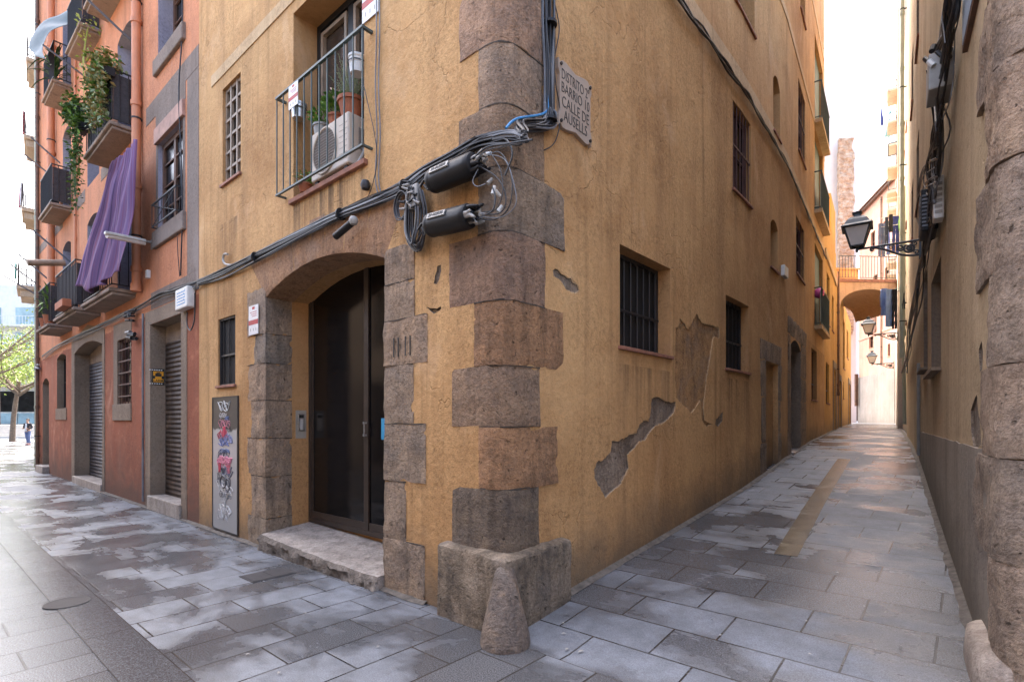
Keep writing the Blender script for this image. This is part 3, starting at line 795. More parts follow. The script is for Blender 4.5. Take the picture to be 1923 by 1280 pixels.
# ------------------------------------------------------------------ windows
def frame4(mb, W, s0, s1, z0, z1, d0, d1, w):
    mb.wbox(W, s0, s0+w, z0, z1, d0, d1); mb.wbox(W, s1-w, s1, z0, z1, d0, d1)
    mb.wbox(W, s0+w, s1-w, z0, z0+w, d0, d1); mb.wbox(W, s0+w, s1-w, z1-w, z1, d0, d1)
def window(W, r, depth, parent, mat='wood', mull=1, rails=1, bars=0, bmat='iron', bd=-.06, hb=(.33,), fw=.05, sill=True, name='window', pane='glass', sillm='sill', sd=.035):
    s0, s1, z0, z1 = r; d0 = -depth-.01
    mb = MB(); frame4(mb, W, s0-.005, s1+.005, z0-.005, z1+.005, d0, d0+.055, fw)
    for k in range(mull):
        s = s0+(s1-s0)*(k+1)/(mull+1); mb.wbox(W, s-fw*.5, s+fw*.5, z0+fw, z1-fw, d0+.002, d0+.052)
    f = mb.build(name, M[mat], parent)
    g_ = MB(); g_.wbox(W, s0+.01, s1-.01, z0+.01, z1-.01, d0+.012, d0+.02); g_.build('pane', M[pane], f)
    if rails:
        mb = MB()
        for k in range(rails):
            z = z0+(z1-z0)*(k+1)/(rails+1); mb.wbox(W, s0+fw, s1-fw, z-.012, z+.012, d0+.022, d0+.045)
        mb.build('glazing_bar', M[mat], f)
    if bars:
        mb = MB()
        for k in range(bars):
            s = s0+(s1-s0)*(k+.5)/bars; mb.tube([W.P(s, z0-.01, bd), W.P(s, z1+.01, bd)], .0085, 6)
        for h in hb: mb.wbox(W, s0-.005, s1+.005, z0+(z1-z0)*h-.013, z0+(z1-z0)*h+.013, bd-.012, bd+.012)
        mb.build('bar_grille', M[bmat], f)
    if sill:
        mb = MB(); mb.wbox(W, s0-.035, s1+.035, z0-.03, z0+.006, -depth*.9, sd); mb.build('sill', M[sillm], f, bevel=.004)
    return f
window(W1, small, dep(W1, 410, 421)-.015, yh, 'iron', 0, 0, 3, 'iron', -.04, (.45,), .03, pane='dark')
f = window(W1, slotw, dep(W1, 418, 432)-.015, yh, 'palewood', 0, 0)
mb = MB(); s0, s1, z0, z1 = slotw; SLD = dep(W1, 418, 432)
for k in range(1, 3): mb.wbox(W1, s0+(s1-s0)*k/3-.02, s0+(s1-s0)*k/3+.02, z0, z1, -SLD+.03, -SLD+.07)
for k in range(1, 6): mb.wbox(W1, s0, s1, z0+(z1-z0)*k/6-.018, z0+(z1-z0)*k/6+.018, -SLD+.035, -SLD+.065)
mb.build('lattice', M['palewood'], f)
window(W2, wa, dep(W2, 1259, 1227)-.015, yh, 'iron', 0, 0, 8, 'iron', -.16, (.42,), pane='dark')
window(W2, wb, dep(W2, 1406, 1384)-.015, yh, 'iron', 0, 0, 6, 'iron', -.12, (.42,), pane='dark')
window(W2, wc, .13, yh, 'redwood', 1, 1, 6, 'redwood', -.02, (.52,), sillm='sill')
window(W2, wd, .13, yh, 'redwood', 1, 1, 4, 'redwood', -.02, (.52,))
window(W2, we, .13, yh, 'redwood', 1, 1, 4, 'redwood', -.02, (.52,))
window(W2, wn, .33, yh, 'wood', 0, 1, 0); window(W2, wm, .33, yh, 'wood', 0, 1, 0)
window(W2, wt, .28, yh, 'wood', 1, 1, 0); window(W2, ws, .18, yh, 'wood', 1, 1, 0)
window(W2, wf, .23, yh, 'wood', 0, 1, 3, 'iron', -.08)
# blocked doorway: stone frame round the plastered panel
s0, s1, z0, z1 = wd1; fo = W2.rect(1428, 1467, (1428, 634), (1425, 905))
for a, b, zz0, zz1 in ((fo[0], s0-.004, z0-.3, z0+.55), (fo[0]+.05, s0-.004, z0+.555, z0+1.35), (fo[0], s0-.004, z0+1.355, z1), (s1+.004, fo[1], z0-.2, z0+.7), (s1+.004, fo[1]-.06, z0+.705, z0+1.3), (s1+.004, fo[1], z0+1.305, z1)):
    stone_block(W2, a, b, zz0, zz1, M['stone'], yh, 'door_frame_stone', amp=.008)
stone_block(W2, fo[0]-.03, fo[1]+.03, z1+.004, fo[3], M['stone'], yh, 'door_lintel', amp=.008)
# shuttered doorway
s0, s1, z0, z1 = wd2; fo = W2.rect(1479, 1514, (1479, 596), (1478, 853))
zc_ = z0
for a, b in ((fo[0], s0-.003), (s1+.003, fo[1])):
    zz = z0-.25
    for k, h in enumerate((.75, .6, .55, .62, .5, .4)):
        zn = min(zz+h, z1+.02)
        if zn-zz > .1: stone_block(W2, a+.03*(k % 2)*(a < s0-.1), b, zz+.003, zn-.003, M['stone'], yh, 'door_frame_stone', amp=.012)
        zz = zn
stone_block(W2, fo[0], fo[1], z1+.026, z1+.40, M['stone'], yh, 'door_lintel', amp=.012)
mb = MB(); mb.wbox(W2, s0-.01, s1+.01, z0, z1, -.27, -.235); sh = mb.build('lattice_shutter', M['rollg'], yh)
mb = MB(); mb.wbox(W2, (s0+s1)/2-.03, (s0+s1)/2+.03, z0, z1-.3, -.235, -.20); mb.build('shutter_post', M['iron'], sh)
mb = MB(); mb.wbox(W2, s0-.05, s1+.05, z0-.10, z0+.015, -.26, .06); mb.build('doorstep', M['step'], yh, bevel=.01)
# the three shallow balconies with green shutters
def railing(mb, W, s0, s1, z0, z1, d, n, ends=True, r=.008, rail=.018, dw=0.0):
    mb.wbox(W, s0-rail, s1+rail, z1-.012, z1+.012, d-rail, d+rail); mb.wbox(W, s0-rail, s1+rail, z0-.010, z0+.010, d-rail*.8, d+rail*.8)
    for k in range(n+1):
        s = s0+(s1-s0)*k/n; mb.tube([W.P(s, z0+.01, d), W.P(s, z1-.012, d)], r, 6)
    if ends:
        for s in (s0, s1):
            mb.wbox(W, s-rail, s+rail, z1-.012, z1+.012, dw-.02, d-rail-.001); mb.wbox(W, s-rail*.8, s+rail*.8, z0-.010, z0+.010, dw-.02, d-rail*.8-.001)
for k, (s0, s1, z0, z1) in enumerate(bays):
    mb = MB(); mb.wbox(W2, s0-.004, (s0+s1)/2-.006, z0, z1, -.155, -.09); mb.wbox(W2, (s0+s1)/2+.006, s1+.004, z0, z1, -.155, -.09)
    f = mb.build('balcony_shutter', M['greensh'] if k < 3 else M['redwood'], yh)
    mb = MB(); mb.wbox(W2, s0-.12, s1+.12, z0-.10, z0, -.1, .19); sl = mb.build('balcony', M['band'], yh, bevel=.006)
    mb = MB(); railing(mb, W2, s0-.08, s1+.08, z0+.06, z0+1.02, .16, 14); mb.build('railing', M['greeniron'], sl)
    if k > 0:
        mb = MB(); mb.wbox(W2, s0-.06, s1+.06, z0+.10, z0+.95, .135, .141); mb.build('screen_mesh', M['tealcloth'], sl)
# balcony window with its railing over the portal
s0, s1, z0, z1 = balc
mb = MB(); frame4(mb, W1, s0-.01, s1+.01, z0-.01, z1+.01, -BD-.01, -BD+.06, .085); mb.wbox(W1, (s0+s1)/2-.05, (s0+s1)/2+.05, z0+.08, z1-.085, -BD-.005, -BD+.055)
bf = mb.build('balcony_door', M['black'], yh)
for a, b in ((s0+.075, (s0+s1)/2-.05), ((s0+s1)/2+.05, s1-.075)):
    mb = MB(); frame4(mb, W1, a+.02, b-.02, z0+.12, z1-.12, -BD+.015, -BD+.065, .045); lf = mb.build('door_leaf', M['palewood'], bf)
    mb = MB(); mb.wbox(W1, a, b, z0+.075, z1-.075, -BD, -BD+.01); mb.build('pane', plain('brown_glass', (.055,.04,.032), .15, 0, .2), bf)
mb = MB(); mb.wbox(W1, s0-.06, s1+.04, z0-.05, z0+.004, -BD+.04, .045); mb.build('sill', M['sill'], yh, bevel=.006)
rl0, rl1 = W1.hit(680.5, .11), W1.hit(520, .11)
rzt, rzb = W1.at(520, 186, .11)[1], W1.at(520, 367, .11)[1]
mb = MB(); railing(mb, W1, rl0, rl1, rzb, rzt, .11, 11, True, .0085, .016); mb.build('railing', M['greeniron'], yh)
# ================================================================== ORANGE HOUSE (street front, beyond the corner house)
oh = thing('orange_house', 'tall orange stucco house, toned darker below, hung with balconies and downpipes', 'house', tuple(W1.P((L0+20)/2, 0)))
OE = W1.hit(66)
foot = [W1.P(L0+.004, 0), W1.P(OE, 0), Vector((-11.5, 24, 0)), Vector((-2, 19, 0))]
foot = [(q.x, q.y) for q in foot]
om = [M['orangered'], M['sand'], M['bluerev'], M['dark'], M['greyband']]
cut = []
o1 = opening(W1, W1.rect(344, 297, (297, 272), (297, 434)), dep(W1, 297, 313), 2, 0, cut)
od = opening(W1, W1.rect(341, 283, (283, 610), (283, 930)), dep(W1, 283, 313), 1, 0, cut)
o2 = opening(W1, W1.rect(247, 221, (221, 640), (221, 759)), .14, 1, 0, cut)
oa = opening(W1, W1.rect(193, 141, (141, 652), (141, 893)), dep(W1, 141, 170), 1, .18, cut)
o3 = opening(W1, W1.rect(124, 107, (107, 668), (107, 767)), .22, 1, .10, cut)
o4 = opening(W1, W1.rect(92, 80, (80, 712), (80, 872)), .35, 1, .14, cut)
FL = [4.12, 7.25, 10.45, 13.6]
B = {}
bayx = {'A': (256, 206), 'B': (190, 160), 'C': (136, 118)}
for k, (xr, xl) in bayx.items():
    s0, s1 = W1.hit(xr), W1.hit(xl)
    s0 += .18; s1 = min(s1, s0+1.15)
    for j, z in enumerate(FL):
        if z+2.3 > 15.6: continue
        B[k, j] = opening(W1, (s0, s1, z+.02, z+2.35), .40, 2, .12 if k != 'A' or j != 9 else 0, cut)
for j, z in enumerate(FL[1:3]):
    B['W', j] = opening(W1, (o1[0], o1[1], z+.75, z+2.2), .30, 2, 0, cut)
boolean_building('wall', foot, -.3, 16.2, cut, om, oh)
for nm, s0, s1, z0, z1 in (('a', L0+.01, W1.hit(284), 3.62, 3.92), ('b', L0+.01, W1.hit(275), 7.05, 7.38), ('c', W1.hit(205), W1.hit(190), 7.02, 7.3), ('d', W1.hit(160), W1.hit(142), 7.0, 7.3), ('e', L0+.01, W1.hit(275), 10.2, 10.5), ('f', W1.hit(118), OE-.1, 7.0, 7.25)):
    band(W1, s0, s1, z0, z1, .006, 'cement_band', 'greyband', oh)
band(W1, L0+.01, W1.hit(352), 3.925, 7.045, .004, 'cement_strip', 'greyband', oh)
# surround and projecting lintel of the near window
s0, s1, z0, z1 = o1
mb = MB(); mb.wbox(W1, s0-.10, s1+.08, z1+.004, z1+.27, -.02, .05); mb.build('lintel', plain('pinkish_lintel', (.40,.24,.19), .8, 0, .2, 6, .3), oh, bevel=.01)
mb = MB(); mb.wbox(W1, s0-.12, s1+.12, z1+.275, z1+.75, -.02, .007); mb.wbox(W1, s0-.10, s0-.002, z0, z1, -.02, .007); mb.wbox(W1, s1+.002, s1+.10, z0, z1, -.02, .007); mb.build('window_surround', M['greyband'], oh)
mb = MB(); mb.wbox(W1, s0-.14, s1+.16, z0-.30, z0-.002, -.2, .06); mb.build('sill', M['greyband'], oh, bevel=.02)
f = window(W1, o1, dep(W1, 297, 313)-.02, oh, 'wood', 1, 3, 0, sill=False, fw=.09)
mb = MB(); railing(mb, W1, s0+.02, s1-.02, z0+.03, z0+.42, .10, 7, True, .007, .010); 
mb.tube([W1.P(s0+.02, z0+.03, .10), W1.P(s1-.02, z0+.42, .10)], .006); mb.tube([W1.P(s1-.02, z0+.03, .10), W1.P(s0+.02, z0+.42, .10)], .006); mb.build('window_rail', M['iron'], oh)
for j in range(2):
    w_ = B['W', j]; window(W1, w_, .28, oh, 'wood', 1, 3, 0, sill=False, fw=.08)
    mb = MB(); mb.wbox(W1, w_[0]-.12, w_[1]+.12, w_[2]-.28, w_[2]-.002, -.28, .06); mb.build('sill', M['greyband'], oh, bevel=.02)
    mb = MB(); mb.wbox(W1, w_[0]-.1, w_[1]+.1, w_[3]+.004, w_[3]+.3, -.02, .04); mb.build('lintel', M['greyband'], oh)
# roller shutter shop by the corner house
s0, s1, z0, z1 = od; dd = -dep(W1, 283, 313)+.02
mb = MB(); zt = W1.at(314, 655, -.5)[1]
mb.wbox(W1, s0-.005, s1+.005, z0, zt, dd-.03, dd); sh = mb.build('roller_shutter', M['roll'], oh)
mb = MB(); mb.wbox(W1, s0-.005, s1+.005, zt+.004, z1+.005, dd-.03, dd-.006); mb.build('tympanum', M['sand'], oh)
mb = MB(); mb.wbox(W1, s0-.03, s1+.05, -.05, z0+.006, dd+.001, .05); mb.build('doorstep', M['step'], oh, bevel=.015)
for a, b, nm in ((s1+.002, s1+.30, 'jamb'), (s0-.26, s0-.002, 'jamb')):
    mb = MB(); mb.wbox(W1, a, b, -.05, z1+.003, -.02, .010); mb.build(nm, M['sand'], oh)
mb = MB(); mb.wbox(W1, s0-.26, s1+.30, z1+.005, 3.6, -.02, .010); mb.build('lintel', M['sand'], oh)
# barred window
window(W1, o2, .12, oh, 'wood', 0, 0, 5, 'redwood', -.02, (.12, .3, .48, .66, .84), sill=False)
s0, s1, z0, z1 = o2
mb = MB(); mb.wbox(W1, s0-.02, s1+.30, z0-.34, z0-.002, -.1, .03); mb.build('sill', M['sand'], oh, bevel=.01)
mb = MB(); mb.wbox(W1, s1+.002, s1+.30, z0, z1, -.02, .008); mb.wbox(W1, s0-.02, s1+.30, z1+.002, z1+.35, -.02, .008); mb.build('window_surround', M['sand'], oh)
# arched shutter doorway
s0, s1, z0, z1 = oa; dd = -dep(W1, 141, 170)+.02; zt = W1.at(171, 690, -.5)[1]
mb = MB(); mb.wbox(W1, s0-.005, s1+.005, z0, zt, dd-.03, dd); mb.build('roller_shutter', M['rollb'], oh)
mb = MB(); mb.wbox(W1, s0-.005, s1+.005, zt+.004, z1, dd-.03, dd-.006); mb.build('tympanum', M['sand'], oh)
mb = MB(); mb.wbox(W1, s0-.03, s1+.03, -.05, z0+.006, dd+.001, .06); mb.build('doorstep', M['step'], oh, bevel=.015)
for a, b in ((s1+.002, s1+.36), (s0-.20, s0-.002)):
    mb = MB(); mb.wbox(W1, a, b, -.05, z1-.18, -.02, .016); mb.build('jamb', M['sand'], oh, bevel=.01)
mb = MB(); n = 14
lo = []; 
for i in range(n+1):
    u = i/n; lo.append((s0+(s1-s0)*u, z1-.18+.18*(1-(2*u-1)**2)+.003))
mb.wprism(W1, lo+[(s1+.36, z1-.176), (s1+.36, z1+.15), ((s0+s1)/2, z1+.42), (s0-.20, z1+.15), (s0-.20, z1-.176)], -.02, .014); mb.build('arch_surround', M['sand'], oh)
window(W1, (o3[0], o3[1], o3[2], o3[3]), .2, oh, 'black', 0, 1, 0, sill=False)
mb = MB(); mb.wbox(W1, o3[0]-.10, o3[1]+.10, o3[2]-.32, o3[2]-.002, -.1, .02); mb.build('sill', M['sand'], oh)
mb = MB(); mb.wbox(W1, o4[0]-.01, o4[1]+.01, o4[2], o4[3], -.33, -.29); mb.build('door', M['wood'], oh)
mb = MB(); mb.wbox(W1, o4[0]-.05, o4[1]+.10, -.05, o4[2]+.004, -.3, .16); mb.build('doorstep', M['step'], oh, bevel=.01)
# balcony doors with louvred shutters, slabs, railings
M['slab'] = stucco('weathered_balcony_slab', (.33,.26,.21), (.25,.19,.155), (.15,.12,.10), None, .5, .5)
M['slabu'] = M['slab']
def balcony(k, j, sl0, sl1, d, cover=None, rh=1.0, th=.13, n=14):
    z = FL[j]
    mb = MB()
    mb.wbox(W1, sl0, sl1, z-th*.55, z, -.05, d); mb.wbox(W1, sl0+.04, sl1-.04, z-th, z-th*.55-.002, -.05, d-.05)
    b = mb.build('balcony', M['slab'], oh, bevel=.015)
    mb = MB(); railing(mb, W1, sl0+.05, sl1-.05, z+.07, z+rh, d-.05, n, True, .009, .013)
    for e in (sl0+.05, sl1-.05):
        m = max(2, int(d/.12))
        for i in range(1, m): mb.tube([W1.P(e, z+.08, d*i/m-.03), W1.P(e, z+rh, d*i/m-.03)], .009, 6)
    r_ = mb.build('railing', M['iron'], b)
    if cover:
        mb = MB(); mb.wbox(W1, sl0+.06, sl1-.06, z+.09, z+rh-.06, d-.075, d-.069)
        for e in (sl0+.07, sl1-.076): mb.wbox(W1, e, e+.006, z+.09, z+rh-.06, .02, d-.08)
        mb.build('screen', M[cover], r_)
    return b
def span(k, xl, d=.42):
    s0 = W1.hit(bayx[k][0]); return s0, W1.hit(xl, d)
M['scrd'] = plain('dark_reed_screen', (.045,.04,.045), .8, 0, .3, 20)
s0, s1 = span('A', 152); balcony('A', 0, s0, s1, .43)
balcony('A', 1, s0, s1-.25, .43, 'scrd')
balcony('A', 2, s0, s1-.25, .43, None)
s0, s1 = span('B', 98, .5); balcony('B', 0, s0, min(s1, s0+2.3), .50, 'scrd', 1.05)
balcony('B', 2, s0, s0+1.5, .40, 'scrd')
balcony('B', 3, s0, s0+1.5, .40, None)
s0, s1 = span('C', 68, .5); balcony('C', 0, s0, min(s1, s0+2.4), .50, 'scrd', 1.05)
balcony('C', 1, s0, s0+1.7, .46, 'scrd', 1.0)
balcony('C', 2, s0, s0+1.5, .42, None)
for (k, j), r in list(B.items()):
    if k == 'W': continue
    s0, s1, z0, z1 = r
    mb = MB(); frame4(mb, W1, s0-.005, s1+.005, z0, z1+.005, -.41, -.35, .05); mb.wbox(W1, (s0+s1)/2-.03, (s0+s1)/2+.03, z0+.05, z1-.05, -.40, -.36)
    f = mb.build('balcony_door', M['wood'], oh)
    if (ord(k)+j) % 2: mb = MB(); mb.wbox(W1, s0+.04, s1-.04, z0+.05, z1-.05, -.395, -.385); mb.build('pane', M['glass'], f)
    else: mb = MB(); mb.wbox(W1, s0+.04, s1-.04, z0+.05, z1-.05, -.395, -.37); mb.build('louvre_shutter', M['slat'], f)
# orange downpipes
def pipe(W, px, z0, z1, r, mat, parent, d=None, cols=(), name='downpipe', s=None):
    s = W.hit(px) if s is None else s; d = d or r+.02
    mb = MB(); mb.tube([W.P(s, z0, d), W.P(s, z1, d)], r, 14)
    z = z0+.35
    while z < z1-.3:
        mb.tube([W.P(s, z, d), W.P(s, z+.09, d)], r*1.22, 14); z += 1.55
    mb.tube([W.P(s, z0-.02, d), W.P(s, z0+.12, d)], r*1.25, 14)
    p = mb.build(name, M[mat], parent, smooth=True)
    z = z0+1.0
    while z < z1:
        mb = MB(); mb.tube([W.P(s, z, d), W.P(s, z+.03, d)], r*1.12, 14); mb.wbox(W, s-.015, s+.015, z, z+.03, -.01, d-r*.9); z += 2.2
        mb.build('pipe_clip', M['iron'], p, smooth=True)
    return p
pipe(W1, 267, 4.05, 16, .075, 'pipeo', oh)
pipe(W1, 146, 4.3, 16, .03, 'pipeo', oh)
pipe(W1, 105, 4.3, 16, .09, 'pipeo', oh)
pipe(W1, 76, .1, 16, .05, 'wood', oh); pipe(W1, 72, .1, 16, .04, 'pipeg', oh)
mb = MB(); s = W1.hit(272); mb.tube(smoothline([W1.P(s, .1, .03), W1.P(s+.01, 1.4, .03), W1.P(s-.01, 2.6, .035), W1.P(s, 3.6, .03)], 4), .018, 8); mb.build('conduit', M['cableg'], oh, smooth=True)

# ================================================================== CREAM BUILDING beyond it, with small balconies facing us
ch_ = thing('cream_house', 'narrow pale cream house with small balconies past the end of the orange house', 'house', tuple(W1.P(OE+1, 0)))
M['cream'] = stucco('cream_stucco', (.52,.42,.32), (.45,.36,.27), (.33,.26,.2), (.2,.15,.12), .6, .25, mott=.3)
_o = W1.P(OE+.02, 0, -.02).xy
W1c = Wall([_o, _o+Vector((-.890, 1)).normalized()*7], W1.side)
foot = [W1c.P(0, 0), W1c.P(7, 0), Vector((-17.5, 27.5, 0)), Vector((-12.5, 24.2, 0))]
cut = []; cw = []; CZ = (6.8, 9.8, 12.6, 15.6); PC = 4.1
for z in CZ: cw.append(opening(W1c, (PC, PC+1.0, z+.02, z+2.3), .3, 1, 0, cut))
cw.append(opening(W1c, (PC, PC+1.0, 3.4, 5.6), .3, 1, 0, cut))
boolean_building('wall', [(q.x, q.y) for q in foot], -.3, 19, cut, [M['cream'], M['bluerev']], ch_)
for j, r in enumerate(cw):
    window(W1c, r, .28, ch_, 'wood', 1, 1, 0, sill=False)
    if j > 3: continue
    z = CZ[j]; dj = (.56, .42, .36, .30)[j]
    mb = MB(); mb.wbox(W1c, PC-.4, PC+1.4, z-.16, z, -.03, dj); mb.wbox(W1c, PC-.3, PC+1.3, z-.42, z-.162, -.03, dj*.8)
    b = mb.build('balcony', M['cream'], ch_, bevel=.02)
    mb = MB(); railing(mb, W1c, PC-.37, PC+1.37, z+.05, z+.98, dj-.04, 10, True, .012, .016)
    for e in (PC-.37, PC+1.37):
        for i in range(1, 4): mb.tube([W1c.P(e, z+.06, dj*i/4), W1c.P(e, z+.98, dj*i/4)], .012, 5)
    mb.build('railing', M['iron'], b)

# ================================================================== THE SQUARE AT THE END OF THE STREET
def far(px, y, z=0.0): return Vector(((px-CX)/F*y, y, z))
# broad steps
M['stepf'] = plain('concrete_steps', (.46,.43,.39), .8, 0, .1, 3)
mb = MB(); e = Vector((1, .0, 0))
for k in range(6):
    y = 49+k*.42; z0 = .20*k; mb.hexa([(-70, y, -.1), (-36, y, -.1), (-36, y+(6-k)*.42+12, -.1), (-70, y+(6-k)*.42+12, -.1), (-70, y, z0+.20), (-36, y, z0+.20), (-36, y+(6-k)*.42+12-k*.01, z0+.20), (-70, y+(6-k)*.42+12-k*.01, z0+.20)]) if False else mb.hexa([(-70, y, -.1), (-36, y, -.1), (-36, y+.419, -.1), (-70, y+.419, -.1), (-70, y, z0+.20), (-36, y, z0+.20), (-36, y+.419, z0+.20), (-70, y+.419, z0+.20)])
mb.hexa([(-70, 51.52, -.1), (-36, 51.52, -.1), (-36, 66, -.1), (-70, 66, -.1), (-70, 51.52, 1.2), (-36, 51.52, 1.2), (-36, 66, 1.2), (-70, 66, 1.2)])
tag(mb.build('wide_steps', M['stepf'], None), 'broad pale stone steps rising across the bright square', 'steps')
# glass fronted pale building
gb = thing('glass_fronted_building', 'pale building with a glazed ground floor and balcony rails above the square steps', 'building', (-58, 64, 1.2))
M['whitew'] = plain('pale_concrete', (.66,.66,.63), .8, 0, .06, 2)
M['paleglass'] = plain('pale_blue_glass', (.30,.42,.46), .15, 0, .2, 1)
mb = MB(); mb.box((-62, 68, 12), (24, 8, 12.0)); mb.box((-62, 69, 3.6), (24, 6, 4.8)); mb.box((-73.5, 65, 3.6), (1, 1, 4.8)); mb.box((-56.2, 64.6, 3.6), (.5, .8, 4.8)); mb.box((-66.4, 64.6, 3.6), (.5, .8, 4.8))
mb.build('wall', M['whitew'], gb)
for k in range(4):
    x0 = -66+k*2.45; mb = MB()
    mb.box((x0+1.2, 65.9, 1.9), (2.3, .1, 1.3)); w_ = mb.build('window', M['paleglass'], gb)
    mb = MB(); mb.box((x0+1.2, 65.9, 4.0), (2.3, .12, 2.5)); mb.build('pane', M['glass'], gb)
for j in range(3):
    for k in range(5):
        mb = MB(); mb.box((-70.5+k*4, 63.97, 8.2+j*3.0), (2.2, .1, 2.0)); mb.build('window', M['paleglass'], gb)
    mb = MB(); mb.box((-62, 63.4, 6.9+j*3.0), (23, 1.2, .18)); b = mb.build('balcony', M['whitew'], gb)
    mb = MB()
    for q in range(60): mb.tube([(-73+q*.38, 62.85, 7.0+j*3), (-73+q*.38, 62.85, 8.0+j*3)], .02, 4)
    mb.box((-62, 62.85, 8.0+j*3), (23, .05, .05)); mb.build('railing', M['whitew'], b)
# trees
def tree(loc, h, spread, nleaf, label, seed, lean=(0, 0), leaf='leaft', lsz=.12, trunk=True):
    q = random.Random(seed); T = thing('plane_tree', label, 'tree', loc, 'trees in the square')
    mb = MB(); tips = []
    top = Vector((lean[0], lean[1], h*.42))
    mb.tube(smoothline([(0,0,-.1), (lean[0]*.3, lean[1]*.3, h*.2), tuple(top)], 4), [.20-.02*i*.5 for i in range(9)], 9)
    for b in range(9):
        a = b*2.4+q.random()*.7; l = spread*(.6+.5*q.random()); e = .25+.9*q.random()
        p0 = top + Vector((0, 0, -h*.1*q.random())); p1 = p0+Vector((math.cos(a)*l*.45, math.sin(a)*l*.45, l*.45*e)); p2 = p1+Vector((math.cos(a+.4)*l*.55, math.sin(a+.4)*l*.55, l*.5*e+h*.08))
        pts = smoothline([p0, p1, p2], 4); mb.tube(pts, [.10-.0092*i for i in range(len(pts))], 6); tips += pts[3:]
        for c in range(4):
            s = pts[3+c]; a2 = a+q.uniform(-1.5, 1.5); l2 = l*q.uniform(.3, .6)
            tp = [s, s+Vector((math.cos(a2)*l2*.5, math.sin(a2)*l2*.5, l2*.3)), s+Vector((math.cos(a2)*l2, math.sin(a2)*l2, l2*.55*q.random()+.1))]
            tp = smoothline(tp, 3); mb.tube(tp, [.035-.004*i for i in range(len(tp))], 5); tips += tp[2:]
    mb.build('trunk', M['bark'], T, smooth=True, world=False)
    mb = MB(); cl = [t_+Vector((q.gauss(0, .3), q.gauss(0, .3), q.gauss(0, .3))) for t_ in tips for _ in range(2)]
    for i in range(nleaf):
        c = cl[i % len(cl)]; p = c+Vector((q.gauss(0, .38), q.gauss(0, .38), q.gauss(0, .32)))
        mb.leaf(p, (q.gauss(0,1), q.gauss(0,1), q.gauss(-.3,1)), (q.gauss(0,1), q.gauss(0,1), 1), lsz*q.uniform(.7, 1.5), lsz*.38)
    mb.build('crown', M[leaf], T, world=False)
    return T
tree((-38.5, 41, 0), 11, 5.2, 4200, 'spring leaved tree standing nearest the end of the orange house', 3, (1.0, -.5), lsz=.17)
tree((-31.6, 30.5, 0), 11, 5.0, 4200, 'bare limbed spring tree nearer the left edge of the square', 5, (-.6, .3), lsz=.13)
tree((-55, 57, 1.2), 12, 5.5, 3600, 'pale leaved tree on the terrace in front of the glazed building', 9, (0, 0), lsz=.2)
# the walker
pp = far(52, 35.5); P0 = thing('person', 'person in a dark jacket and blue jeans walking towards us by the steps', 'person', (pp.x, pp.y, 0))
def skin_body(name, joints, edges, mat, parent, sub=2):
    me = bpy.data.meshes.new(name); me.from_pydata([j[0] for j in joints], edges, [])
    o = bpy.data.objects.new(name, me); COL.objects.link(o)
    sk = o.modifiers.new('skin', 'SKIN')
    for v, j in zip(me.skin_vertices[0].data, joints): v.radius = (j[1], j[2] if len(j) > 2 else j[1])
    me.skin_vertices[0].data[0].use_root = True
    ss = o.modifiers.new('sub', 'SUBSURF'); ss.levels = sub; ss.render_levels = sub
    dg = bpy.context.evaluated_depsgraph_get(); m2 = bpy.data.meshes.new_from_object(o.evaluated_get(dg)); o.modifiers.clear(); o.data = m2
    m2.materials.clear(); m2.materials.append(mat) if not isinstance(mat, list) else [m2.materials.append(x) for x in mat]
    for p in m2.polygons: p.use_smooth = True
    hook(o, parent, False); return o
M['skin'] = plain('skin', (.40,.24,.17), .55, 0, .08); M['jean'] = plain('blue_denim', (.09,.13,.26), .8, 0, .2); M['jacket'] = plain('black_jacket', (.022,.022,.028), .8); M['hair'] = plain('dark_hair', (.03,.022,.018), .7); M['shirt'] = plain('pale_shirt', (.5,.52,.56), .8); M['shoe'] = plain('dark_red_shoe', (.14,.04,.05), .6)
# body: facing -y
J = [((0,0,.95),.13,.10), ((0,0,1.15),.125,.10), ((0,0,1.36),.16,.11), ((0,0,1.46),.07,.06), ((0,-.01,1.54),.052), ((0,-.015,1.62),.078,.09), ((0,-.01,1.70),.07,.085),
     ((.18,0,1.40),.06), ((.27,.03,1.14),.045), ((.16,-.20,1.08),.036), ((.09,-.25,1.10),.03),
     ((-.18,0,1.40),.06), ((-.27,.03,1.14),.045), ((-.16,-.20,1.10),.036), ((-.09,-.25,1.13),.03),
     ((.09,0,.86),.085), ((.11,-.04,.48),.06), ((.11,.02,.10),.042), ((.12,-.12,.04),.035),
     ((-.09,0,.86),.085), ((-.12,.06,.48),.06), ((-.12,.16,.12),.042), ((-.13,.04,.05),.035)]
E = [(0,1),(1,2),(2,3),(3,4),(4,5),(5,6),(2,7),(7,8),(8,9),(9,10),(2,11),(11,12),(12,13),(13,14),(0,15),(15,16),(16,17),(17,18),(0,19),(19,20),(20,21),(21,22)]
skin_body('body', J, E, M['skin'], P0)
skin_body('trousers', [((0,0,.96),.145,.115), ((.095,0,.84),.098), ((.11,-.04,.48),.074), ((.11,.02,.09),.062), ((-.095,0,.84),.098), ((-.12,.06,.48),.074), ((-.12,.16,.11),.062)], [(0,1),(1,2),(2,3),(0,4),(4,5),(5,6)], M['jean'], P0)
skin_body('jacket', [((0,0,.86),.17,.13), ((0,0,1.15),.155,.125), ((0,0,1.36),.18,.13), ((0,0,1.45),.09,.075), ((.19,0,1.40),.078), ((.28,.03,1.14),.062), ((.17,-.19,1.08),.05), ((-.19,0,1.40),.078), ((-.28,.03,1.14),.062), ((-.17,-.19,1.10),.05)], [(0,1),(1,2),(2,3),(2,4),(4,5),(5,6),(2,7),(7,8),(8,9)], M['jacket'], P0)
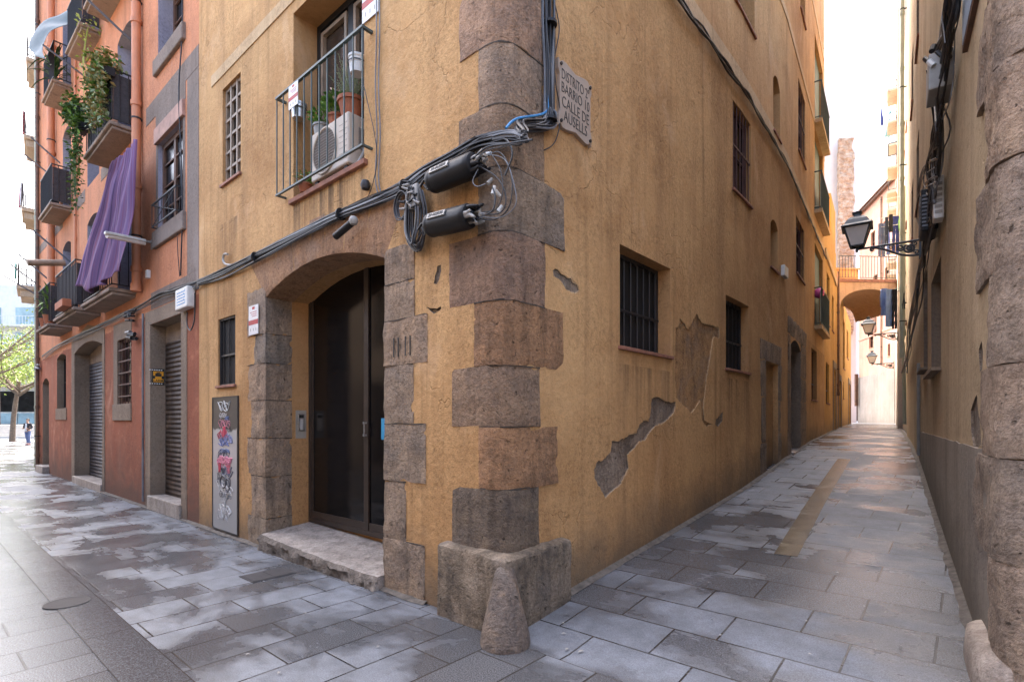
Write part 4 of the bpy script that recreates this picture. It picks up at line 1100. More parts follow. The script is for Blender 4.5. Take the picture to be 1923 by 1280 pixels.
mb = MB(); mb.grid(lambda i, j: ((i-2)*.035*(1-.3*j/5), -.128-.012*math.cos((i-2)*.6)+.012*(j > 3), .92+.10*j), 4, 5); mb.build('shirt', M['shirt'], P0, world=False, solid=.01, smooth='full')
mb = MB(); n = 14
mb.grid(lambda i, j: (.088*math.sin(math.pi*(j+1)/9)*math.cos(i/n*2*math.pi), .004+.10*math.sin(math.pi*(j+1)/9)*math.sin(i/n*2*math.pi)+.02, 1.675+.085*math.cos(math.pi*(j+.3)/9)) if j < 5 else (.088*math.cos(i/n*2*math.pi), .03+.09*abs(math.sin(i/n*2*math.pi)), 1.64), n, 5); mb.build('hair', M['hair'], P0, world=False, smooth='full', solid=.008)
for sx, oy in ((.12, -.06), (-.125, .10)):
    mb = MB(); mb.box((sx, oy, .04), (.085, .25, .08)); mb.build('shoe', M['shoe'], P0, world=False, bevel=.03)
# ================================================================== RIGHT HAND HOUSE
M['beige'] = stucco('beige_stucco', (.55,.42,.27), (.42,.315,.195), (.28,.21,.14), None, .5, .45, mott=.6)
M['dado'] = stucco('grey_cement_dado', (.33,.285,.235), (.24,.205,.175), (.15,.13,.115), (.15,.13,.105), .55, .4, True)
rh = thing('beige_house', 'tall beige stucco house with rounded stone corner and grey cement dado on the right', 'house', (Q0.x, Q0.y, 0))
D3 = Vector((.7, 1.0)).normalized(); T3 = Vector((1.156, -1)).normalized()
W3b = Wall([Q0, Q0+T3*40], 1)
if W3b.P(1, 0, 1).y > W3b.P(1, 0, 0).y: W3b.side = -1
e3 = W3.hit(1703)
em = W3.hit(1732)
foot = [W3.P(.12, 0), W3b.P(.12, 0), W3b.P(9, 0), W3.P(em, 0)+Vector((9, -6, 0)), W3.P(em, 0)]
foot2 = [W3.P(em+.001, 0), W3.P(em+.001, 0)+Vector((9, -6, 0)), W3.P(e3, 0)+Vector((7, -4, 0)), W3.P(e3, 0)]
cut = []; cutb = []
m_ = MB(); m_.wprism(W3, rough_poly(W3, [(1823,770),(1829,752),(1834,740),(1837,770),(1841,800),(1843,836),(1834,842),(1828,838),(1824,812)], .012), -.014, .2, 3); cut.append(m_)
m_ = MB(); m_.wprism(W3, rough_poly(W3, [(1838,655),(1843,640),(1846,660),(1845,690),(1840,700)], .01), -.012, .2, 3); cut.append(m_)
n1 = opening(W3, W3.rect(1749, 1767, (1767, 480), (1767, 690)), .20, 2, 0, cut)
n2 = opening(W3, W3.rect(1734.5, 1742, (1742, 500), (1742, 690)), .20, 2, 0, cut)
ups = []
for z in (5.6, 8.6, 11.6):
    for pl_, pr_ in ((1712, 1715), (1722, 1726)):
        a, b = W3.hit(pr_), W3.hit(pl_); ups.append(opening(W3, (a, a+.9, z, z+1.3), .16, 2, 0, cutb))
boolean_building('wall', [(q.x, q.y) for q in foot], lambda q: -.2, 8.9, cut, [M['beige'], M['beige'], M['sand'], M['bare']], rh)
boolean_building('wall', [(q.x, q.y) for q in foot2], lambda q: -.2, 14.0, cutb, [M['beige'], M['beige'], M['sand']], rh)
for r in (n1, n2): window(W3, r, .18, rh, 'wood', 1, 1, 0, sillm='sand', sd=.09)
for r in ups: window(W3, r, .14, rh, 'redwood', 1, 1, 0)
mb = MB(); n = 30; s0, s1 = W3.hit(1862), W3.hit(1727)
def P(i, j):
    s = s0+(s1-s0)*i/n; q = W3.P(s, 0); zb = gz(q.x, q.y)-.1; zt = 1.42+.012*noise.noise(Vector((s*3, 0, 4)))
    return tuple(W3.P(s, (zb, zt, zt+.004)[j], (.009, .009, -.02)[j]))
mb.grid(P, n, 2); mb.build('dado', M['dado'], rh)
def right_path(a, b, r=.17):
    pts = [W3.P(a-(a-r)*i/8, 0) for i in range(8)]
    A, B_ = W3.P(r, 0), W3b.P(r, 0); q0 = Vector((Q0.x, Q0.y, 0))
    for i in range(9):
        u = i/8; pts.append(A*(1-u)**2+q0*2*u*(1-u)+B_*u*u)
    pts += [W3b.P(r+(b-r)*i/8, 0) for i in range(1, 9)]
    out = []
    for i, q in enumerate(pts):
        t_ = pts[min(i+1, len(pts)-1)]-pts[max(i-1, 0)]; t_.normalize(); out.append((q.xy, Vector((t_.y, -t_.x)) if Vector((t_.y, -t_.x)).dot(Vector((-1, -.3))) > 0 else Vector((-t_.y, t_.x))))
    return out
zq = lambda y: EYE+(HY-y)/F*2.85
M['rstone'] = stone('weathered_pink_quoin', (.42,.325,.25), (.31,.24,.19), (.48,.37,.27), .8)
ys = [-420,-230,-60,110,297,500,683,862,1058,1290]; xl = [1850,1862,1845,1858,1840,1866,1850,1836,1864]
for yt, yb, x in zip(ys, ys[1:], xl):
    stone_block(None, 0, 0, zq(yb)+.002, zq(yt)-.002, M['rstone'], rh, path=right_path(W3.hit(x), .55), amp=.011, d=.040)
for k in range(9): stone_block(None, 0, 0, zq(-420)+.5*k+.002, zq(-420)+.5*(k+1)-.002, M['rstone'], rh, path=right_path((.3, .42)[k % 2], .5), amp=.009, d=.04)
fs_ = MB()
c_ = W3.P(.30, 0, .10)
def P(i, j):
    a = 2*math.pi*i/20; r_ = (.24, .24, .225, .18, .09, 0)[j]; z = (-.1, .15, .26, .30, .315, .32)[j]
    ca_, sa_ = math.cos(a), math.sin(a); sq = lambda v: math.copysign(abs(v)**.55, v); q = W3.P(.36+1.5*r_*sq(ca_), 0, -.05+.66*r_*sq(sa_)); h = .022*noise.noise(Vector((q.x*6, q.y*6, z*6)))
    return (q.x+h, q.y+h, z+gz(q.x, q.y)*.3+h)
fs_.grid(P, 20, 5); tag(fs_.build('corner_stone', M['step'], None, smooth='full'), 'rounded pale kerb stone at the foot of the right hand house corner', 'guard stone')
pipe(W3, 1703, 3.4, 13.9, .055, 'pipeg', rh, d=.11)
# ---------- the rest of the right side of the alley
M['cream2'] = stucco('pale_alley_stucco', (.56,.44,.29), (.48,.37,.24), (.38,.30,.2), (.25,.21,.18), .9, .3, True)
M['whites'] = stucco('whitewashed_alley_stucco', (.60,.54,.46), (.53,.47,.40), (.42,.37,.32), (.25,.22,.2), .9, .3, True)
ah = thing('plastered_alley_house', 'pale plastered alley house beside the long green drainpipe', 'house', tuple(W3.P(e3+3, 0)))
e4 = W3.hit(1692)
cut = []
foot = [W3.P(e3+.004, 0, -.05), W3.P(e4, 0, -.05), W3.P(e4, 0)+Vector((6, -3, 0)), W3.P(e3, 0)+Vector((7.02, -4.02, 0))]
W3c = Wall([W3.P(0, 0, -.05).xy, W3.P(50, 0, -.05).xy], W3.side)
aw_ = [opening(W3c, (e3+d_, e3+d_+.8, z, z+1.25), .2, 1, 0, cut) for z in (4.6, 7.6, 10.6) for d_ in (1.2, 3.4, 5.6)]
boolean_building('wall', [(q.x, q.y) for q in foot], -.2, 14.2, cut, [M['cream2'], M['cream2']], ah)
for r in aw_: window(W3c, r, .18, ah, 'redwood', 1, 1, 0)
pipe(W3c, 1697, 4.3, 9, .05, 'pipeg', ah, s=e3+2.2)
mb = MB(); mb.tube(smoothline([W3c.P(e3+2.2, 4.32, .07), W3c.P(e3+2.2, 4.15, .1), W3c.P(e3+1.9, 4.05, .13), W3c.P(e3+1.7, 3.8, .09), W3c.P(e3+1.7, 1.5, .06)], 5), .05, 10); mb.build('downpipe', M['pipeg'], ah, smooth=True)
wh = thing('whitewashed_house', 'tall whitewashed house with brown louvred shutters above the alley bridge', 'house', tuple(W3.P(e4+3, 0)))
foot = [W3.P(e4+.004, 0, .10), W3.P(W3.hit(1682.5), 0, .02), W3.P(W3.hit(1682.5), 0)+Vector((6, -2, 0)), W3.P(e4, 0)+Vector((6.02, -3.02, 0))]
cut = []; e5 = W3.hit(1682.5)
W3d = Wall([W3.P(e4+.004, 0, .10).xy, W3.P(e5, 0, .02).xy], W3.side)
ww = [opening(W3d, (d_, d_+1.0, z, z+1.9), .1, 0, 0, cut) for z in (8.8, 11.9, 15.0) for d_ in (1.0, 3.8, 6.2)]
boolean_building('wall', [(q.x, q.y) for q in foot], -.2, 19.5, cut, [M['whites']], wh)
for s0, s1, z0, z1 in ww:
    mb = MB(); mb.wbox(W3d, s0-.002, s1+.002, z0, z1, -.105, .02); mb.build('louvre_shutter', M['slat'], wh)
    mb = MB(); mb.wbox(W3d, s0-.15, s1+.15, z0-.22, z0-.12, -.1, .35); b = mb.build('balcony', M['whites'], wh)
    mb = MB(); railing(mb, W3d, s0-.1, s1+.1, z0-.05, z0+.8, .30, 8, True, .01); mb.build('railing', M['greeniron'], b)
# ---------- pink house that closes the view
M['pinkw'] = stucco('pink_stucco', (.60,.36,.27), (.53,.31,.23), (.42,.26,.2), None, .5, .2, mott=.35)
M['conc'] = stucco('grey_rendered_plinth', (.33,.30,.27), (.27,.245,.22), (.17,.155,.14), (.15,.13,.12), 1.0, .3, True, .75)
ph = thing('pink_house', 'pink stucco house over a tall grey plinth closing the far end of the alley', 'house', (22, 31, 1.3))
pA, pB = Vector((21.62, 30.02)), Vector((23.2, 35.6))
WP = Wall([pA, pB], -1)
if WP.P(1, 0, 1).x > WP.P(1, 0, 0).x: WP.side = 1
cut = []
pw = [opening(WP, WP.rect(1667, 1671.5, (1667, 646), (1667, 669)), .15, 0, 0, cut), opening(WP, WP.rect(1632, 1640, (1632, 625), (1632, 655)), .15, 0, 0, cut), opening(WP, WP.rect(1634, 1641, (1634, 577), (1634, 600)), .25, 0, .0, cut),
      opening(WP, (1.0, 1.7, 12.2, 13.4), .15, 0, 0, cut), opening(WP, (3.0, 3.7, 12.2, 13.4), .15, 0, 0, cut), opening(WP, (.8, 1.5, 9.4, 10.6), .15, 0, 0, cut), opening(WP, (2.6, 3.3, 9.4, 10.6), .15, 0, 0, cut)]
boolean_building('wall', [tuple(pA), tuple(pB), (28, 37), (28, 29)], .8, 15.2, cut, [M['pinkw']], ph)
mb = MB(); zt = EYE+(HY-694)/F*30; mb.wbox(WP, -.0, 5.86, .8, zt, -.1, .05); mb.build('plinth', M['conc'], ph)
mb = MB(); mb.wbox(WP, -.1, 5.9, 15.2, 15.32, -.4, .2); mb.wbox(WP, -.1, 5.9, 15.32, 15.40, -.4, .3); mb.build('eave', M['wood'], ph)
mb = MB(); mb.wbox(WP, 0, 5.85, 6.9, 7.02, -.1, .04); mb.build('string_course', M['pinkw'], ph)
for r in pw: window(WP, r, .13, ph, 'wood', 1, 1, 0, sillm='pinkw')
mb = MB(); r = pw[1]; mb.wbox(WP, r[0]-.5, r[0]-.03, r[2]+.9, r[3]+.9, .02, .05); mb.build('open_shutter', M['slat'], ph)
pipe(WP, 0, 5.0, 15, .04, 'sand', ph, s=1.9)
# ---------- low yellow house on the left after the corner house
lh = thing('low_yellow_house', 'lower ochre house after the corner house, ending at the alley bridge', 'house', tuple(W2.P(S2+3, 0)))
M['ochre2'] = stucco('sunny_ochre_stucco', (.60,.35,.115), (.50,.275,.085), (.38,.21,.08), (.22,.16,.11), .9, .4, True, .4)
sa = W2.hit(1570); sb = W2.hit(1598)
def low(s0, s1, top, dpt, cuts, mats):
    a, b = W2.P(s0, 0), W2.P(s1, 0); back = Vector((-.82, .573, 0))*dpt
    return boolean_building('wall', [(q.x, q.y) for q in (a, b, b+back, a+back)], .2, top, cuts, mats, lh)
WL2 = Wall([W2.P(S2, 0).xy, W2.P(S2+22, 0).xy], W2.side)
cut = []; lo_w = []
for (a, b, t_, bt, dp) in ((1552.5,1558,509,604,.14),(1562,1565.5,552,619,.14),(1551,1557,679,756,.2)):
    lo_w.append(opening(WL2, WL2.rect(a, b, (a, t_), (a, bt)), dp, 0, 0, cut))
d1 = WL2.rect(1564.5,1569,(1564.5,690),(1564.5,812)); lo_d = [opening(WL2, d1, .2, 0, .1, cut)]
low(S2+.004, sa, 8.0, 4.5, cut, [M['ochre2']])
cut = []; n0 = len(lo_w)
for (a, b, t_, bt, dp) in ((1583,1586.5,597,690,.14),(1590,1593,617,670,.14),(1583.5,1585,716,748,.1)):
    lo_w.append(opening(WL2, WL2.rect(a, b, (a, t_), (a, bt)), dp, 0, 0, cut))
for (a, b, t_, bt) in ((1574,1579,712,808),(1593,1597,719,797)): lo_d.append(opening(WL2, WL2.rect(a, b, (a, t_), (a, bt)), .2, 0, 0, cut))
low(sa+.004, sb, 7.0, 4.5, cut, [M['ochre2']])
low(sa-.9, sa-.004+.6, 9.5, 2.2, [], [M['ochre2']]) if False else None
mb = MB()
a, b = W2.P(sa-2.2, 0, -.02), W2.P(sa-.02, 0, -.02); back = Vector((-.82, .573, 0))*3.0
mb.prism([(q.x, q.y, 8.0) for q in (a, b, b+back, a+back)], [(q.x, q.y, 9.6) for q in (a, b, b+back, a+back)]); mb.build('roof_block', M['ochre2'], lh)
for r in lo_w: window(WL2, r, .12, lh, 'redwood', 1, 1, 3)
for r in lo_d:
    mb = MB(); mb.wbox(WL2, r[0], r[1], r[2]-.02, r[3], -.21, -.16); mb.build('door', M['wood'], lh)
    mb = MB(); mb.wbox(WL2, r[0]-.22, r[0]-.003, r[2]-.1, r[3]+.25, -.02, .03); mb.wbox(WL2, r[1]+.003, r[1]+.22, r[2]-.1, r[3]+.25, -.02, .03); mb.wbox(WL2, r[0], r[1], r[3]+.004, r[3]+.25, -.02, .03); mb.build('door_surround', M['sand'], lh)
sx = W2.hit(1570)-S2; pipe(WL2, 0, 2.6, 7.4, .04, 'wood', lh, s=sx+.3)
band(WL2, .05, sa-S2-.05, 6.75, 6.95, .05, 'string_course', 'band', lh)
# ---------- arched bridge with terrace across the alley
br = thing('alley_bridge', 'arched plaster bridge with terrace railing spanning the alley', 'bridge', tuple(W2.P(sa, 6.0)))
M['bridge'] = stucco('orange_bridge_plaster', (.60,.40,.26), (.54,.35,.22), (.42,.27,.17), None, .5, .2, mott=.3)
bA = WL2.P(W2.hit(1575.5)-S2, 0).xy
bB = Vector((16.02, 22.0))
WB = Wall([bA, bB], 1)
if WB.P(1, 0, 1).y > WB.P(1, 0, 0).y: WB.side = -1
Lb = WB.cum[-1]
n = 20; zs_, zcn = 6.15, 7.02
lo = [(Lb*i/n, zs_+(zcn-zs_)*math.sqrt(max(0, 1-(2*i/n-1)**2))**.9) for i in range(n+1)]
mb = MB(); mb.wprism(WB, [(0, 7.3)]+lo+[(Lb, 7.3)], -2.6, .0); mb.build('arch', M['bridge'], br)
mb = MB(); mb.wbox(WB, 0, Lb, 7.302, 7.42, -2.6, .05); mb.build('cornice', M['sill'], br)
mb = MB(); mb.wbox(WB, 0, Lb, 7.422, 8.5, -2.58, -2.4); mb.wbox(WB, 0, Lb, 8.502, 8.58, -2.64, -2.34); mb.build('parapet', plain('orange_parapet', (.62,.33,.12), .9, 0, .3, 1.5, .3), br)
mb = MB(); railing(mb, WB, .05, Lb-.05, 7.5, 8.38, -.04, 20, False, .012, .016); mb.build('railing', M['greeniron'], br)
# ---------- buildings beyond
M['sun'] = plain('bright_white_wall', (.72,.70,.67), .9, 0, .05, 1)
fw_ = thing('white_block', 'tall white blank walled building behind the low ochre house', 'building', (24.5, 42, 1))
mb = MB(); mb.hexa([(20, 41, 0), (26.0, 40.2, 0), (26.8, 52, 0), (20, 52, 0), (20, 41, 29.2), (26.0, 40.2, 28.2), (26.8, 52, 28.2), (20, 52, 29.2)]); mb.build('wall', M['sun'], fw_)
mb = MB()
for i in range(13): x = 23.6+i*.145; mb.tube([(x, 41-.1333*(x-20)+.1, 28.4), (x, 41-.1333*(x-20)+.1, 29.9)], .02, 5)
mb.box((24.5, 40.5, 29.9), (1.9, .06, .05)); mb.build('roof_railing', M['iron'], fw_)
M['rubble'] = None
t = MT('rubble_stone'); vo = NODE(t.nt, 'ShaderNodeTexVoronoi', Vector=t.map((2.2, 2.2, 4.5)), Scale=1.0, Randomness=1.0)
c = t.mix(.6, t.ramp(t.noise(2.5, 5, .7), [(.3, (.34,.20,.12)), (.5, (.50,.36,.25)), (.7, (.66,.55,.43))]), t.ramp(t.z(vo.outputs['Color'])[0], [(0, .35), (1, .75)]), 'SOFT_LIGHT'); t.set(c, .95, 0, .2)
t.bump(t.math('ADD', vo.outputs['Distance'], t.noise(6, 4)), 1.0, .15); M['rubble'] = t.m
rw = MB(); n = 40
def P(i, j):
    x = 24.5+(25.5-24.5)*i/4; y = 40.3-.13*i/4; z = 8+ (22.6-8)*j/n
    h = .16*noise.noise(Vector((x*3, z*2.2, 1)))+.1*noise.noise(Vector((x*8, z*6, 4)))
    if i == 4: x += .25*noise.noise(Vector((z*1.3, 0, 7)))
    return (x-.12+(h if i in (0, 4) else 0)*.5, y-.5+h, z)
rw.grid(P, 4, n); o = rw.build('rubble_wall', M['rubble'], None, solid=.3)
tag(o, 'broken edge of a rubble stone wall against the tall white building', 'wall')
ks = thing('shop_kiosk', 'small shop front with green shutter and orange canopy at the alley end', 'shop', (28, 44, 1.5))
def fb(px0, px1, y0, y1, Y, th): 
    x0, x1 = (px0-CX)/F*Y, (px1-CX)/F*Y; z0, z1 = EYE+(HY-y1)/F*Y, EYE+(HY-y0)/F*Y
    m_ = MB(); m_.box(((x0+x1)/2, Y+th/2, (z0+z1)/2), (x1-x0, th, z1-z0)); return m_
fb(1590, 1618, 733, 776, 46, .2).build('shutter', plain('bright_green_shutter', (.06,.42,.22), .5), ks)
fb(1590, 1618, 714, 733, 45.6, 1.2).build('canopy', plain('orange_canopy', (.52,.16,.05), .6), ks)
fb(1590, 1618, 776, 791, 45.9, .3).build('base', M['sun'], ks)
fb(1610, 1612, 716, 790, 45.3, .15).build('post', M['wood'], ks)
sg = fb(1606.5, 1612, 702, 762, 35.45, .12)
tag(sg.build('notice_board', M['wood'], None, bevel=.01), 'dark hanging board at the far corner of the pink house', 'sign')
fwb = MB(); fwb.box((36, 62, 7), (26, 4, 11.5)); tag(fwb.build('far_house', M['sun'], None, bevel=.05), 'pale sunlit house closing the gap beyond the shop front', 'house')
# ---------- the houses behind the viewer, across the street: unseen, built to shade it, height set low to let sky light in
op = thing('facing_house', 'unseen plain ochre house across the street from the arched portal', 'house', tuple(pa(0, -6.0).to_3d()))
WO = Wall([pa(-26, -5.9), pa(30, -5.9)], 1)
if WO.P(1, 0, 1).y < WO.P(1, 0, 0).y: WO.side = -WO.side
cut = []; ow = []
for k in range(14):
    for z in (3.9,): ow.append(opening(WO, (2+k*3.9, 3.1+k*3.9, z, z+2.0), .2, 0, 0, cut))
    ow.append(opening(WO, (1.8+k*3.9, 3.4+k*3.9, .1, 2.9), .3, 0, 0, cut))
f0, f1 = WO.P(0, 0), WO.P(56, 0); bk = WO.P(0, 0, -6), WO.P(56, 0, -6)
boolean_building('wall', [(q.x, q.y) for q in (f0, f1, bk[1], bk[0])], -.2, 6.4, cut, [M['cream']], op)
for r in ow: window(WO, r, .18, op, 'wood', 1, 1, 0, sill=False)
# ================================================================== CABLES ON THE CORNER HOUSE
q = random.Random(21)
def strand(P, seed, amp, k=5):                        # a cable that wanders around a bundle's middle line
    out = []
    for i, p in enumerate(P):
        out.append(Vector(p)+Vector((noise.noise(Vector((i*.55, seed, 1))), noise.noise(Vector((i*.55, seed, 5))), noise.noise(Vector((i*.55, seed, 9)))))*amp)
    return smoothline(out, k)
def wpath(W, L, d): return [W.P(*W.at(x, y, d), d) for x, y in L]
main = [(372,532),(420,512),(480,482),(560,442),(640,402),(700,378),(760,350),(800,322)]
up = [(800,322),(850,298),(900,268),(950,256),(985,258)]
cb = thing('cable_bundle', 'thick bundle of black cables running along the ochre wall and up beside the corner quoins', 'cables', tuple(W1.P(2, 3.5, .05)))
ptsA = wpath(W1, main, .05); ptsB = wpath(W1, up, .06)
s2a = W2.hit(1033, .05)
corner = [W2.P(.10, W2.at(1010, 262, .06)[1], .07), W2.P(s2a-.03, W2.at(1033, 235, .06)[1], .06), W2.P(s2a, W2.at(1033, 200, .06)[1], .05)]
vert = [W2.P(s2a+.005, z, .045) for z in (4.1, 4.5, 4.9, 5.5, 6.2, 6.7)]
full = ptsA+ptsB[1:]+corner+vert
for k in range(15):
    j = Vector((q.uniform(-.012, .012), q.uniform(-.012, .012), q.uniform(-.045, .045)))
    P_ = [p+j*(1 if i < len(full)-7 else .9) for i, p in enumerate(full)]
    for i in range(len(P_)-8, len(P_)): P_[i] = P_[i]+Vector((.66, .75, 0))*(k-7)*.0095
    mb = MB(); mb.tube(strand(P_, k*3.7, .035), q.choice([.006, .008, .010, .012, .007]), 6)
    mb.build('cable', M['cable'] if q.random() < .72 else M['cableg'], cb, smooth=True)
for k in range(9):
    i0 = q.randrange(0, 8); seg = full[i0:i0+q.randrange(4, 8)]
    j = Vector((0, 0, q.uniform(-.07, .05)))
    mb = MB(); mb.tube(strand([p+j for p in seg], 60+k*5.1, .07), q.choice([.004, .005, .006]), 5)
    mb.build('thin_cable', M['cableg'] if q.random() < .6 else M['cable'], cb, smooth=True)
mb = MB(); bl = [ptsB[3]+Vector((0,0,.06)), corner[0]+Vector((-.02,-.02,.05)), corner[1]+Vector((-.03,-.03,.08)), corner[2]+Vector((-.03, -.03, .10))]
mb.tube(smoothline(bl, 6), .010, 6); mb.build('blue_cable', M['blue'], cb, smooth=True)
for p in (full[2], full[4], full[6], vert[0], vert[2]):
    i = full.index(p); t_ = (full[i+1]-full[i-1]).normalized()
    mb = MB(); mb.tube([p-t_*.012, p+t_*.012], .062, 12); mb.build('cable_tie', M['black'], cb, smooth=True)
# continues on the orange house
cbo = thing('cable_run', 'cable run along the orange house under its balconies', 'cables', tuple(W1.P(9, 3.3, .05)))
run = wpath(W1, [(374,531),(330,546),(300,556),(262,577),(225,594),(190,611),(150,630),(110,650),(80,672)], .05)
for k in range(7):
    j = Vector((0, 0, q.uniform(-.05, .05)))
    mb = MB(); mb.tube(strand([p+j for p in run], 100+k*2.9, .05), q.choice([.007, .010, .013]), 6); mb.build('cable', M['cable'], cbo, smooth=True)
mb = MB(); s = W1.hit(344); mb.tube(strand([W1.P(s+.03*math.sin(z*2.1), z, .03) for z in (3.95, 5, 6, 7, 8, 9.5, 11)], 7, .05), .012, 6); mb.build('riser_cable', M['cable'], cbo, smooth=True)
mb = MB(); mb.tube(strand([W1.P(s+.1+.05*math.sin(z*3.1), z, .025) for z in (3.95, 4.6, 5.4, 6.1)], 17, .07), .007, 6); mb.build('riser_cable', M['cable'], cbo, smooth=True)
# loose vertical cables beside the balcony
vc = thing('drop_cable', 'pair of thin grey cables dropping beside the balcony railing', 'cables', tuple(W1.P(1.8, 5, .02)))
for k, (dx, seed) in enumerate(((0, 3), (6, 8))):
    P_ = [W1.P(*W1.at(706+dx+e, y, .02), .02) for y, e in ((-90, 0), (60, 1), (160, -1), (250, 2), (330, -1), (362, 3))]
    mb = MB(); mb.tube(smoothline(P_, 6), .006, 6); mb.build('cable', M['cableg'], vc, smooth=True)
P_ = [W1.P(*W1.at(x, y, .03), .03) for x, y in ((683,160),(692,200),(703,250),(708,300),(700,345),(690,372))]
mb = MB(); mb.tube(smoothline(P_, 6), .004, 6); mb.build('cable', M['cable'], vc, smooth=True)
# coiled slack, loops
co_ = thing('cable_coil', 'coil of spare black cable hanging under the junction of the bundle', 'cables', tuple(W1.P(1.35, 3.3, .06)))
ccx, ccz = W1.at(757, 385, .06)
for k in range(6):
    r1, r2 = .085+.012*q.random(), .115+.02*q.random(); ox, oz = q.uniform(-.012, .012), q.uniform(-.015, .015)
    mb = MB(); mb.tube([W1.P(ccx+ox+r1*math.cos(a*.35), ccz+oz+r2*math.sin(a*.35), .045+.008*k) for a in range(19)], .006, 6); mb.build('coil_turn', M['cable'] if k % 3 else M['cableg'], co_, smooth=True)
dl = thing('cable_drop_loop', 'long drooping loop of black cables hanging left of the two closures', 'cables', tuple(W1.P(1.25, 3.1, .06)))
for k in range(11):
    x0, x1 = q.uniform(766, 780), q.uniform(786, 806); yb = 472-q.uniform(0, 22)
    L_ = [(x0+2, 352), (x0-2, 390), (x0-3, 430), (x0+1, yb-8), ((x0+x1)/2, yb+2), (x1-4, yb-12), (x1, 430), (x1+2, 395), (x1-6, 358)]
    mb = MB(); mb.tube(smoothline([W1.P(*W1.at(x, y, .06), .045+.006*k) for x, y in L_], 5), q.choice([.006, .008, .010, .013]), 6)
    mb.build('cable', M['cable'] if k % 4 else M['cableg'], dl, smooth=True)
mb = MB(); a = W1.hit(782, .05); z0, z1 = W1.at(782, 395, .05)[1], W1.at(782, 350, .05)[1]
mb.wbox(W1, a-.07, a+.06, z0, z1, .05, .10); mb.build('connector_block', M['conn'], dl, bevel=.012)
for k in range(12):
    mb = MB(); s = a+q.uniform(-.12, .10); z = q.uniform(z0, z1+.06); l = q.uniform(.04, .08); e = q.uniform(-.6, .9)
    mb.tube([W1.P(s, z, .10), W1.P(s+l*math.cos(e), z+l*math.sin(e), .12)], [.014, .008], 7); mb.build('connector', M['conn'] if k % 2 else M['black'], dl, smooth=True)
# the two splice closures
def closure(pa_, pb_, rad, label, txt):
    sA, zA = W1.at(*pa_, .13); sB, zB = W1.at(*pb_, .13)
    A, B_ = W1.P(sA, zA, .13), W1.P(sB, zB, .13)
    T = thing('splice_closure', label, 'cable closure', tuple((A+B_)/2), 'cable closures at the corner')
    ax = (B_-A).normalized(); n3 = Vector((N1.x, N1.y, 0)); up_ = ax.cross(n3); up_ = up_ if up_.z > 0 else -up_
    n3 = up_.cross(ax); n3 = n3 if n3.dot(Vector((N1.x, N1.y, 0))) > 0 else -n3
    L_ = (B_-A).length
    def ring(t_, r_, k=28, ribs=0):
        o = A+ax*t_
        return [o+(up_*math.sin(2*math.pi*i/k)+n3*math.cos(2*math.pi*i/k))*r_*(1+(ribs*(.05 if i % 2 else 0) if math.sin(2*math.pi*i/k) < .2 else 0)) for i in range(k)]
    mb = MB(); k = 28; st = [(0, rad*.80), (.006, rad*.95), (.02, rad), (.045, rad), (.05, rad*.985)]+[(L_*.1+(L_*.86)*i/10, rad*.985) for i in range(11)]+[(L_-.006, rad*.9), (L_, rad*.7)]
    rg = [ring(t_, r_, k, 1 if 0.05 < t_ < L_-.02 else 0) for t_, r_ in st]
    mb.add([p for r_ in rg for p in r_], [(j*k+i, j*k+(i+1) % k, (j+1)*k+(i+1) % k, (j+1)*k+i) for j in range(len(st)-1) for i in range(k)]+[tuple(range(k)), tuple((len(st)-1)*k+i for i in range(k))])
    mb.build('body', M['black'], T, smooth=True)
    la = R(22); c0 = A+ax*(L_*.36)+(up_*math.sin(la)+n3*math.cos(la))*(rad+.002)
    ln = (up_*math.sin(la)+n3*math.cos(la)); lu = (up_*math.cos(la)-n3*math.sin(la))
    mb = MB(); hw, hh = L_*.22, .024
    p = [c0+ax*(sx*hw)+lu*(sy*hh)+ln*(.006 if abs(sy) < 2 else 0) for sx, sy in ((-1,-1),(1,-1),(1,1),(-1,1))]
    mb.hexa([x-ln*.012 for x in p]+p); lb = mb.build('label_plate', M['conn'], T)
    rt = ax if ax.dot(Vector((1, 0, 0))) > 0 else -ax
    text_mesh('label_text', txt, lambda x, y, h: c0+rt*x+lu*y+ln*(.0065+h), .040, M['ink'], lb, bold=.0006)
    for i in range(14):
        a_ = i*2*math.pi/14+q.uniform(-.2, .2); r_ = rad*q.uniform(.25, .85); o = A+ax*(L_-.004)+(up_*math.sin(a_)+n3*math.cos(a_))*r_
        l = q.uniform(.05, .12); e_ = o+ax*l+Vector((q.gauss(0, .012), q.gauss(0, .012), q.gauss(0, .015)))
        mb = MB(); mb.tube([o, o+ax*l*.5, e_], [.019, .017, .010], 8); mb.build('cable_gland', M['black'] if q.random() < .65 else M['conn'], T, smooth=True)
    for i in range(4):
        a_ = i*1.5+.3; o = A+(up_*math.sin(a_)+n3*math.cos(a_))*rad*.5
        mb = MB(); mb.tube(smoothline([o, o-ax*.05, o-ax*.10+Vector((0,0,.03*i-.04))], 4), .011, 7); mb.build('cable_gland', M['black'], T, smooth=True)
    return T, B_, ax
T1, e1_, ax1 = closure((812,342), (892,308), .096, 'upper black ribbed cable closure with grey label on the ochre wall', '29-062020')
T2, e2_, ax2 = closure((808,424), (884,405), .096, 'lower black ribbed cable closure with grey label beside the quoins', '29-062030')
lp = thing('cable_loops', 'loose thin loops of cable curling between the two closures over the quoin', 'cables', tuple(e1_))
rt = lambda px, py, d=.14: W1.P(*W1.at(px, py, d), d)
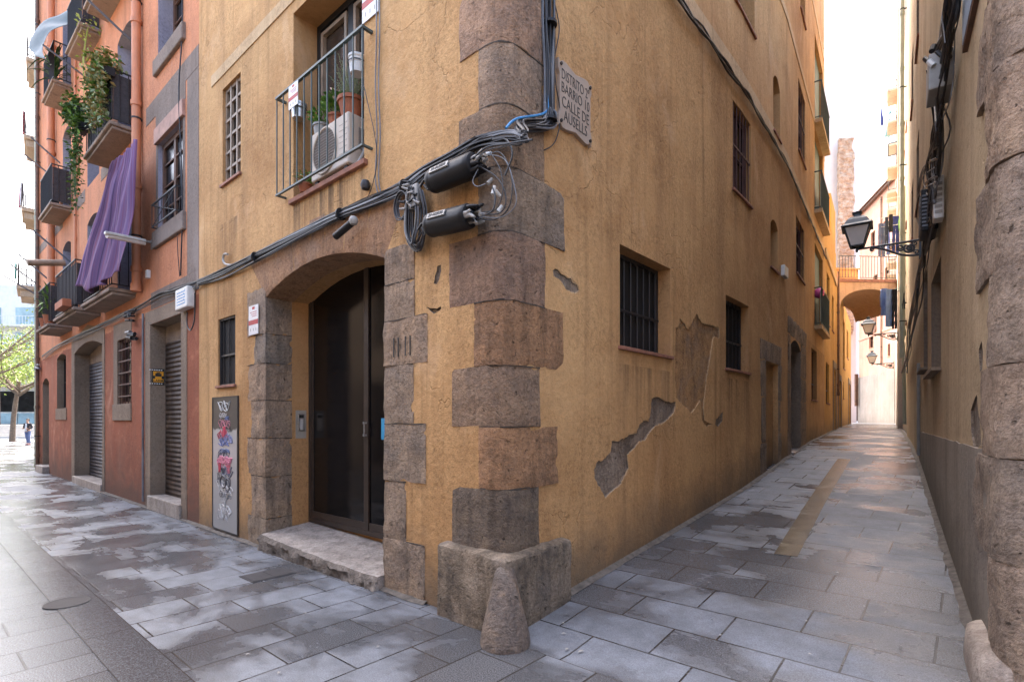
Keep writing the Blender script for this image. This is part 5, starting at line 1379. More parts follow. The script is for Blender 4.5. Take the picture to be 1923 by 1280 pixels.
loops = [[(905,300),(935,285),(955,310),(962,350),(955,390),(930,412),(895,410)], [(915,290),(948,300),(965,345),(968,385),(940,408),(900,406)], [(900,312),(930,330),(945,352),(950,380),(938,400),(905,402)], [(920,285),(940,320),(944,360),(932,392),(908,398)], [(898,318),(888,340),(896,350),(912,345)], [(925,262),(950,262),(962,290),(948,330)], [(905,405),(925,395),(930,370),(925,352)], [(895,300),(915,282),(945,275),(985,268)], [(890,296),(915,276),(950,270),(1000,262)]]
for k, L_ in enumerate(loops):
    mb = MB(); mb.tube(smoothline([rt(x, y, .13+.012*k) for x, y in L_], 7), q.choice([.004, .005, .007]), 6); mb.build('loop', M['cableg'] if k % 3 == 1 else M['cable'], lp, smooth=True)
for k, (x, y, e) in enumerate(((912,290,.3),(905,300,.2),(925,365,1.2),(916,345,.7),(930,358,-.5),(900,402,.1),(935,398,.8),(895,295,.4))):
    p = rt(x, y, .15); l = .07
    mb = MB(); mb.tube([p, p+Vector((math.cos(e)*.6*l, math.cos(e)*.3*l, math.sin(e)*l))], [.016, .012], 8); mb.build('clip', M['white'] if k % 2 == 0 else M['conn'], lp, smooth=True)
whip = MB(); whip.tube(smoothline([W2.P(*W2.at(x, y, .03), .03) for x, y in ((1040,0),(1047,30),(1050,60),(1042,110),(1044,160),(1051,200),(1050,240),(1040,270),(1022,282))], 6), .005, 6)
tag(whip.build('loose_cable', M['cable'], None, smooth=True), 'single loose thin cable drooping past the stone street plaque', 'cable')
# hanging cylinder with a grey knob
hc = thing('cable_capsule', 'slim black cable capsule with grey knob hanging slanted under the bundle over the portal', 'cable closure', tuple(rt(650, 425, .1)))
mb = MB(); A, B_ = rt(668, 412, .10), rt(629, 445, .13); mb.tube([A, A+(B_-A)*.02, A+(B_-A)*.97, B_], [.030, .036, .036, .026], 14); mb.build('body', M['black'], hc, smooth=True)
mb = MB(); mb.lathe([(.0,-.045),(.03,-.038),(.044,-.01),(.044,.012),(.03,.036),(0,.042)], tuple(rt(664, 414, .12)), 16); mb.build('knob', M['conn'], hc, smooth=True)
ck = MB(); ck.tube(smoothline([W1.P(*W1.at(x, y, .05), .05) for x, y in ((436,498),(424,496),(419,488),(421,478),(427,477))], 5), .016, 8)
tag(ck.build('cable_hook', M['conn'], None, smooth=True), 'grey curved cable hook poking up from the bundle left of the portal', 'hook')
bw = MB(); bw.lathe([(.0,-.05),(.035,-.04),(.05,0),(.035,.045),(.0,.06)], tuple(W1.P(*W1.at(686, 348, .04), .04)), 10)
tag(bw.build('wall_bracket', M['iron'], None, smooth=True), 'small dark lump of old bracket on the wall under the balcony', 'bracket')

# ================================================================== PLAQUE, SIGNS, PANEL
pq = thing('street_plaque', 'pale stone street plaque with black capitals and scalloped corners on the alley wall', 'plaque', tuple(W2.P(.9, 3.9)))
s0, s1 = W2.hit(1043), W2.hit(1105); zt = (W2.at(1043, 119)[1]+W2.at(1105, 166)[1])/2; zb = (W2.at(1043, 236)[1]+W2.at(1105, 268)[1])/2
out = []
wv = [(0,0),(.05,.03),(.12,.0),(.22,.0),(.5,.035),(.78,.0),(.88,.0),(.95,.03),(1,0)]
for u, v in wv: out.append((s0+(s1-s0)*u, zb-.03+v*.9))
for u, v in ((1.0,.12),(.965,.2),(.965,.8),(1.0,.88)): out.append((s0+(s1-s0)*u, zb+(zt-zb)*v))
for u, v in reversed(wv): out.append((s0+(s1-s0)*u, zt+.03-v*.9))
for u, v in ((0,.88),(.035,.8),(.035,.2),(0,.12)): out.append((s0+(s1-s0)*u, zb+(zt-zb)*v))
M['plq'] = plain('pale_plaque_stone', (.37,.29,.23), .7, 0, .12, 6, .2)
mb = MB(); mb.wprism(W2, out, -.01, .035); sb_ = mb.build('slab', M['plq'], pq, bevel=.004)
H_ = zt-zb; sm_ = (s0+s1)/2
for k, (tx, sz, u) in enumerate((('DISTRITO 2º', .128, .82), ('BARRIO 10', .128, .60), ('CALLE DE', .135, .37), ('AUSELLS', .135, .15))):
    text_mesh('lettering', tx, on_wall(W2, sm_, zb+H_*u, .0352), sz, M['ink'], sb_, bold=-.0008, xs=.62 if k == 0 else .72)
for u, v in ((.06,.03),(.94,.03),(.06,.97),(.94,.97)):
    mb = MB(); p = W2.P(s0+(s1-s0)*u, zb+H_*v, .033); n_ = W2.frame(sm_)[2]; mb.tube([p, p+Vector((n_.x, n_.y, 0))*.016], .014, 10); mb.build('bolt', M['iron'], pq, smooth=True)
text_mesh('house_number', '11 11', on_wall(W1, W1.hit(757), W1.at(757, 653)[1], .016), .26, M['ink'], None, xs=.52)
o = bpy.data.objects['house_number']; tag(o, 'faded black house number stencilled on the right jamb of the portal', 'number')
# tall steel meter door with graffiti
gp_ = thing('graffiti_panel', 'tall narrow steel cupboard door covered in graffiti tags left of the portal', 'panel', tuple(W1.P(4.7, .8)))
s0, s1 = W1.hit(449), W1.hit(401); zb, zt = W1.at(401, 1001)[1], W1.at(401, 746)[1]
zb = .04
mb = MB(); frame4(mb, W1, s0, s1, zb, zt, -.02, .022, .02); mb.build('frame', M['iron'], gp_)
t = MT('sprayed_steel'); n = t.noise(2.6, 4, .6, .8); zz = t.z()[2]
cl = t.ramp(t.math('ADD', t.math('DIVIDE', zz, 1.9), t.math('MULTIPLY', t.math('SUBTRACT', n, .5), .14)), [(.0, (.30,.31,.32)), (.4, (.36,.36,.37)), (.62, (.46,.43,.43)), (.77, (.40,.40,.40)), (.785, (.055,.05,.05)), (1, (.045,.042,.042))])
pk = t.math('MULTIPLY', t.ramp(t.noise(5.5, 4, .6, 1.0), [(.53, 0), (.6, 1)]), t.math('MULTIPLY', t.ramp(zz, [(.0, 0), (.5, 0)]), 1))
t.set(cl, .45, .2); M['spray'] = t.m
mb = MB(); mb.wbox(W1, s0+.02, s1-.02, zb+.02, zt-.02, -.02, .016); pd = mb.build('door', M['spray'], gp_)
def scrib(name, col, cx_, cz_, w, h, seed, r_=.006, n=26, fl=.35):
    rr = random.Random(seed); mb = MB(); P_ = []
    for i in range(n):
        u = i/(n-1); P_.append(W1.P(cx_+w*(u-.5)+.18*w*math.sin(i*2.1+seed), cz_+h*.5*math.sin(i*1.7+seed*2)*rr.uniform(.5, 1), .0175))
    P_ = smoothline(P_, 4); mb.tube(P_, r_, 5)
    for k, v in enumerate(mb.v):
        pass
    o_ = mb.build(name, plain(name+'_paint_%d' % seed, col, .6, 0, .08), pd, smooth=True); return o_
sc_ = (s0+s1)/2; hp = lambda u: zb+(zt-zb)*u
scrib('white_tag', (.55,.56,.55), sc_+.03, hp(.93), .36, .17, 3, .006); scrib('white_tag', (.5,.5,.5), sc_+.06, hp(.86), .22, .08, 4, .004); scrib('blue_tag', (.12,.16,.3), sc_-.08, hp(.84), .12, .06, 5, .005)
scrib('red_tag', (.55,.06,.10), sc_+.01, hp(.74), .07, .17, 6, .013); scrib('blue_tag', (.10,.14,.34), sc_+.02, hp(.66), .30, .12, 7, .007, 22); scrib('blue_tag', (.08,.11,.22), sc_-.02, hp(.60), .26, .06, 8, .009)
scrib('pink_tag', (.62,.22,.30), sc_-.0, hp(.53), .40, .13, 9, .013, 34); scrib('blue_tag', (.14,.16,.30), sc_-.05, hp(.70), .34, .10, 13, .005, 30); scrib('grey_tag', (.16,.16,.17), sc_+.04, hp(.44), .36, .10, 14, .006, 30); scrib('white_tag', (.55,.55,.55), sc_-.03, hp(.31), .40, .14, 15, .006, 30); scrib('red_tag', (.45,.05,.08), sc_+.16, hp(.47), .06, .15, 10, .012); scrib('pink_tag', (.58,.12,.16), sc_-.14, hp(.47), .10, .16, 11, .008)
for k_, (cz_, col_, nm_) in enumerate(((.80,(.5,.2,.25),'pink_tag'),(.72,(.5,.1,.14),'red_tag'),(.69,(.2,.22,.36),'blue_tag'),(.57,(.1,.1,.13),'dark_tag'),(.50,(.55,.2,.26),'pink_tag'),(.45,(.13,.14,.2),'dark_tag'),(.35,(.5,.5,.5),'white_tag'),(.28,(.2,.2,.21),'grey_tag'),(.17,(.5,.5,.5),'pale_tag'),(.12,(.45,.45,.46),'pale_tag'))):
    scrib(nm_, col_, sc_+.07*math.sin(k_*2.3), hp(cz_), .34, .15, 31+k_, .004+.002*(k_ % 3), 30)
for (a_, c_, r1, r2, cc, rr_) in ((.03, .37, .10, .085, (.10,.10,.11), .016), (-.11, .35, .07, .09, (.10,.10,.11), .014), (.06, .455, .035, .035, (.06,.06,.06), .013)):
    mb = MB(); mb.tube([W1.P(sc_+a_+r1*math.cos(i*.36), hp(c_)+r2*math.sin(i*.36), .0175) for i in range(19)], rr_, 5); mb.build('grey_tag', plain('grey_paint_%d' % int(a_*100), cc, .6), pd, smooth=True)
text_mesh('dark_tag', 'TCB', on_wall(W1, sc_-.13, hp(.755), .0165), .10, plain('black_paint', (.03,.03,.04), .6), pd)
text_mesh('grey_tag', 'REBO', on_wall(W1, sc_+.02, hp(.375), .0165, rot=-.1), .20, plain('grey_spray', (.11,.11,.12), .6), pd, bold=.004)
text_mesh('pale_tag', 'ato', on_wall(W1, sc_+.07, hp(.24), .0165, rot=.15), .15, plain('pale_spray', (.5,.5,.5), .6), pd)
mb = MB(); mb.tube(smoothline([W1.P(sc_+x, hp(z_), .0172) for x, z_ in ((-.21,.30),(-.10,.27),(-.03,.20),(-.0,.14),(.05,.10),(.15,.20))], 6), .016, 5); mb.build('pale_tag', plain('pale_spray_b', (.48,.49,.49), .6), pd, smooth=True)
# alarm company style signs (red and white)
def red_sign(name, W, pl_, pr_, top, bot, d, label, parent_thing=True):
    s0, s1, z0, z1 = W.rect(pl_, pr_, top, bot, d)
    T = thing(name, label, 'sign', tuple(W.P((s0+s1)/2, z0, d)))
    mb = MB(); mb.wbox(W, s0, s1, z0, z1, d, d+.006); pb_ = mb.build('plate', M['paper'], T)
    h = z1-z0; w = s1-s0; e = d+.0062
    mb = MB(); mb.wbox(W, s0, s1, z0+h*.34, z0+h*.50, e-.002, e+.001); mb.build('red_band', M['redp'], pb_)
    mb = MB(); mb.wbox(W, s0+w*.36, s0+w*.62, z1-h*.14, z1-h*.05, e-.002, e+.001); mb.build('red_emblem', M['redp'], pb_)
    mb = MB()
    for k in range(3): mb.wbox(W, s0+w*.15, s1-w*(.15+.1*k), z1-h*(.24+.07*k), z1-h*(.22+.07*k), e-.002, e+.0008)
    mb.build('small_print', M['redp'], pb_)
    for u in (.22, .5, .78):
        mb = MB(); mb.wbox(W, s0+w*u-.008, s0+w*u+.008, z0+h*.12, z0+h*.22, e-.002, e+.001); mb.build('pictogram', M['conn'], pb_)
    return T
red_sign('notice_plate', W1, 468, 485.5, (468, 576), (468, 630), .024, 'narrow white and red notice plate on the stone left of the arch')
red_sign('notice_plate', W1, 681, 711, (681, 0-30), (681, 47), .012, 'white and red notice plate high on the ochre wall beside the balcony door')
red_sign('notice_plate', W1, 543, 560, (543, 165), (543, 208), .128, 'small white and red notice tied to the left end of the balcony railing')
# yellow alarm sign on the reveal of the shutter doorway
s0, s1, z0, z1 = od
def rev(s, d0, d1, za_, zb_, th): return [W1.P(s-th, za_, d0), W1.P(s, za_, d0), W1.P(s, za_, d1), W1.P(s-th, za_, d1), W1.P(s-th, zb_, d0), W1.P(s, zb_, d0), W1.P(s, zb_, d1), W1.P(s-th, zb_, d1)]
def rev_text(s, dmid, z): 
    base = W1.P(s, z, dmid); rgt = -Vector((N1.x, N1.y, 0)); nn = -Vector((E1.x, E1.y, 0))
    return lambda x, y, h: base+rgt*x+Vector((0,0,1))*y+nn*h
ys_ = thing('alarm_sign', 'yellow and black alarm warning sign on the grey reveal beside the brown roller shutter', 'sign', tuple(W1.P(s1, 2.3, -.2)))
zA, zB = W1.at(284, 722, 0)[1], W1.at(284, 691, 0)[1]; dA, dB = -.02, -dep(W1, 283, 313)+.04; zz1 = zB; zz0 = zA
mb = MB(); mb.hexa(rev(s1, dB, dA, zz0, zz1, .012)); pl2 = mb.build('plate', M['ink'], ys_)
hh = zz1-zz0
mb = MB(); mb.hexa(rev(s1-.011, dB+.015, dA-.015, zz0+hh*.17, zz1-hh*.17, .004)); mb.build('yellow_field', M['yel'], pl2)
text_mesh('lettering', 'ALARMA', rev_text(s1-.0152, (dA+dB)/2, zz0+hh*.26), .062, M['ink'], pl2, bold=.001)
mb = MB(); 
for k in range(6): mb.hexa(rev(s1-.0121, dB+.035+.036*k, dB+.059+.036*k, zz1-hh*.12, zz1-hh*.055, .0012))
mb.build('header_print', M['paper'], pl2)
mb = MB(); 
for k in range(6): mb.hexa(rev(s1-.0121, dB+.035+.036*k, dB+.055+.036*k, zz0+hh*.05, zz0+hh*.11, .0012))
mb.build('number_print', M['paper'], pl2)
mb = MB(); c_ = (dA+dB)/2
mb.hexa(rev(s1-.0145, c_-.05, c_+.05, zz0+hh*.52, zz0+hh*.70, .002)); mb.hexa(rev(s1-.0145, c_-.10, c_-.052, zz0+hh*.38, zz0+hh*.56, .002)); mb.hexa(rev(s1-.0145, c_+.052, c_+.10, zz0+hh*.38, zz0+hh*.56, .002)); mb.hexa(rev(s1-.0145, c_-.03, c_+.03, zz0+hh*.715, zz0+hh*.78, .002)); mb.build('pictogram', M['ink'], pl2)
# white terminal box with its loop
tb = thing('terminal_box', 'white plastic cable terminal box with a dangling loop by the ochre and orange boundary', 'box', tuple(W1.P(5.3, 3.4)))
s0, s1, z0, z1 = W1.rect(343, 366, (343, 548), (343, 586), .02)
mb = MB(); mb.wbox(W1, s0, s1, z0, z1, .01, .13); bx_ = mb.build('casing', M['white'], tb, bevel=.02)
for k in range(5):
    mb = MB(); zz = z0+(z1-z0)*(.2+.14*k); mb.wbox(W1, s0+.09, s1-.09, zz, zz+.016, .13, .1312); mb.wbox(W1, s0+.09+(.05 if k % 2 else 0), s0+.105+(.05 if k % 2 else 0), zz, zz+.035, .1302, .1314); mb.build('blue_print', M['blue'], bx_)
mb = MB(); mb.tube(smoothline([W1.P(*W1.at(x, y, .06), .06) for x, y in ((352,586),(351,598),(352,612),(357,620),(362,612),(365,598),(366,570),(366,550))], 6), .010, 7); mb.build('cable', M['cable'], tb, smooth=True)
# black connector clusters on the orange house
for lab, cx_, cy_ in (('upper cluster of black cable connectors by the barred window', 248, 592), ('lower cluster of black cable connectors just over the barred window', 249, 630), ('cluster of black cable connectors near the far end of the orange house', 71, 688)):
    T = thing('connector_cluster', lab, 'connectors', tuple(W1.P(*W1.at(cx_, cy_, .08), .08)))
    sc0, z0 = W1.at(cx_, cy_, .08)
    for k in range(9):
        mb = MB(); s = sc0+q.uniform(-.16, .16); z = z0+q.uniform(-.10, .10); e = q.uniform(-.3, .5)
        mb.tube([W1.P(s-.10, z-.03*e, .06+.07*q.random()), W1.P(s+.10, z+.05*e, .08+.08*q.random())], q.uniform(.02, .035), 8); mb.build('connector', M['black'] if k % 4 else M['cableg'], T, smooth=True)
# fluorescent street light tube on an arm
fl = thing('tube_light', 'white fluorescent tube light fitting sticking out from the orange wall past the purple curtain', 'wall light', tuple(W1.P(*W1.at(287, 455, 0), 0)))
sF, zF = W1.at(287, 456, 0)
dF = .95
tip = W1.P(sF, zF, dF)
pr = lambda p: ((p.x/p.y)*F+CX, HY-(p.z-EYE)/p.y*F)
p0 = W1.P(sF, zF-.02, .0); _b = W1.P(sF-.38, 0, 0); _r = (197-CX)/F; _d = (_b.x-_r*_b.y)/(_r*N1.y-N1.x); p1 = W1.P(sF-.38, 0, _d); p1.z = EYE+(HY-440)/F*p1.y
ax = (p1-p0).normalized(); sd_ = Vector((E1.x, E1.y, 0)); uu = ax.cross(sd_); uu = uu if uu.z > 0 else -uu
def bar(mb, a_, b_, w0, w1, h0, h1): 
    A, B_ = p0+(p1-p0)*a_, p0+(p1-p0)*b_
    mb.hexa([A+sd_*w0+uu*h0, A+sd_*w1+uu*h0, B_+sd_*w1+uu*h0, B_+sd_*w0+uu*h0, A+sd_*w0+uu*h1, A+sd_*w1+uu*h1, B_+sd_*w1+uu*h1, B_+sd_*w0+uu*h1])
mb = MB(); bar(mb, .16, 1.0, -.055, .055, .0, .055); mb.build('housing', M['white'], fl, bevel=.012)
mb = MB(); mb.tube([p0+(p1-p0)*.19-uu*.025, p0+(p1-p0)*.97-uu*.025], .032, 12); mb.build('tube', M['frost'], fl, smooth=True)
mb = MB(); bar(mb, 0, .16, -.025, .025, .005, .045); mb.wbox(W1, sF-.06, sF+.06, zF-.12, zF+.06, -.01, .02); mb.build('wall_arm', M['conn'], fl, bevel=.005)
jb = MB(); jb.wbox(W1, W1.hit(281)-.05, W1.hit(281)+.05, W1.at(281,523)[1], W1.at(281,508)[1], -.01, .06); tag(jb.build('junction_box', M['white'], None, bevel=.01), 'small white junction box on the orange wall under the tube light', 'box')

# ================================================================== BALCONY CONTENTS (corner house)
s0, s1, z0, z1 = balc
ac = thing('air_conditioner', 'beige air conditioner outdoor unit standing behind the balcony railing', 'air conditioner', tuple(W1.P(2.5, 4.2, -.1)))
a0, a1 = W1.hit(654, .04), W1.hit(584, .04); az0, az1 = z0+.05, W1.at(654, 207, .04)[1]; dF = .04
mb = MB(); mb.wbox(W1, a0, a1, az0, az1, dF-.30, dF); cs = mb.build('casing', M['ac'], ac, bevel=.018)
fc = (a1-.29, az0+(az1-az0)*.5); 
mb = MB(); mb.tube([W1.P(fc[0], fc[1], dF-.02), W1.P(fc[0], fc[1], dF+.004)], .222, 32); mb.build('fan_recess', plain('dark_fan_grille', (.12,.095,.075), .7), cs, smooth=True)
mb = MB()
for k in range(15):
    y = -.21+.03*k; w = math.sqrt(max(0, .222**2-y*y)); mb.wbox(W1, fc[0]-w, fc[0]+w, fc[1]+y-.003, fc[1]+y+.003, dF+.004, dF+.009)
mb.build('fan_grille', plain('grille_wire', (.22,.18,.15), .6), cs)
mb = MB(); 
P_ = [W1.P(fc[0]+.235*math.cos(i*math.pi/16), fc[1]+.235*math.sin(i*math.pi/16), dF+.006) for i in range(33)]; mb.tube(P_, .013, 8, cap=False); mb.build('fan_ring', M['ac'], cs, smooth=True)
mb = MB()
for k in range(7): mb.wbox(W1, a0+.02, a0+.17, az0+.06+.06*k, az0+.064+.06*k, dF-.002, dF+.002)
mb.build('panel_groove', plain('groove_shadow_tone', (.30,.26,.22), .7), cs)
e_ = -1
mb = MB(); mb.wbox(W1, a0-.004, a0+.006, az0+.18, az0+.40, dF-.24, dF-.12); mb.build('valve_cover', plain('grey_valve_cover', (.25,.23,.21), .6), cs)
mb = MB(); mb.tube(smoothline([W1.P(a0-.005, az0+.2, dF-.18), W1.P(a0-.06, az0+.12, dF-.14), W1.P(a0-.05, az0-.04, dF-.05), W1.P(a0+.1, az0-.05, .01)], 5), .018, 8); mb.build('hose', M['conn'], ac, smooth=True)
for s in (a0+.08, a1-.08):
    mb = MB(); mb.wbox(W1, s-.03, s+.03, z0+.005, az0, dF-.28, dF-.02); mb.build('foot', M['black'], ac)
def pot(name, label, c, r0, r1, h, mat, foliage, group=None, rim=True):
    T = thing(name, label, 'plant', tuple(c), group)
    mb = MB(); pf = [(0, 0), (r0, 0), (r1*.97, h*.82)]+([(r1*1.08, h*.82), (r1*1.08, h)] if rim else [(r1, h)])+[(r1*.9, h), (r1*.88, h*.88), (0, h*.88)]
    mb.lathe(pf, (0,0,0), 20); mb.build('pot', M[mat], T, smooth=True, world=False)
    for nm, mt, fn in foliage:
        mb = MB(); fn(mb); mb.build(nm, M[mt], T, world=False)
    return T
def bushy(n, rx, rz, zc_, l, w, seed, up_=0.4):
    def f(mb):
        r_ = random.Random(seed)
        for i in range(n):
            a = r_.uniform(0, 6.28); e = r_.random()**.5; z = r_.uniform(-1, 1); k = math.sqrt(1-z*z)
            p = Vector((math.cos(a)*rx*e*k, math.sin(a)*rx*e*k, zc_+z*rz)); d_ = Vector((math.cos(a)*.8, math.sin(a)*.8, up_+r_.gauss(0, .4)))
            mb.leaf(p, d_, (r_.gauss(0,1), r_.gauss(0,1), 1), l*r_.uniform(.7, 1.3), w)
        for i in range(8):
            a = i*.8; mb.tube([(0,0,zc_-rz*1.0), (math.cos(a)*rx*.5, math.sin(a)*rx*.5, zc_)], .004, 4)
    return f
def sprigs(n, rx, h, zb_, seed, l=.022, w=.004):
    def f(mb):
        r_ = random.Random(seed)
        for i in range(n):
            a = r_.uniform(0, 6.28); e = r_.random()**.6; base = Vector((math.cos(a)*rx*.35*e, math.sin(a)*rx*.35*e, zb_)); hh_ = h*r_.uniform(.55, 1.0)*(1-.25*e)
            tp = base+Vector((math.cos(a)*rx*e, math.sin(a)*rx*e, hh_)); mb.tube([base, (base+tp)/2+Vector((0,0,.03)), tp], .0022, 4)
            for k in range(26):
                u = .15+.85*k/26; p = base.lerp(tp, u); aa = k*2.4; mb.leaf(p, (math.cos(aa), math.sin(aa), .8), (0, 0, 1), l, w)
    return f
def place(px, py, d): return W1.P(*W1.at(px, py, d), d)
c_ = W1.P(W1.hit(660, -.10), az1+.004, -.10)
pot('potted_shrub', 'tall grey green rosemary shrub in a terracotta pot on top of the air conditioner', c_, .095, .135, .22, 'terra', [('foliage', 'leafp', sprigs(46, .17, .50, .2, 4)), ('undergrowth', 'leaf', bushy(60, .12, .06, .24, .04, .012, 7))])
c_ = W1.P(W1.hit(630, -.06), az1+.004, -.08)
pot('flower_pot', 'pink and cream flowers in a small terracotta pot on the air conditioner', c_, .07, .10, .13, 'terra', [('foliage', 'leaf', bushy(150, .15, .12, .24, .07, .025, 12)), ('blossom', 'petal', bushy(40, .12, .05, .36, .035, .02, 14, .1))])
c_ = W1.P(W1.hit(602, -.04), az1+.004, -.06)
pot('herb_trough', 'small grey pot of green herbs at the left end of the air conditioner', c_, .08, .095, .12, 'conn', [('foliage', 'leaf', bushy(130, .13, .09, .2, .06, .022, 22))])
c_ = W1.P(W1.hit(574, .0), z0+.006, .01)
pot('small_pot', 'little terracotta pot of weeds on the balcony floor edge under the railing', c_, .05, .075, .10, 'terra', [('foliage', 'leaf', bushy(60, .09, .08, .16, .05, .014, 32))])
def bucket(label, px, py, d, mat, h=.17, r=.085):
    c_ = W1.P(*W1.at(px, py, d), d); T = thing('hanging_pot', label, 'pot', tuple(c_))
    mb = MB(); mb.lathe([(0,-h/2),(r*.82,-h/2),(r,h*.36),(r*1.07,h*.36),(r*1.07,h/2),(r*.95,h/2),(r*.9,0),(0,0)], (0,0,0), 22); mb.build('bucket', M[mat], T, smooth=True, world=False)
    mb = MB(); mb.tube([(r*1.075*math.cos(i*.2618), r*1.075*math.sin(i*.2618), .02) for i in range(25)], .005, 5, cap=False); mb.build('hanger', M['iron'], T, world=False, smooth=True)
bucket('shiny steel bucket pot hung inside the left end of the balcony railing', 561, 210, .0, 'steel'); bucket('pale plastic pot hung on the right end of the balcony railing', 671, 124, .0, 'white')

# ================================================================== ORANGE HOUSE: CURTAIN, PLANTS, RODS, WASHING
t = MT('purple_striped_cloth'); x = t.z(NODE(t.nt, 'ShaderNodeTexCoord').outputs['UV'])[0]
ws_ = NODE(t.nt, 'ShaderNodeTexNoise', {'noise_dimensions': '1D'}, W=x, Scale=46.0, Detail=2.0).outputs[0]
wl_ = NODE(t.nt, 'ShaderNodeTexNoise', {'noise_dimensions': '1D'}, W=t.math('ADD', x, 7.0), Scale=9.0, Detail=1.0).outputs[0]
cc_ = t.ramp(ws_, [(.32, (.045,.025,.055)), (.42, (.15,.09,.19)), (.54, (.20,.12,.23)), (.60, (.24,.07,.10)), (.68, (.09,.05,.13))])
t.set(t.mix(.4, cc_, t.ramp(wl_, [(.4, (.10,.07,.17)), (.6, (.22,.13,.23))])), .85, 0, .2); M['purple'] = t.m
NU, NV = 48, 36; mb = MB()
cvL = [(212,306,.40),(197,345,.40),(178,410,.42),(160,470,.45),(147,540,.47)]; cvR = [(258,262,.30),(256,320,.36),(249,400,.38),(240,465,.41),(231,515,.43)]
cvL = smoothline([W1.P(*W1.at(*p), p[2]) for p in cvL], 9); cvR = smoothline([W1.P(*W1.at(*p), p[2]) for p in cvR], 9)
def cur(i, j):
    u, v = i/NU, j/NV
    a_, b_ = cvR[j], cvL[j]
    p = a_.lerp(b_, u)
    d = .045*math.sin(u*24+v*1.5)*(.25+v*.8)+.03*math.sin(u*43-v*4)+.05*math.sin(math.pi*u)*v
    d += .05*noise.noise(Vector((u*4, v*2.2, 3)))+.025*noise.noise(Vector((u*9, v*5, 8)))
    z = -.10*math.sin(u*math.pi)*(1-v)*.3+.03*noise.noise(Vector((u*6, 5, v*3)))+(.07*math.sin(u*7+.5)+.04*math.sin(u*17))*v**4-.10*math.sin(math.pi*u)*v**3
    return (p.x+N1.x*d, p.y+N1.y*d, p.z+z)
mb.grid(cur, NU, NV); o = mb.build('curtain', M['purple'], None, smooth='full', solid=.004)
uv = o.data.uv_layers.new(name='UV')
for l_ in o.data.loops:
    i = l_.vertex_index; uv.data[l_.index].uv = ((i % (NU+1))/NU, (i//(NU+1))/NV)
tag(o, 'purple striped curtain cloth billowing down over the lowest near balcony', 'curtain')
def trailing(name, label, s0_, s1_, ztop, d, n, drop, mats, seed, l=.07, box=True):
    r_ = random.Random(seed); T = thing(name, label, 'plant', tuple(W1.P((s0_+s1_)/2, ztop, d)), 'plants on the orange house balconies')
    if box: mb = MB(); mb.wbox(W1, s0_, s1_, ztop-.16, ztop, d-.09, d+.09); mb.build('planter', M['black'], T, bevel=.01)
    for k, mt in enumerate(mats):
        mb = MB()
        for i in range(n//len(mats)):
            s = r_.uniform(s0_, s1_); top = r_.random() < .45
            if top: p = W1.P(s, ztop+abs(r_.gauss(0, .16)), d+r_.gauss(0, .10))
            else: p = W1.P(s+r_.gauss(0, .05), ztop-drop*r_.random()**1.3*(.5+.5*abs(math.sin(s*9+seed))), d+.10+r_.gauss(0, .05))
            mb.leaf(p, (r_.gauss(0,1), r_.gauss(0,1), r_.gauss(-.3,.6)), (r_.gauss(0,.6), r_.gauss(0,.6), 1), l*r_.uniform(.6, 1.4), l*.33)
        for i in range(10):
            s = r_.uniform(s0_, s1_); mb.tube(smoothline([W1.P(s, ztop, d+.05), W1.P(s+.03, ztop-drop*.4, d+.12), W1.P(s+r_.uniform(-.06, .06), ztop-drop*r_.uniform(.5, 1), d+.11)], 4), .004, 4)
        mb.build('foliage', M[mt], T)
    return T
sA0, sA1 = span('A', 152); sA1 -= .25
trailing('trailing_plant', 'dry grassy hanging plants crowding the second balcony railing of the near bay', sA0+.0, sA0+.95, FL[1]+1.0, .42, 1700, 1.05, ('straw', 'leaf', 'leafp'), 3, .10)
trailing('trailing_plant', 'leafy green creeper hanging down from the far end of the second balcony', sA1-.42, sA1-.10, FL[1]+.55, .50, 900, 1.9, ('leaf', 'leafd'), 8, .085)
trailing('window_box_plant', 'bushy green plant in a dark window box sticking out on the second balcony', sA1-.05, sA1+.42, FL[1]+1.02, .52, 500, .35, ('leaf', 'leafd'), 5, .09)
trailing('trailing_plant', 'thin leafy creeper hanging at the upper near window of the orange house', B['W', 1][0]+.35, B['W', 1][0]+.55, B['W', 1][2]+.1, .10, 90, 1.3, ('leaf', 'leaft'), 15, .09, False)
trailing('trailing_plant', 'yellow green creeper dangling below the third floor balcony of the middle bay', W1.hit(193), W1.hit(186), FL[2]-.1, .2, 80, 1.7, ('leaft',), 18, .09, False)
def spiky(label, s, z, d, n, l, seed, mat='leafd', potm='terra'):
    r_ = random.Random(seed); T = thing('spiky_plant', label, 'plant', tuple(W1.P(s, z, d)), 'plants on the orange house balconies')
    mb = MB(); mb.lathe([(0,0),(.10,0),(.14,.22),(.12,.22),(.11,.18),(0,.18)], (0,0,0), 16); mb.build('pot', M[potm], T, smooth=True, world=False)
    mb = MB()
    for i in range(n):
        a = r_.uniform(0, 6.28); e = r_.uniform(.2, 1.2); L_ = l*r_.uniform(.6, 1.1); p0 = Vector((0,0,.2+r_.random()*l*.8))
        dx = Vector((math.cos(a), math.sin(a), 0)); sd2 = Vector((-math.sin(a), math.cos(a), 0)); w = .022
        pts = [p0+dx*L_*math.sin(e)*u+Vector((0,0,L_*(math.cos(e)*u-.75*u*u*e))) for u in (0, .3, .6, 1)]
        mb.add([pts[0]-sd2*w*.5, pts[0]+sd2*w*.5, pts[1]-sd2*w, pts[1]+sd2*w, pts[2]-sd2*w*.8, pts[2]+sd2*w*.8, pts[3]], [(0,1,3,2),(2,3,5,4),(4,5,6)])
    mb.tube([(0,0,.1),(0,0,.2+l*.8)], .02, 6)
    mb.build('leaves', M[mat], T, world=False); return T
sC0, _ = span('C', 97)
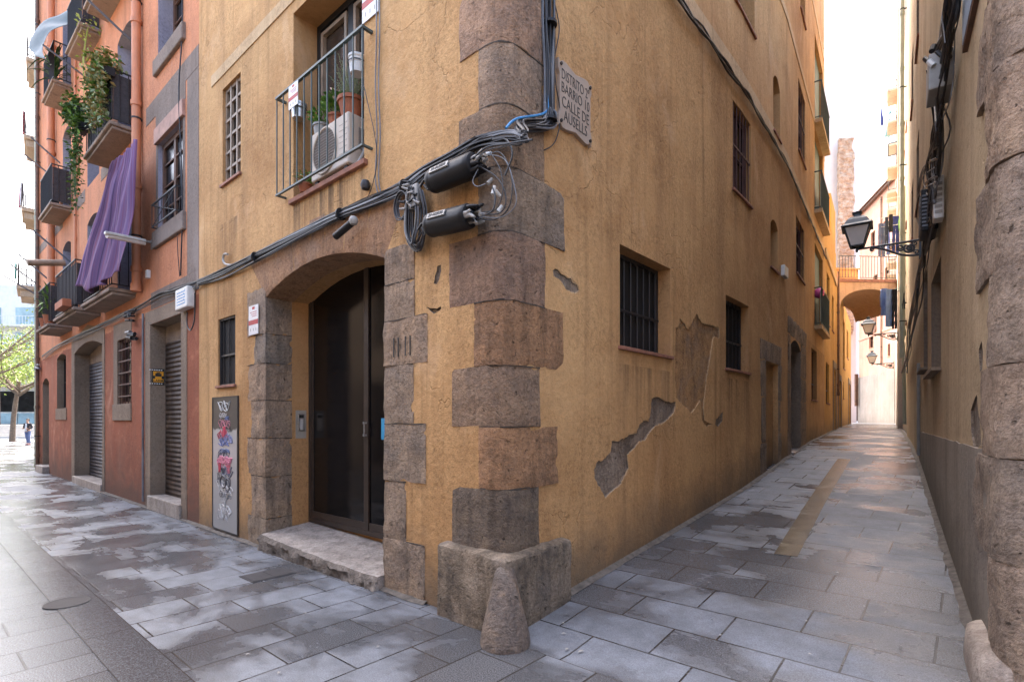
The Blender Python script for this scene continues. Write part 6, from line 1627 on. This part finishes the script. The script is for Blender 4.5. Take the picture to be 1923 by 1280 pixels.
spiky('big spiky leaved plant on the high balcony of the far bay', sC0+.7, FL[2]+.02, .25, 46, .85, 2)
spiky('bright green strap leaved plant at the near end of the lowest far balcony', sC0+.3, FL[0]+.02, .42, 40, .7, 6, 'leaf', 'terra')
spiky('bright green strap leaved plant in the middle of the lowest far balcony', sC0+1.0, FL[0]+.02, .40, 34, .65, 9, 'leaf', 'terra')
tr = MB(); sb0 = W1.hit(bayx['B'][0]); tr.wbox(W1, sb0+.15, sb0+1.0, FL[0]+.01, FL[0]+.17, .50, .66); tr.wbox(W1, sb0+.17, sb0+.98, FL[0]+.171, FL[0]+.18, .52, .64)
tag(tr.build('planter_trough', M['terra'], None, bevel=.012), 'terracotta planter trough hooked outside the lowest middle balcony', 'planter')
rodm = plain('blue_grey_rod', (.11,.125,.16), .5, .2)
for k, (wx, wy, tx, ty, lab, r_) in enumerate(((130,492,62,432,'long angled rod sticking out over the fallen awning roll','r1'), (95,530,35,477,'upper angled rod at the lowest far balcony','r2'), (76,540,18,495,'middle angled rod at the lowest far balcony','r3'), (58,560,6,517,'lowest angled rod at the lowest far balcony','r4'), (113,308,58,258,'angled rod above the dark screened balcony','r5'), (95,330,44,289,'angled rod left of the dark screened balcony','r6'), (158,144,80,84,'angled rod under the grey blue tarpaulin','r7'), (248,80,165,0,'long dark rod crossing above the balcony creepers','r8'))):
    s = W1.hit(wx) if wx > 66 else OE
    A = W1.P(s, W1.at(wx, wy)[1], .0)
    # tip: about level along the street normal with a slight rise
    rr_ = (tx-CX)/F; dd_ = (A.x-rr_*A.y)/(-(N1.x-rr_*N1.y)); dd_ = max(.3, min(dd_, 1.6))
    Bp = A+Vector((N1.x, N1.y, 0))*dd_; Bp.z = EYE+(HY-ty)/F*Bp.y
    mb = MB(); mb.tube([A-Vector((N1.x, N1.y, 0))*.03, Bp], .022, 8); tag(mb.build('drying_rod', rodm, None, smooth=True), lab, 'rod', 'rods on the orange house')
ar = MB(); A = W1.P(W1.hit(131), W1.at(131,495)[1], .10); ar.tube([A+Vector((N1.x,N1.y,0))*.0, A+Vector((N1.x,N1.y,0))*.75-Vector((0,0,.16))], .085, 14); tag(ar.build('rolled_blind', M['palewood'], None, smooth=True), 'rolled up brown blind jutting from the wall above the lowest balconies', 'blind')
def drape(name, P, nu, nv, mat, label, cat='cloth', group=None, solid=.006):
    mb = MB(); mb.grid(lambda i, j: P(i/nu, j/nv), nu, nv); o = mb.build(name, mat, None, smooth='full', solid=solid); return tag(o, label, cat, group)
tpT = smoothline([W1.P(*W1.at(*p), p[2]) for p in ((139,12,.05),(112,28,.25),(82,40,.5),(58,72,.72),(54,92,.78))], 4)
tpB = smoothline([W1.P(*W1.at(*p), p[2]) for p in ((137,46,.05),(116,50,.3),(92,62,.5),(80,92,.66),(85,111,.70))], 4)
def tarp(u, v):
    k = min(15.999, u*16); i = int(k); a_ = tpT[i].lerp(tpT[i+1], k-i); b_ = tpB[i].lerp(tpB[i+1], k-i); p = a_.lerp(b_, v)
    w = .05*math.sin(u*11+v*5)*math.sin(math.pi*v)
    return (p.x+N1.x*w, p.y+N1.y*w, p.z-.06*math.sin(v*math.pi))
drape('tarpaulin', tarp, 16, 14, plain('grey_blue_tarp', (.12,.16,.18), .7, 0, .15, 4), 'grey blue tarpaulin flapping high on the far bay of the orange house', 'tarpaulin')
OEc = OE
for k, (j, off, dd_, ln, col, lab) in enumerate(((1, .2, .42, .95, (.55,.56,.6), 'pale grey sheet hung over the middle cream house balcony'), (1, .9, .47, .8, (.72,.10,.25), 'bright pink cloth hung at the outer end of the middle cream balcony'), (2, .3, .36, .8, (.75,.32,.36), 'pink spotted cloth over the upper cream house balcony'), (0, .9, .60, .6, (.12,.42,.34), 'green cloth hung on the lowest cream house balcony'))):
    z = CZ[j]+1.05
    drape('hung_cloth', lambda u, v, z=z, off=off, dd_=dd_, ln=ln, k=k: tuple(W1c.P(PC-.3+off+.5*u*(1 if k != 1 else .3), z-ln*v, dd_+.03*math.sin(u*9+k)+.02*v)), 10, 8, plain('cloth_%d' % k, col, .85), lab, 'cloth', 'washing on the cream house')

# ================================================================== ALLEY: LAMPS, WASHING, METERS, POSTER
def street_lamp():
    T = thing('street_lamp', 'nearest black iron lantern on a scrolled bracket in front of the alley bridge', 'street lamp', (0,0,0), 'iron bracket lamps along the alley')
    # local: wall at x=0, arm towards -x, lantern at x=-.90
    L_ = .90
    mb = MB(); mb.tube([(0,0,0), (-L_,0,0)], .019, 8); mb.tube([(0,0,.03),(0,0,-.30)], .016, 8)
    mb.box((.0,0,-.12), (.03,.10,.40))
    mb.tube(smoothline([(0,0,-.25), (-.12,0,-.245), (-.28,0,-.20), (-.45,0,-.10), (-.58,0,-.04), (-.66,0,-.015)], 5), .019, 8)
    def spiral(cx_, cz_, r_, turns, st, sgn=1, th=.011):
        P_ = []
        for i in range(int(turns*14)+1):
            a = st+sgn*i*2*math.pi/14; rr_ = r_*(1-.8*i/(turns*14)); P_.append((cx_+rr_*math.cos(a), 0, cz_+rr_*math.sin(a)))
        mb.tube(P_, th, 7)
    spiral(-.14, -.115, .085, 1.8, 2.2, 1, .018); spiral(-.27, -.085, .06, 1.5, 0, -1, .014); spiral(-.40, -.05, .04, 1.4, .5, 1, .009); spiral(-.68, -.045, .032, 1.6, 1.57, 1, .009); spiral(-.05, -.20, .045, 1.3, 3, -1, .010); spiral(-.07, -.045, .04, 1.3, 2, 1, .009); spiral(-.52, -.028, .025, 1.2, 0, 1, .008)
    for k in range(6):
        a = k*1.05; mb.tube([(-.14,0,-.115), (-.14+.09*math.cos(a), .012, -.115+.09*math.sin(a))], [.014, .004], 6)
    mb.build('bracket', M['lamp'], T, smooth=True, world=False)
    hb_ = .055                                       # lantern bottom
    mb = MB(); mb.tube([(-L_,0,-.07), (-L_,0,-.03), (-L_,0,0), (-L_,0,.03)], [.006, .026, .026, .012], 10)
    for sx in (-1, 1):
        for sy in (-1, 1): mb.tube(smoothline([(-L_,0,.02), (-L_+sx*.05,sy*.05,.035), (-L_+sx*.085,sy*.085,hb_)], 4), .007, 6)
    mb.build('cradle', M['lamp'], T, smooth=True, world=False)
    b0, b1, zz0, zz1 = .10, .19, hb_, hb_+.33
    mb = MB()
    cs_ = [(-1,-1),(1,-1),(1,1),(-1,1)]
    for i, (sx, sy) in enumerate(cs_):
        tx, ty = cs_[(i+1) % 4]
        mb.tube([(-L_+sx*b0, sy*b0, zz0), (-L_+sx*b1, sy*b1, zz1)], .012, 6)
        mb.tube([(-L_+sx*b0, sy*b0, zz0), (-L_+tx*b0, ty*b0, zz0)], .012, 6); mb.tube([(-L_+sx*b1, sy*b1, zz1), (-L_+tx*b1, ty*b1, zz1)], .014, 6)
    mb.build('frame', M['lamp'], T, world=False, smooth=True)
    for i, (sx, sy) in enumerate(cs_):
        tx, ty = cs_[(i+1) % 4]; k_ = .97
        mb = MB(); A_ = [(-L_+sx*b0*k_, sy*b0*k_, zz0+.01), (-L_+tx*b0*k_, ty*b0*k_, zz0+.01), (-L_+tx*b1*k_, ty*b1*k_, zz1-.01), (-L_+sx*b1*k_, sy*b1*k_, zz1-.01)]
        mb.add(A_, [(0,1,2,3)]); mb.build('pane', M['frost'], T, world=False, solid=.004)
    mb = MB(); lv = [(.235, zz1-.005), (.24, zz1+.012), (.195, zz1+.05), (.15, zz1+.13), (.10, zz1+.185), (.055, zz1+.20), (.05, zz1+.24), (.075, zz1+.265), (.075, zz1+.275), (.03, zz1+.28)]
    vs = [(-L_+sx*r_, sy*r_, z) for r_, z in lv for sx, sy in cs_]
    fs = [(j*4+i, j*4+(i+1) % 4, j*4+4+(i+1) % 4, j*4+4+i) for j in range(len(lv)-1) for i in range(4)]+[(3,2,1,0), tuple((len(lv)-1)*4+i for i in range(4))]
    mb.add(vs, fs); rf = mb.build('hood', M['lamp'], T, world=False, bevel=.006)
    mb = MB()
    for sx, sy in cs_: mb.tube([(-L_+sx*.215, sy*.215, zz1+.02), (-L_+sx*.215, sy*.215, zz1+.05)], [.010, .004], 6)
    mb.lathe([(0,0),(.02,.01),(.012,.03),(0,.045)], (-L_,0,zz1+.28), 8)
    mb.build('finial', M['lamp'], T, world=False, smooth=True)
    return T
lm = street_lamp()
nz3 = Vector((W3.frame(1)[2].x, W3.frame(1)[2].y, 0)); rz = math.atan2(-nz3.y, -nz3.x)
for k, (px, y, lab, ds) in enumerate(((1730.5, 9.06, None, 0), (1697, 19.6, 'middle of the three iron lanterns, hung past the alley bridge', .1), (1684, 26.3, 'farthest and palest iron lantern against the pink house', .12))):
    o = lm if k == 0 else copy_tree(lm)
    X = Q0.x+.7*(y-Q0.y)
    o.location = (X-.02+nz3.x*ds, y+nz3.y*ds, (4.68, 4.86, 4.47)[k]); o.rotation_euler = (0, 0, rz)
    if lab: o['label'] = lab
# washing
def trousers(P0_, ax_, w, h, mat, label, seed, group):
    r_ = random.Random(seed); mb = MB(); n3 = Vector((0,0,1)).cross(ax_)
    def leg(x0, x1, xb0, xb1):
        nv = 12; nu = 5; base = len(mb.v)
        for side in (0, 1):
            mb.grid(lambda i, j: tuple(P0_+ax_*((x0+(x1-x0)*i/nu)*(1-j/nv)+(xb0+(xb1-xb0)*i/nu)*(j/nv))*w-Vector((0,0,1))*h*j/nv+n3*((.035*math.sin(math.pi*i/nu)+.012*math.sin(j*1.3+seed))*(1 if side else -1))), nu, nv)
    leg(-.5, .02, -.52, -.14); leg(-.02, .5, .06, .48)
    o = mb.build('trousers', mat, None, smooth='full'); return tag(o, label, 'trousers', group)
def shirt(P0_, ax_, w, h, mat, label, seed, group, sleeves=True):
    mb = MB(); n3 = Vector((0,0,1)).cross(ax_)
    for side in (-1, 1):
        mb.grid(lambda i, j: tuple(P0_+ax_*(i/8-.5)*w*(1+.12*j/10)-Vector((0,0,1))*h*j/10+n3*side*(.04*math.sin(math.pi*i/8)+.015*math.sin(i*1.9+j*.6+seed))), 8, 10)
    if sleeves:
        for sg in (-1, 1):
            mb.tube(smoothline([P0_+ax_*sg*w*.48-Vector((0,0,.03)), P0_+ax_*sg*w*.60-Vector((0,0,h*.35)), P0_+ax_*sg*w*.56-Vector((0,0,h*.7))], 4), .05*w/.45, 8)
    o = mb.build('shirt', mat, None, smooth='full'); return tag(o, label, 'shirt', group)
den = plain('washed_denim', (.19,.25,.42), .85, 0, .25, 5); den2 = plain('deep_blue_cloth', (.06,.09,.32), .85, 0, .2, 5); lbl = plain('light_blue_cotton', (.30,.42,.64), .85, 0, .12, 5); blk = plain('black_cotton', (.02,.02,.025), .85); grn = plain('lime_cloth', (.25,.55,.06), .8); gry = plain('slate_cloth', (.07,.09,.13), .85)
axW = Vector((nz3.x, nz3.y, 0))
def atY(px, py, Y): return Vector(((px-CX)/F*Y, Y, EYE+(HY-py)/F*Y))
G1, G2 = 'washing hung above the bridge', 'washing hung below the bridge'
for k, (pl_, pr_, py, Y, lab) in enumerate(((1650,1703,421,18.2,'inner white drying rod behind the nearest lantern'), (1655,1701,404,18.6,'outer white drying rod carrying dark washing'), (1664,1705,368,19.0,'upper white drying rod over the washing'), (1658,1702,541,15.4,'pale drying rod carrying the lower blue washing'), (1676,1700,544,16.0,'short dark drying rod with a black sock'), (1651,1695,85,24,'upper of two blue poles high over the alley'), (1651,1695,120,24,'lower of two blue poles high over the alley'), (1654,1692,47,25,'topmost pole high over the alley'))):
    A, B_ = atY(pl_, py+(6 if k < 5 else 5), Y), atY(pr_, py-(2 if k < 5 else 6), Y-.3)
    mb = MB(); mb.tube([A, B_], .018 if k > 4 else .012, 7); tag(mb.build('drying_rod', M['white'] if k in (0, 1, 2) else (M['pipeg'] if k == 3 else rodm), None, smooth=True), lab, 'rod', 'drying rods in the alley')
w_ = lambda dpx, Y: dpx/F*Y
XA = Vector((1, 0, 0))
trousers(atY(1656, 420, 18.2), XA, w_(13, 18.2), w_(62, 18.2), den, 'grey blue jeans hung leftmost in the washing above the bridge', 1, G1)
trousers(atY(1665, 408, 18.0), XA, w_(6, 18), w_(52, 18), gry, 'narrow dark slate leggings hung beside the grey blue jeans', 2, G1)
shirt(atY(1673, 403, 17.8), XA, w_(7, 18), w_(32, 18), blk, 'short black top hung in the upper washing', 3, G1, False)
trousers(atY(1682, 406, 18.4), XA, w_(13, 18), w_(70, 18), den2, 'deep blue trousers hung in the upper washing', 4, G1)
shirt(atY(1668, 425, 18.7), XA, w_(6, 18), w_(55, 18), lbl, 'pale blue long shirt hanging behind the upper trousers', 8, G1, False)
drape('hung_cloth', lambda u, v: tuple(atY(1691+(u-.5)*(2+6*v), 402+32*v, 17.6)+Vector((0, .03*math.sin(u*8+v*4), 0))), 6, 10, grn, 'lime green cloth pegged at the right of the upper washing', 'cloth', G1)
shirt(atY(1661, 542, 15.4), XA, w_(12, 15.4), w_(50, 15.4), den, 'denim shirt hung leftmost below the bridge', 5, G2)
shirt(atY(1671, 543, 15.2), XA, w_(14, 15.2), w_(70, 15.2), lbl, 'long light blue shirt hung in the middle below the bridge', 6, G2, False)
trousers(atY(1680, 543, 15.1), XA, w_(9, 15), w_(75, 15), blk, 'black trousers hung rightmost below the bridge', 7, G2)
drape('hung_cloth', lambda u, v: tuple(atY(1697+(u-.5)*(2+4*v), 550+30*v, 15.0)+Vector((0, .02*math.sin(u*8+v*4), 0))), 5, 8, blk, 'small black sock on the short rod by the drainpipe', 'sock', G2)
drape('hung_cloth', lambda u, v: tuple(atY(1692+(u-.5)*(4+8*v), 108+22*v, 23.8)+Vector((0, .05*math.sin(u*8+v*4), 0))), 6, 8, plain('rose_cloth', (.6,.2,.28), .85), 'rose pink cloth on the lower blue pole high over the alley', 'cloth')
drape('hung_cloth', lambda u, v: tuple(atY(1656+(u-.5)*(2+4*v), 202+34*v, 25)+Vector((0, .03*math.sin(u*8+v*4), 0))), 5, 8, den2, 'blue garment hanging small and high in front of the white house', 'cloth')
drape('hung_cloth', lambda u, v: tuple(atY(1671-16*v*u+4*u, 205+62*v-10*math.sin(u*3)*v, 24.6)+Vector((0, .06*math.sin(u*6+v*4), 0))), 8, 10, plain('aqua_cloth', (.30,.58,.62), .85), 'aqua sheet hanging high beside the brown shutters', 'cloth')
pb_ = MB(); c_ = W2.P(*W2.at(1541, 550, .10), .06)
pb_.lathe([(.14*math.sin(math.pi*i/10), -.14*math.cos(math.pi*i/10)) for i in range(11)], (0,0,0), 20); o = pb_.build('ball', M['pink'], None, smooth='full'); o.location = c_; tag(o, 'bright pink ball caught on the lowest green balcony of the corner house', 'ball')
sbx = MB(); s0, s1, z0, z1 = W2.rect(1466.5, 1473.5, (1466, 497), (1466, 517)); sbx.wbox(W2, s0, s1, z0, z1, -.01, .07); tag(sbx.build('alarm_box', M['white'], None, bevel=.012), 'small white box on the ochre alley wall beside the arched niche', 'box')
# cables with the string course on the alley side
ca = thing('alley_cable', 'black cables drooping along the pale string course of the ochre alley wall', 'cables', tuple(W2.P(3, 6.7)))
for k in range(5):
    P_ = []; n = 34
    for i in range(n+1):
        s = 1.2+(S2-1.3)*i/n; P_.append(W2.P(s, 6.69-.03*k-.05*abs(math.sin(i*.9+k)), .03+.012*k))
    mb = MB(); mb.tube(strand(P_, 200+k*3.3, .03, 3), (.013, .011, .009, .015, .008)[k], 6); mb.build('cable', M['cable'], ca, smooth=True)
# meters and boxes on the beige wall
rb = thing('cable_riser', 'dense black cable riser climbing the beige wall past two boxes', 'cables', tuple(W3.P(W3.hit(1757), 4, .1)))
mid = [(1795,-60),(1788,20),(1778,90),(1768,180),(1765,250),(1757,310),(1752,380),(1742,450),(1732,500),(1722,560),(1712,610),(1703,660),(1697,700)]
for k in range(22):
    L_ = [(x+q.uniform(-5, 5)+(q.uniform(-14, 6) if 6 > i > 1 and k > 11 else 0), y) for i, (x, y) in enumerate(mid if k % 3 == 0 else mid[:8] if k % 3 == 1 else mid[:9])]
    mb = MB(); mb.tube(strand([W3.P(*W3.at(x, y, .09), .06+.06*q.random()) for x, y in L_], 300+k*4.1, .05, 4), q.choice([.005, .007, .009, .013]), 6); mb.build('cable', M['cable'] if k % 4 else M['cableg'], rb, smooth=True)
for k in range(7):
    x0 = q.uniform(1722, 1752); y0 = q.uniform(280, 400)
    L_ = [(1758, y0-20), (x0, y0), (x0-8, y0+40), (x0-2, y0+70), (1748, y0+60)]
    mb = MB(); mb.tube(smoothline([W3.P(*W3.at(x, y, .12), .10+.03*q.random()) for x, y in L_], 5), .007, 6); mb.build('loose_loop', M['cable'], rb, smooth=True)
def wallbox(name, label, pn, ln, y0, y1, d0, d1, mat):
    s0 = W3.hit(pn); s1 = s0+ln; Y = W3.P(s0, 0, d1).y; z0, z1 = EYE+(HY-y1)/F*Y, EYE+(HY-y0)/F*Y
    T = thing(name, label, 'box', tuple(W3.P((s0+s1)/2, z0, d0))); mb = MB(); mb.wbox(W3, s0, s1, z0, z1, d0, d1); c_ = mb.build('casing', M[mat], T, bevel=.012)
    return T, c_, (s0, s1, z0, z1)
T, c_, r = wallbox('junction_cabinet', 'pale grey junction cabinet with open black terminals high on the beige wall', 1800, .34, 102, 170, .03, .20, 'conn')
for k in range(18):
    mb = MB(); s = r[0]+(r[1]-r[0])*q.uniform(-.1, .8); z = r[3]+q.uniform(-.14, .12); d_ = q.uniform(.03, .2)
    mb.tube([W3.P(s, z, d_), W3.P(s+q.uniform(-.05, .05), z+.06, d_+q.uniform(-.02, .04))], q.uniform(.012, .026), 7); mb.build('terminal', M['black'] if k % 3 else M['white'], T, smooth=True)
T, c_, r = wallbox('meter_cabinet', 'black slatted meter cabinet on the beige wall above the lamp bracket', 1766, .45, 356, 434, .02, .17, 'black')
for k in range(9):
    mb = MB(); z = r[2]+(r[3]-r[2])*(.1+.09*k); mb.wbox(W3, r[0]-.008, r[0]+.02, z, z+.018, .04, .165); mb.wbox(W3, r[0]+.04, r[1]-.04, z, z+.018, .165, .178); mb.build('slat', M['cableg'], c_)
T, c_, r = wallbox('terminal_box', 'white cable terminal box hung in front of the black meter cabinet', 1778, .18, 331, 411, .02, .105, 'white')
for k in range(6):
    mb = MB(); z = r[2]+(r[3]-r[2])*(.12+.13*k); mb.wbox(W3, r[0]-.006, r[0]+.02, z, z+.03, .035, .095); mb.build('rib', M['conn'], c_)
s0, s1 = W3.hit(1842), W3.hit(1817); zb = W3.at(1817, 98)[1]
T = thing('wall_plaque', 'pale plaque seen edge on high on the beige wall', 'sign', tuple(W3.P(s0, zb, .02)))
mb = MB(); mb.wbox(W3, s0, s1, zb, zb+.65, -.01, .03); c_ = mb.build('plate', M['wood'], T)
mb = MB(); mb.wbox(W3, s0+.04, s1-.04, zb+.04, zb+.61, .029, .034); mb.build('pale_field', plain('pale_blue_enamel', (.40,.50,.62), .35), c_)
pt = MB(); s0, s1, z0, z1 = W3.rect(1719.5, 1727, (1727, 737), (1727, 775)); pt.wbox(W3, s0, s0+.5, z0, z1, .0, .012); tag(pt.build('blue_poster', M['bluep'], None), 'bright blue poster on the right alley wall beyond the cement dado', 'poster')
cd = MB(); s = W3.hit(1729); cd.tube([W3.P(s, 1.0, .03), W3.P(s, 2.6, .03)], .025, 8); tag(cd.build('wall_conduit', M['conn'], None, smooth=True), 'grey conduit beside the blue poster on the right alley wall', 'conduit')
lf = MB()
r_ = random.Random(77)
for k in range(26):
    c_ = gp(r_.uniform(1000, 1700), r_.uniform(900, 1250)) if k < 18 else gp(r_.uniform(300, 900), r_.uniform(1040, 1270))
    lf.leaf(c_+Vector((0,0,.012)), (r_.gauss(0,1), r_.gauss(0,1), .1), (0,0,1), r_.uniform(.02, .05), .012)
tag(lf.build('leaf_litter', M['conn'], None), 'specks of dry leaves and paper scattered over the paving', 'litter', kind='stuff')
# ================================================================== LIGHT, SKY, CAMERA
W = bpy.data.worlds.new('World'); SC.world = W; W.use_nodes = True
nt = W.node_tree; bg = nt.nodes['Background']
sky = nt.nodes.new('ShaderNodeTexSky'); sky.sky_type = 'NISHITA'; sky.sun_disc = False
SUN_EL, SUN_AZ = R(55), R(-10)        # azimuth: clockwise from +Y
sky.sun_elevation = SUN_EL; sky.sun_rotation = SUN_AZ
sky.air_density = 1.0; sky.dust_density = 9.0; sky.ozone_density = 1.0; sky.altitude = 0
nt.links.new(sky.outputs[0], bg.inputs[0]); bg.inputs[1].default_value = .15
sl = bpy.data.lights.new('sun', 'SUN'); sl.energy = .6; sl.angle = R(14); sl.color = (1, .95, .88)
so = bpy.data.objects.new('sun', sl); COL.objects.link(so)
dv = Vector((math.sin(SUN_AZ)*math.cos(SUN_EL), math.cos(SUN_AZ)*math.cos(SUN_EL), math.sin(SUN_EL)))
so.rotation_euler = dv.to_track_quat('Z', 'Y').to_euler()
cam = bpy.data.cameras.new('camera'); cam.sensor_width = 36; cam.lens = F/1923*36; cam.shift_y = (HY-640)/1923; cam.clip_end = 2000; cam.clip_start = .05
co = bpy.data.objects.new('camera', cam); COL.objects.link(co); co.location = (0, 0, EYE); co.rotation_euler = (R(90), 0, 0); SC.camera = co
SC.view_settings.view_transform = 'Standard'; SC.view_settings.look = 'None'; SC.view_settings.gamma = 1
SC.view_settings.exposure = 3.12
SC.render.engine = 'CYCLES'
SC.cycles.use_denoising = True; SC.cycles.denoiser = 'OPENIMAGEDENOISE'; SC.cycles.denoising_input_passes = 'RGB_ALBEDO_NORMAL'
SC.cycles.max_bounces = 6; SC.cycles.diffuse_bounces = 3; SC.cycles.glossy_bounces = 3; SC.cycles.transmission_bounces = 2; SC.cycles.caustics_reflective = False; SC.cycles.caustics_refractive = False
SC.cycles.sample_clamp_indirect = 6
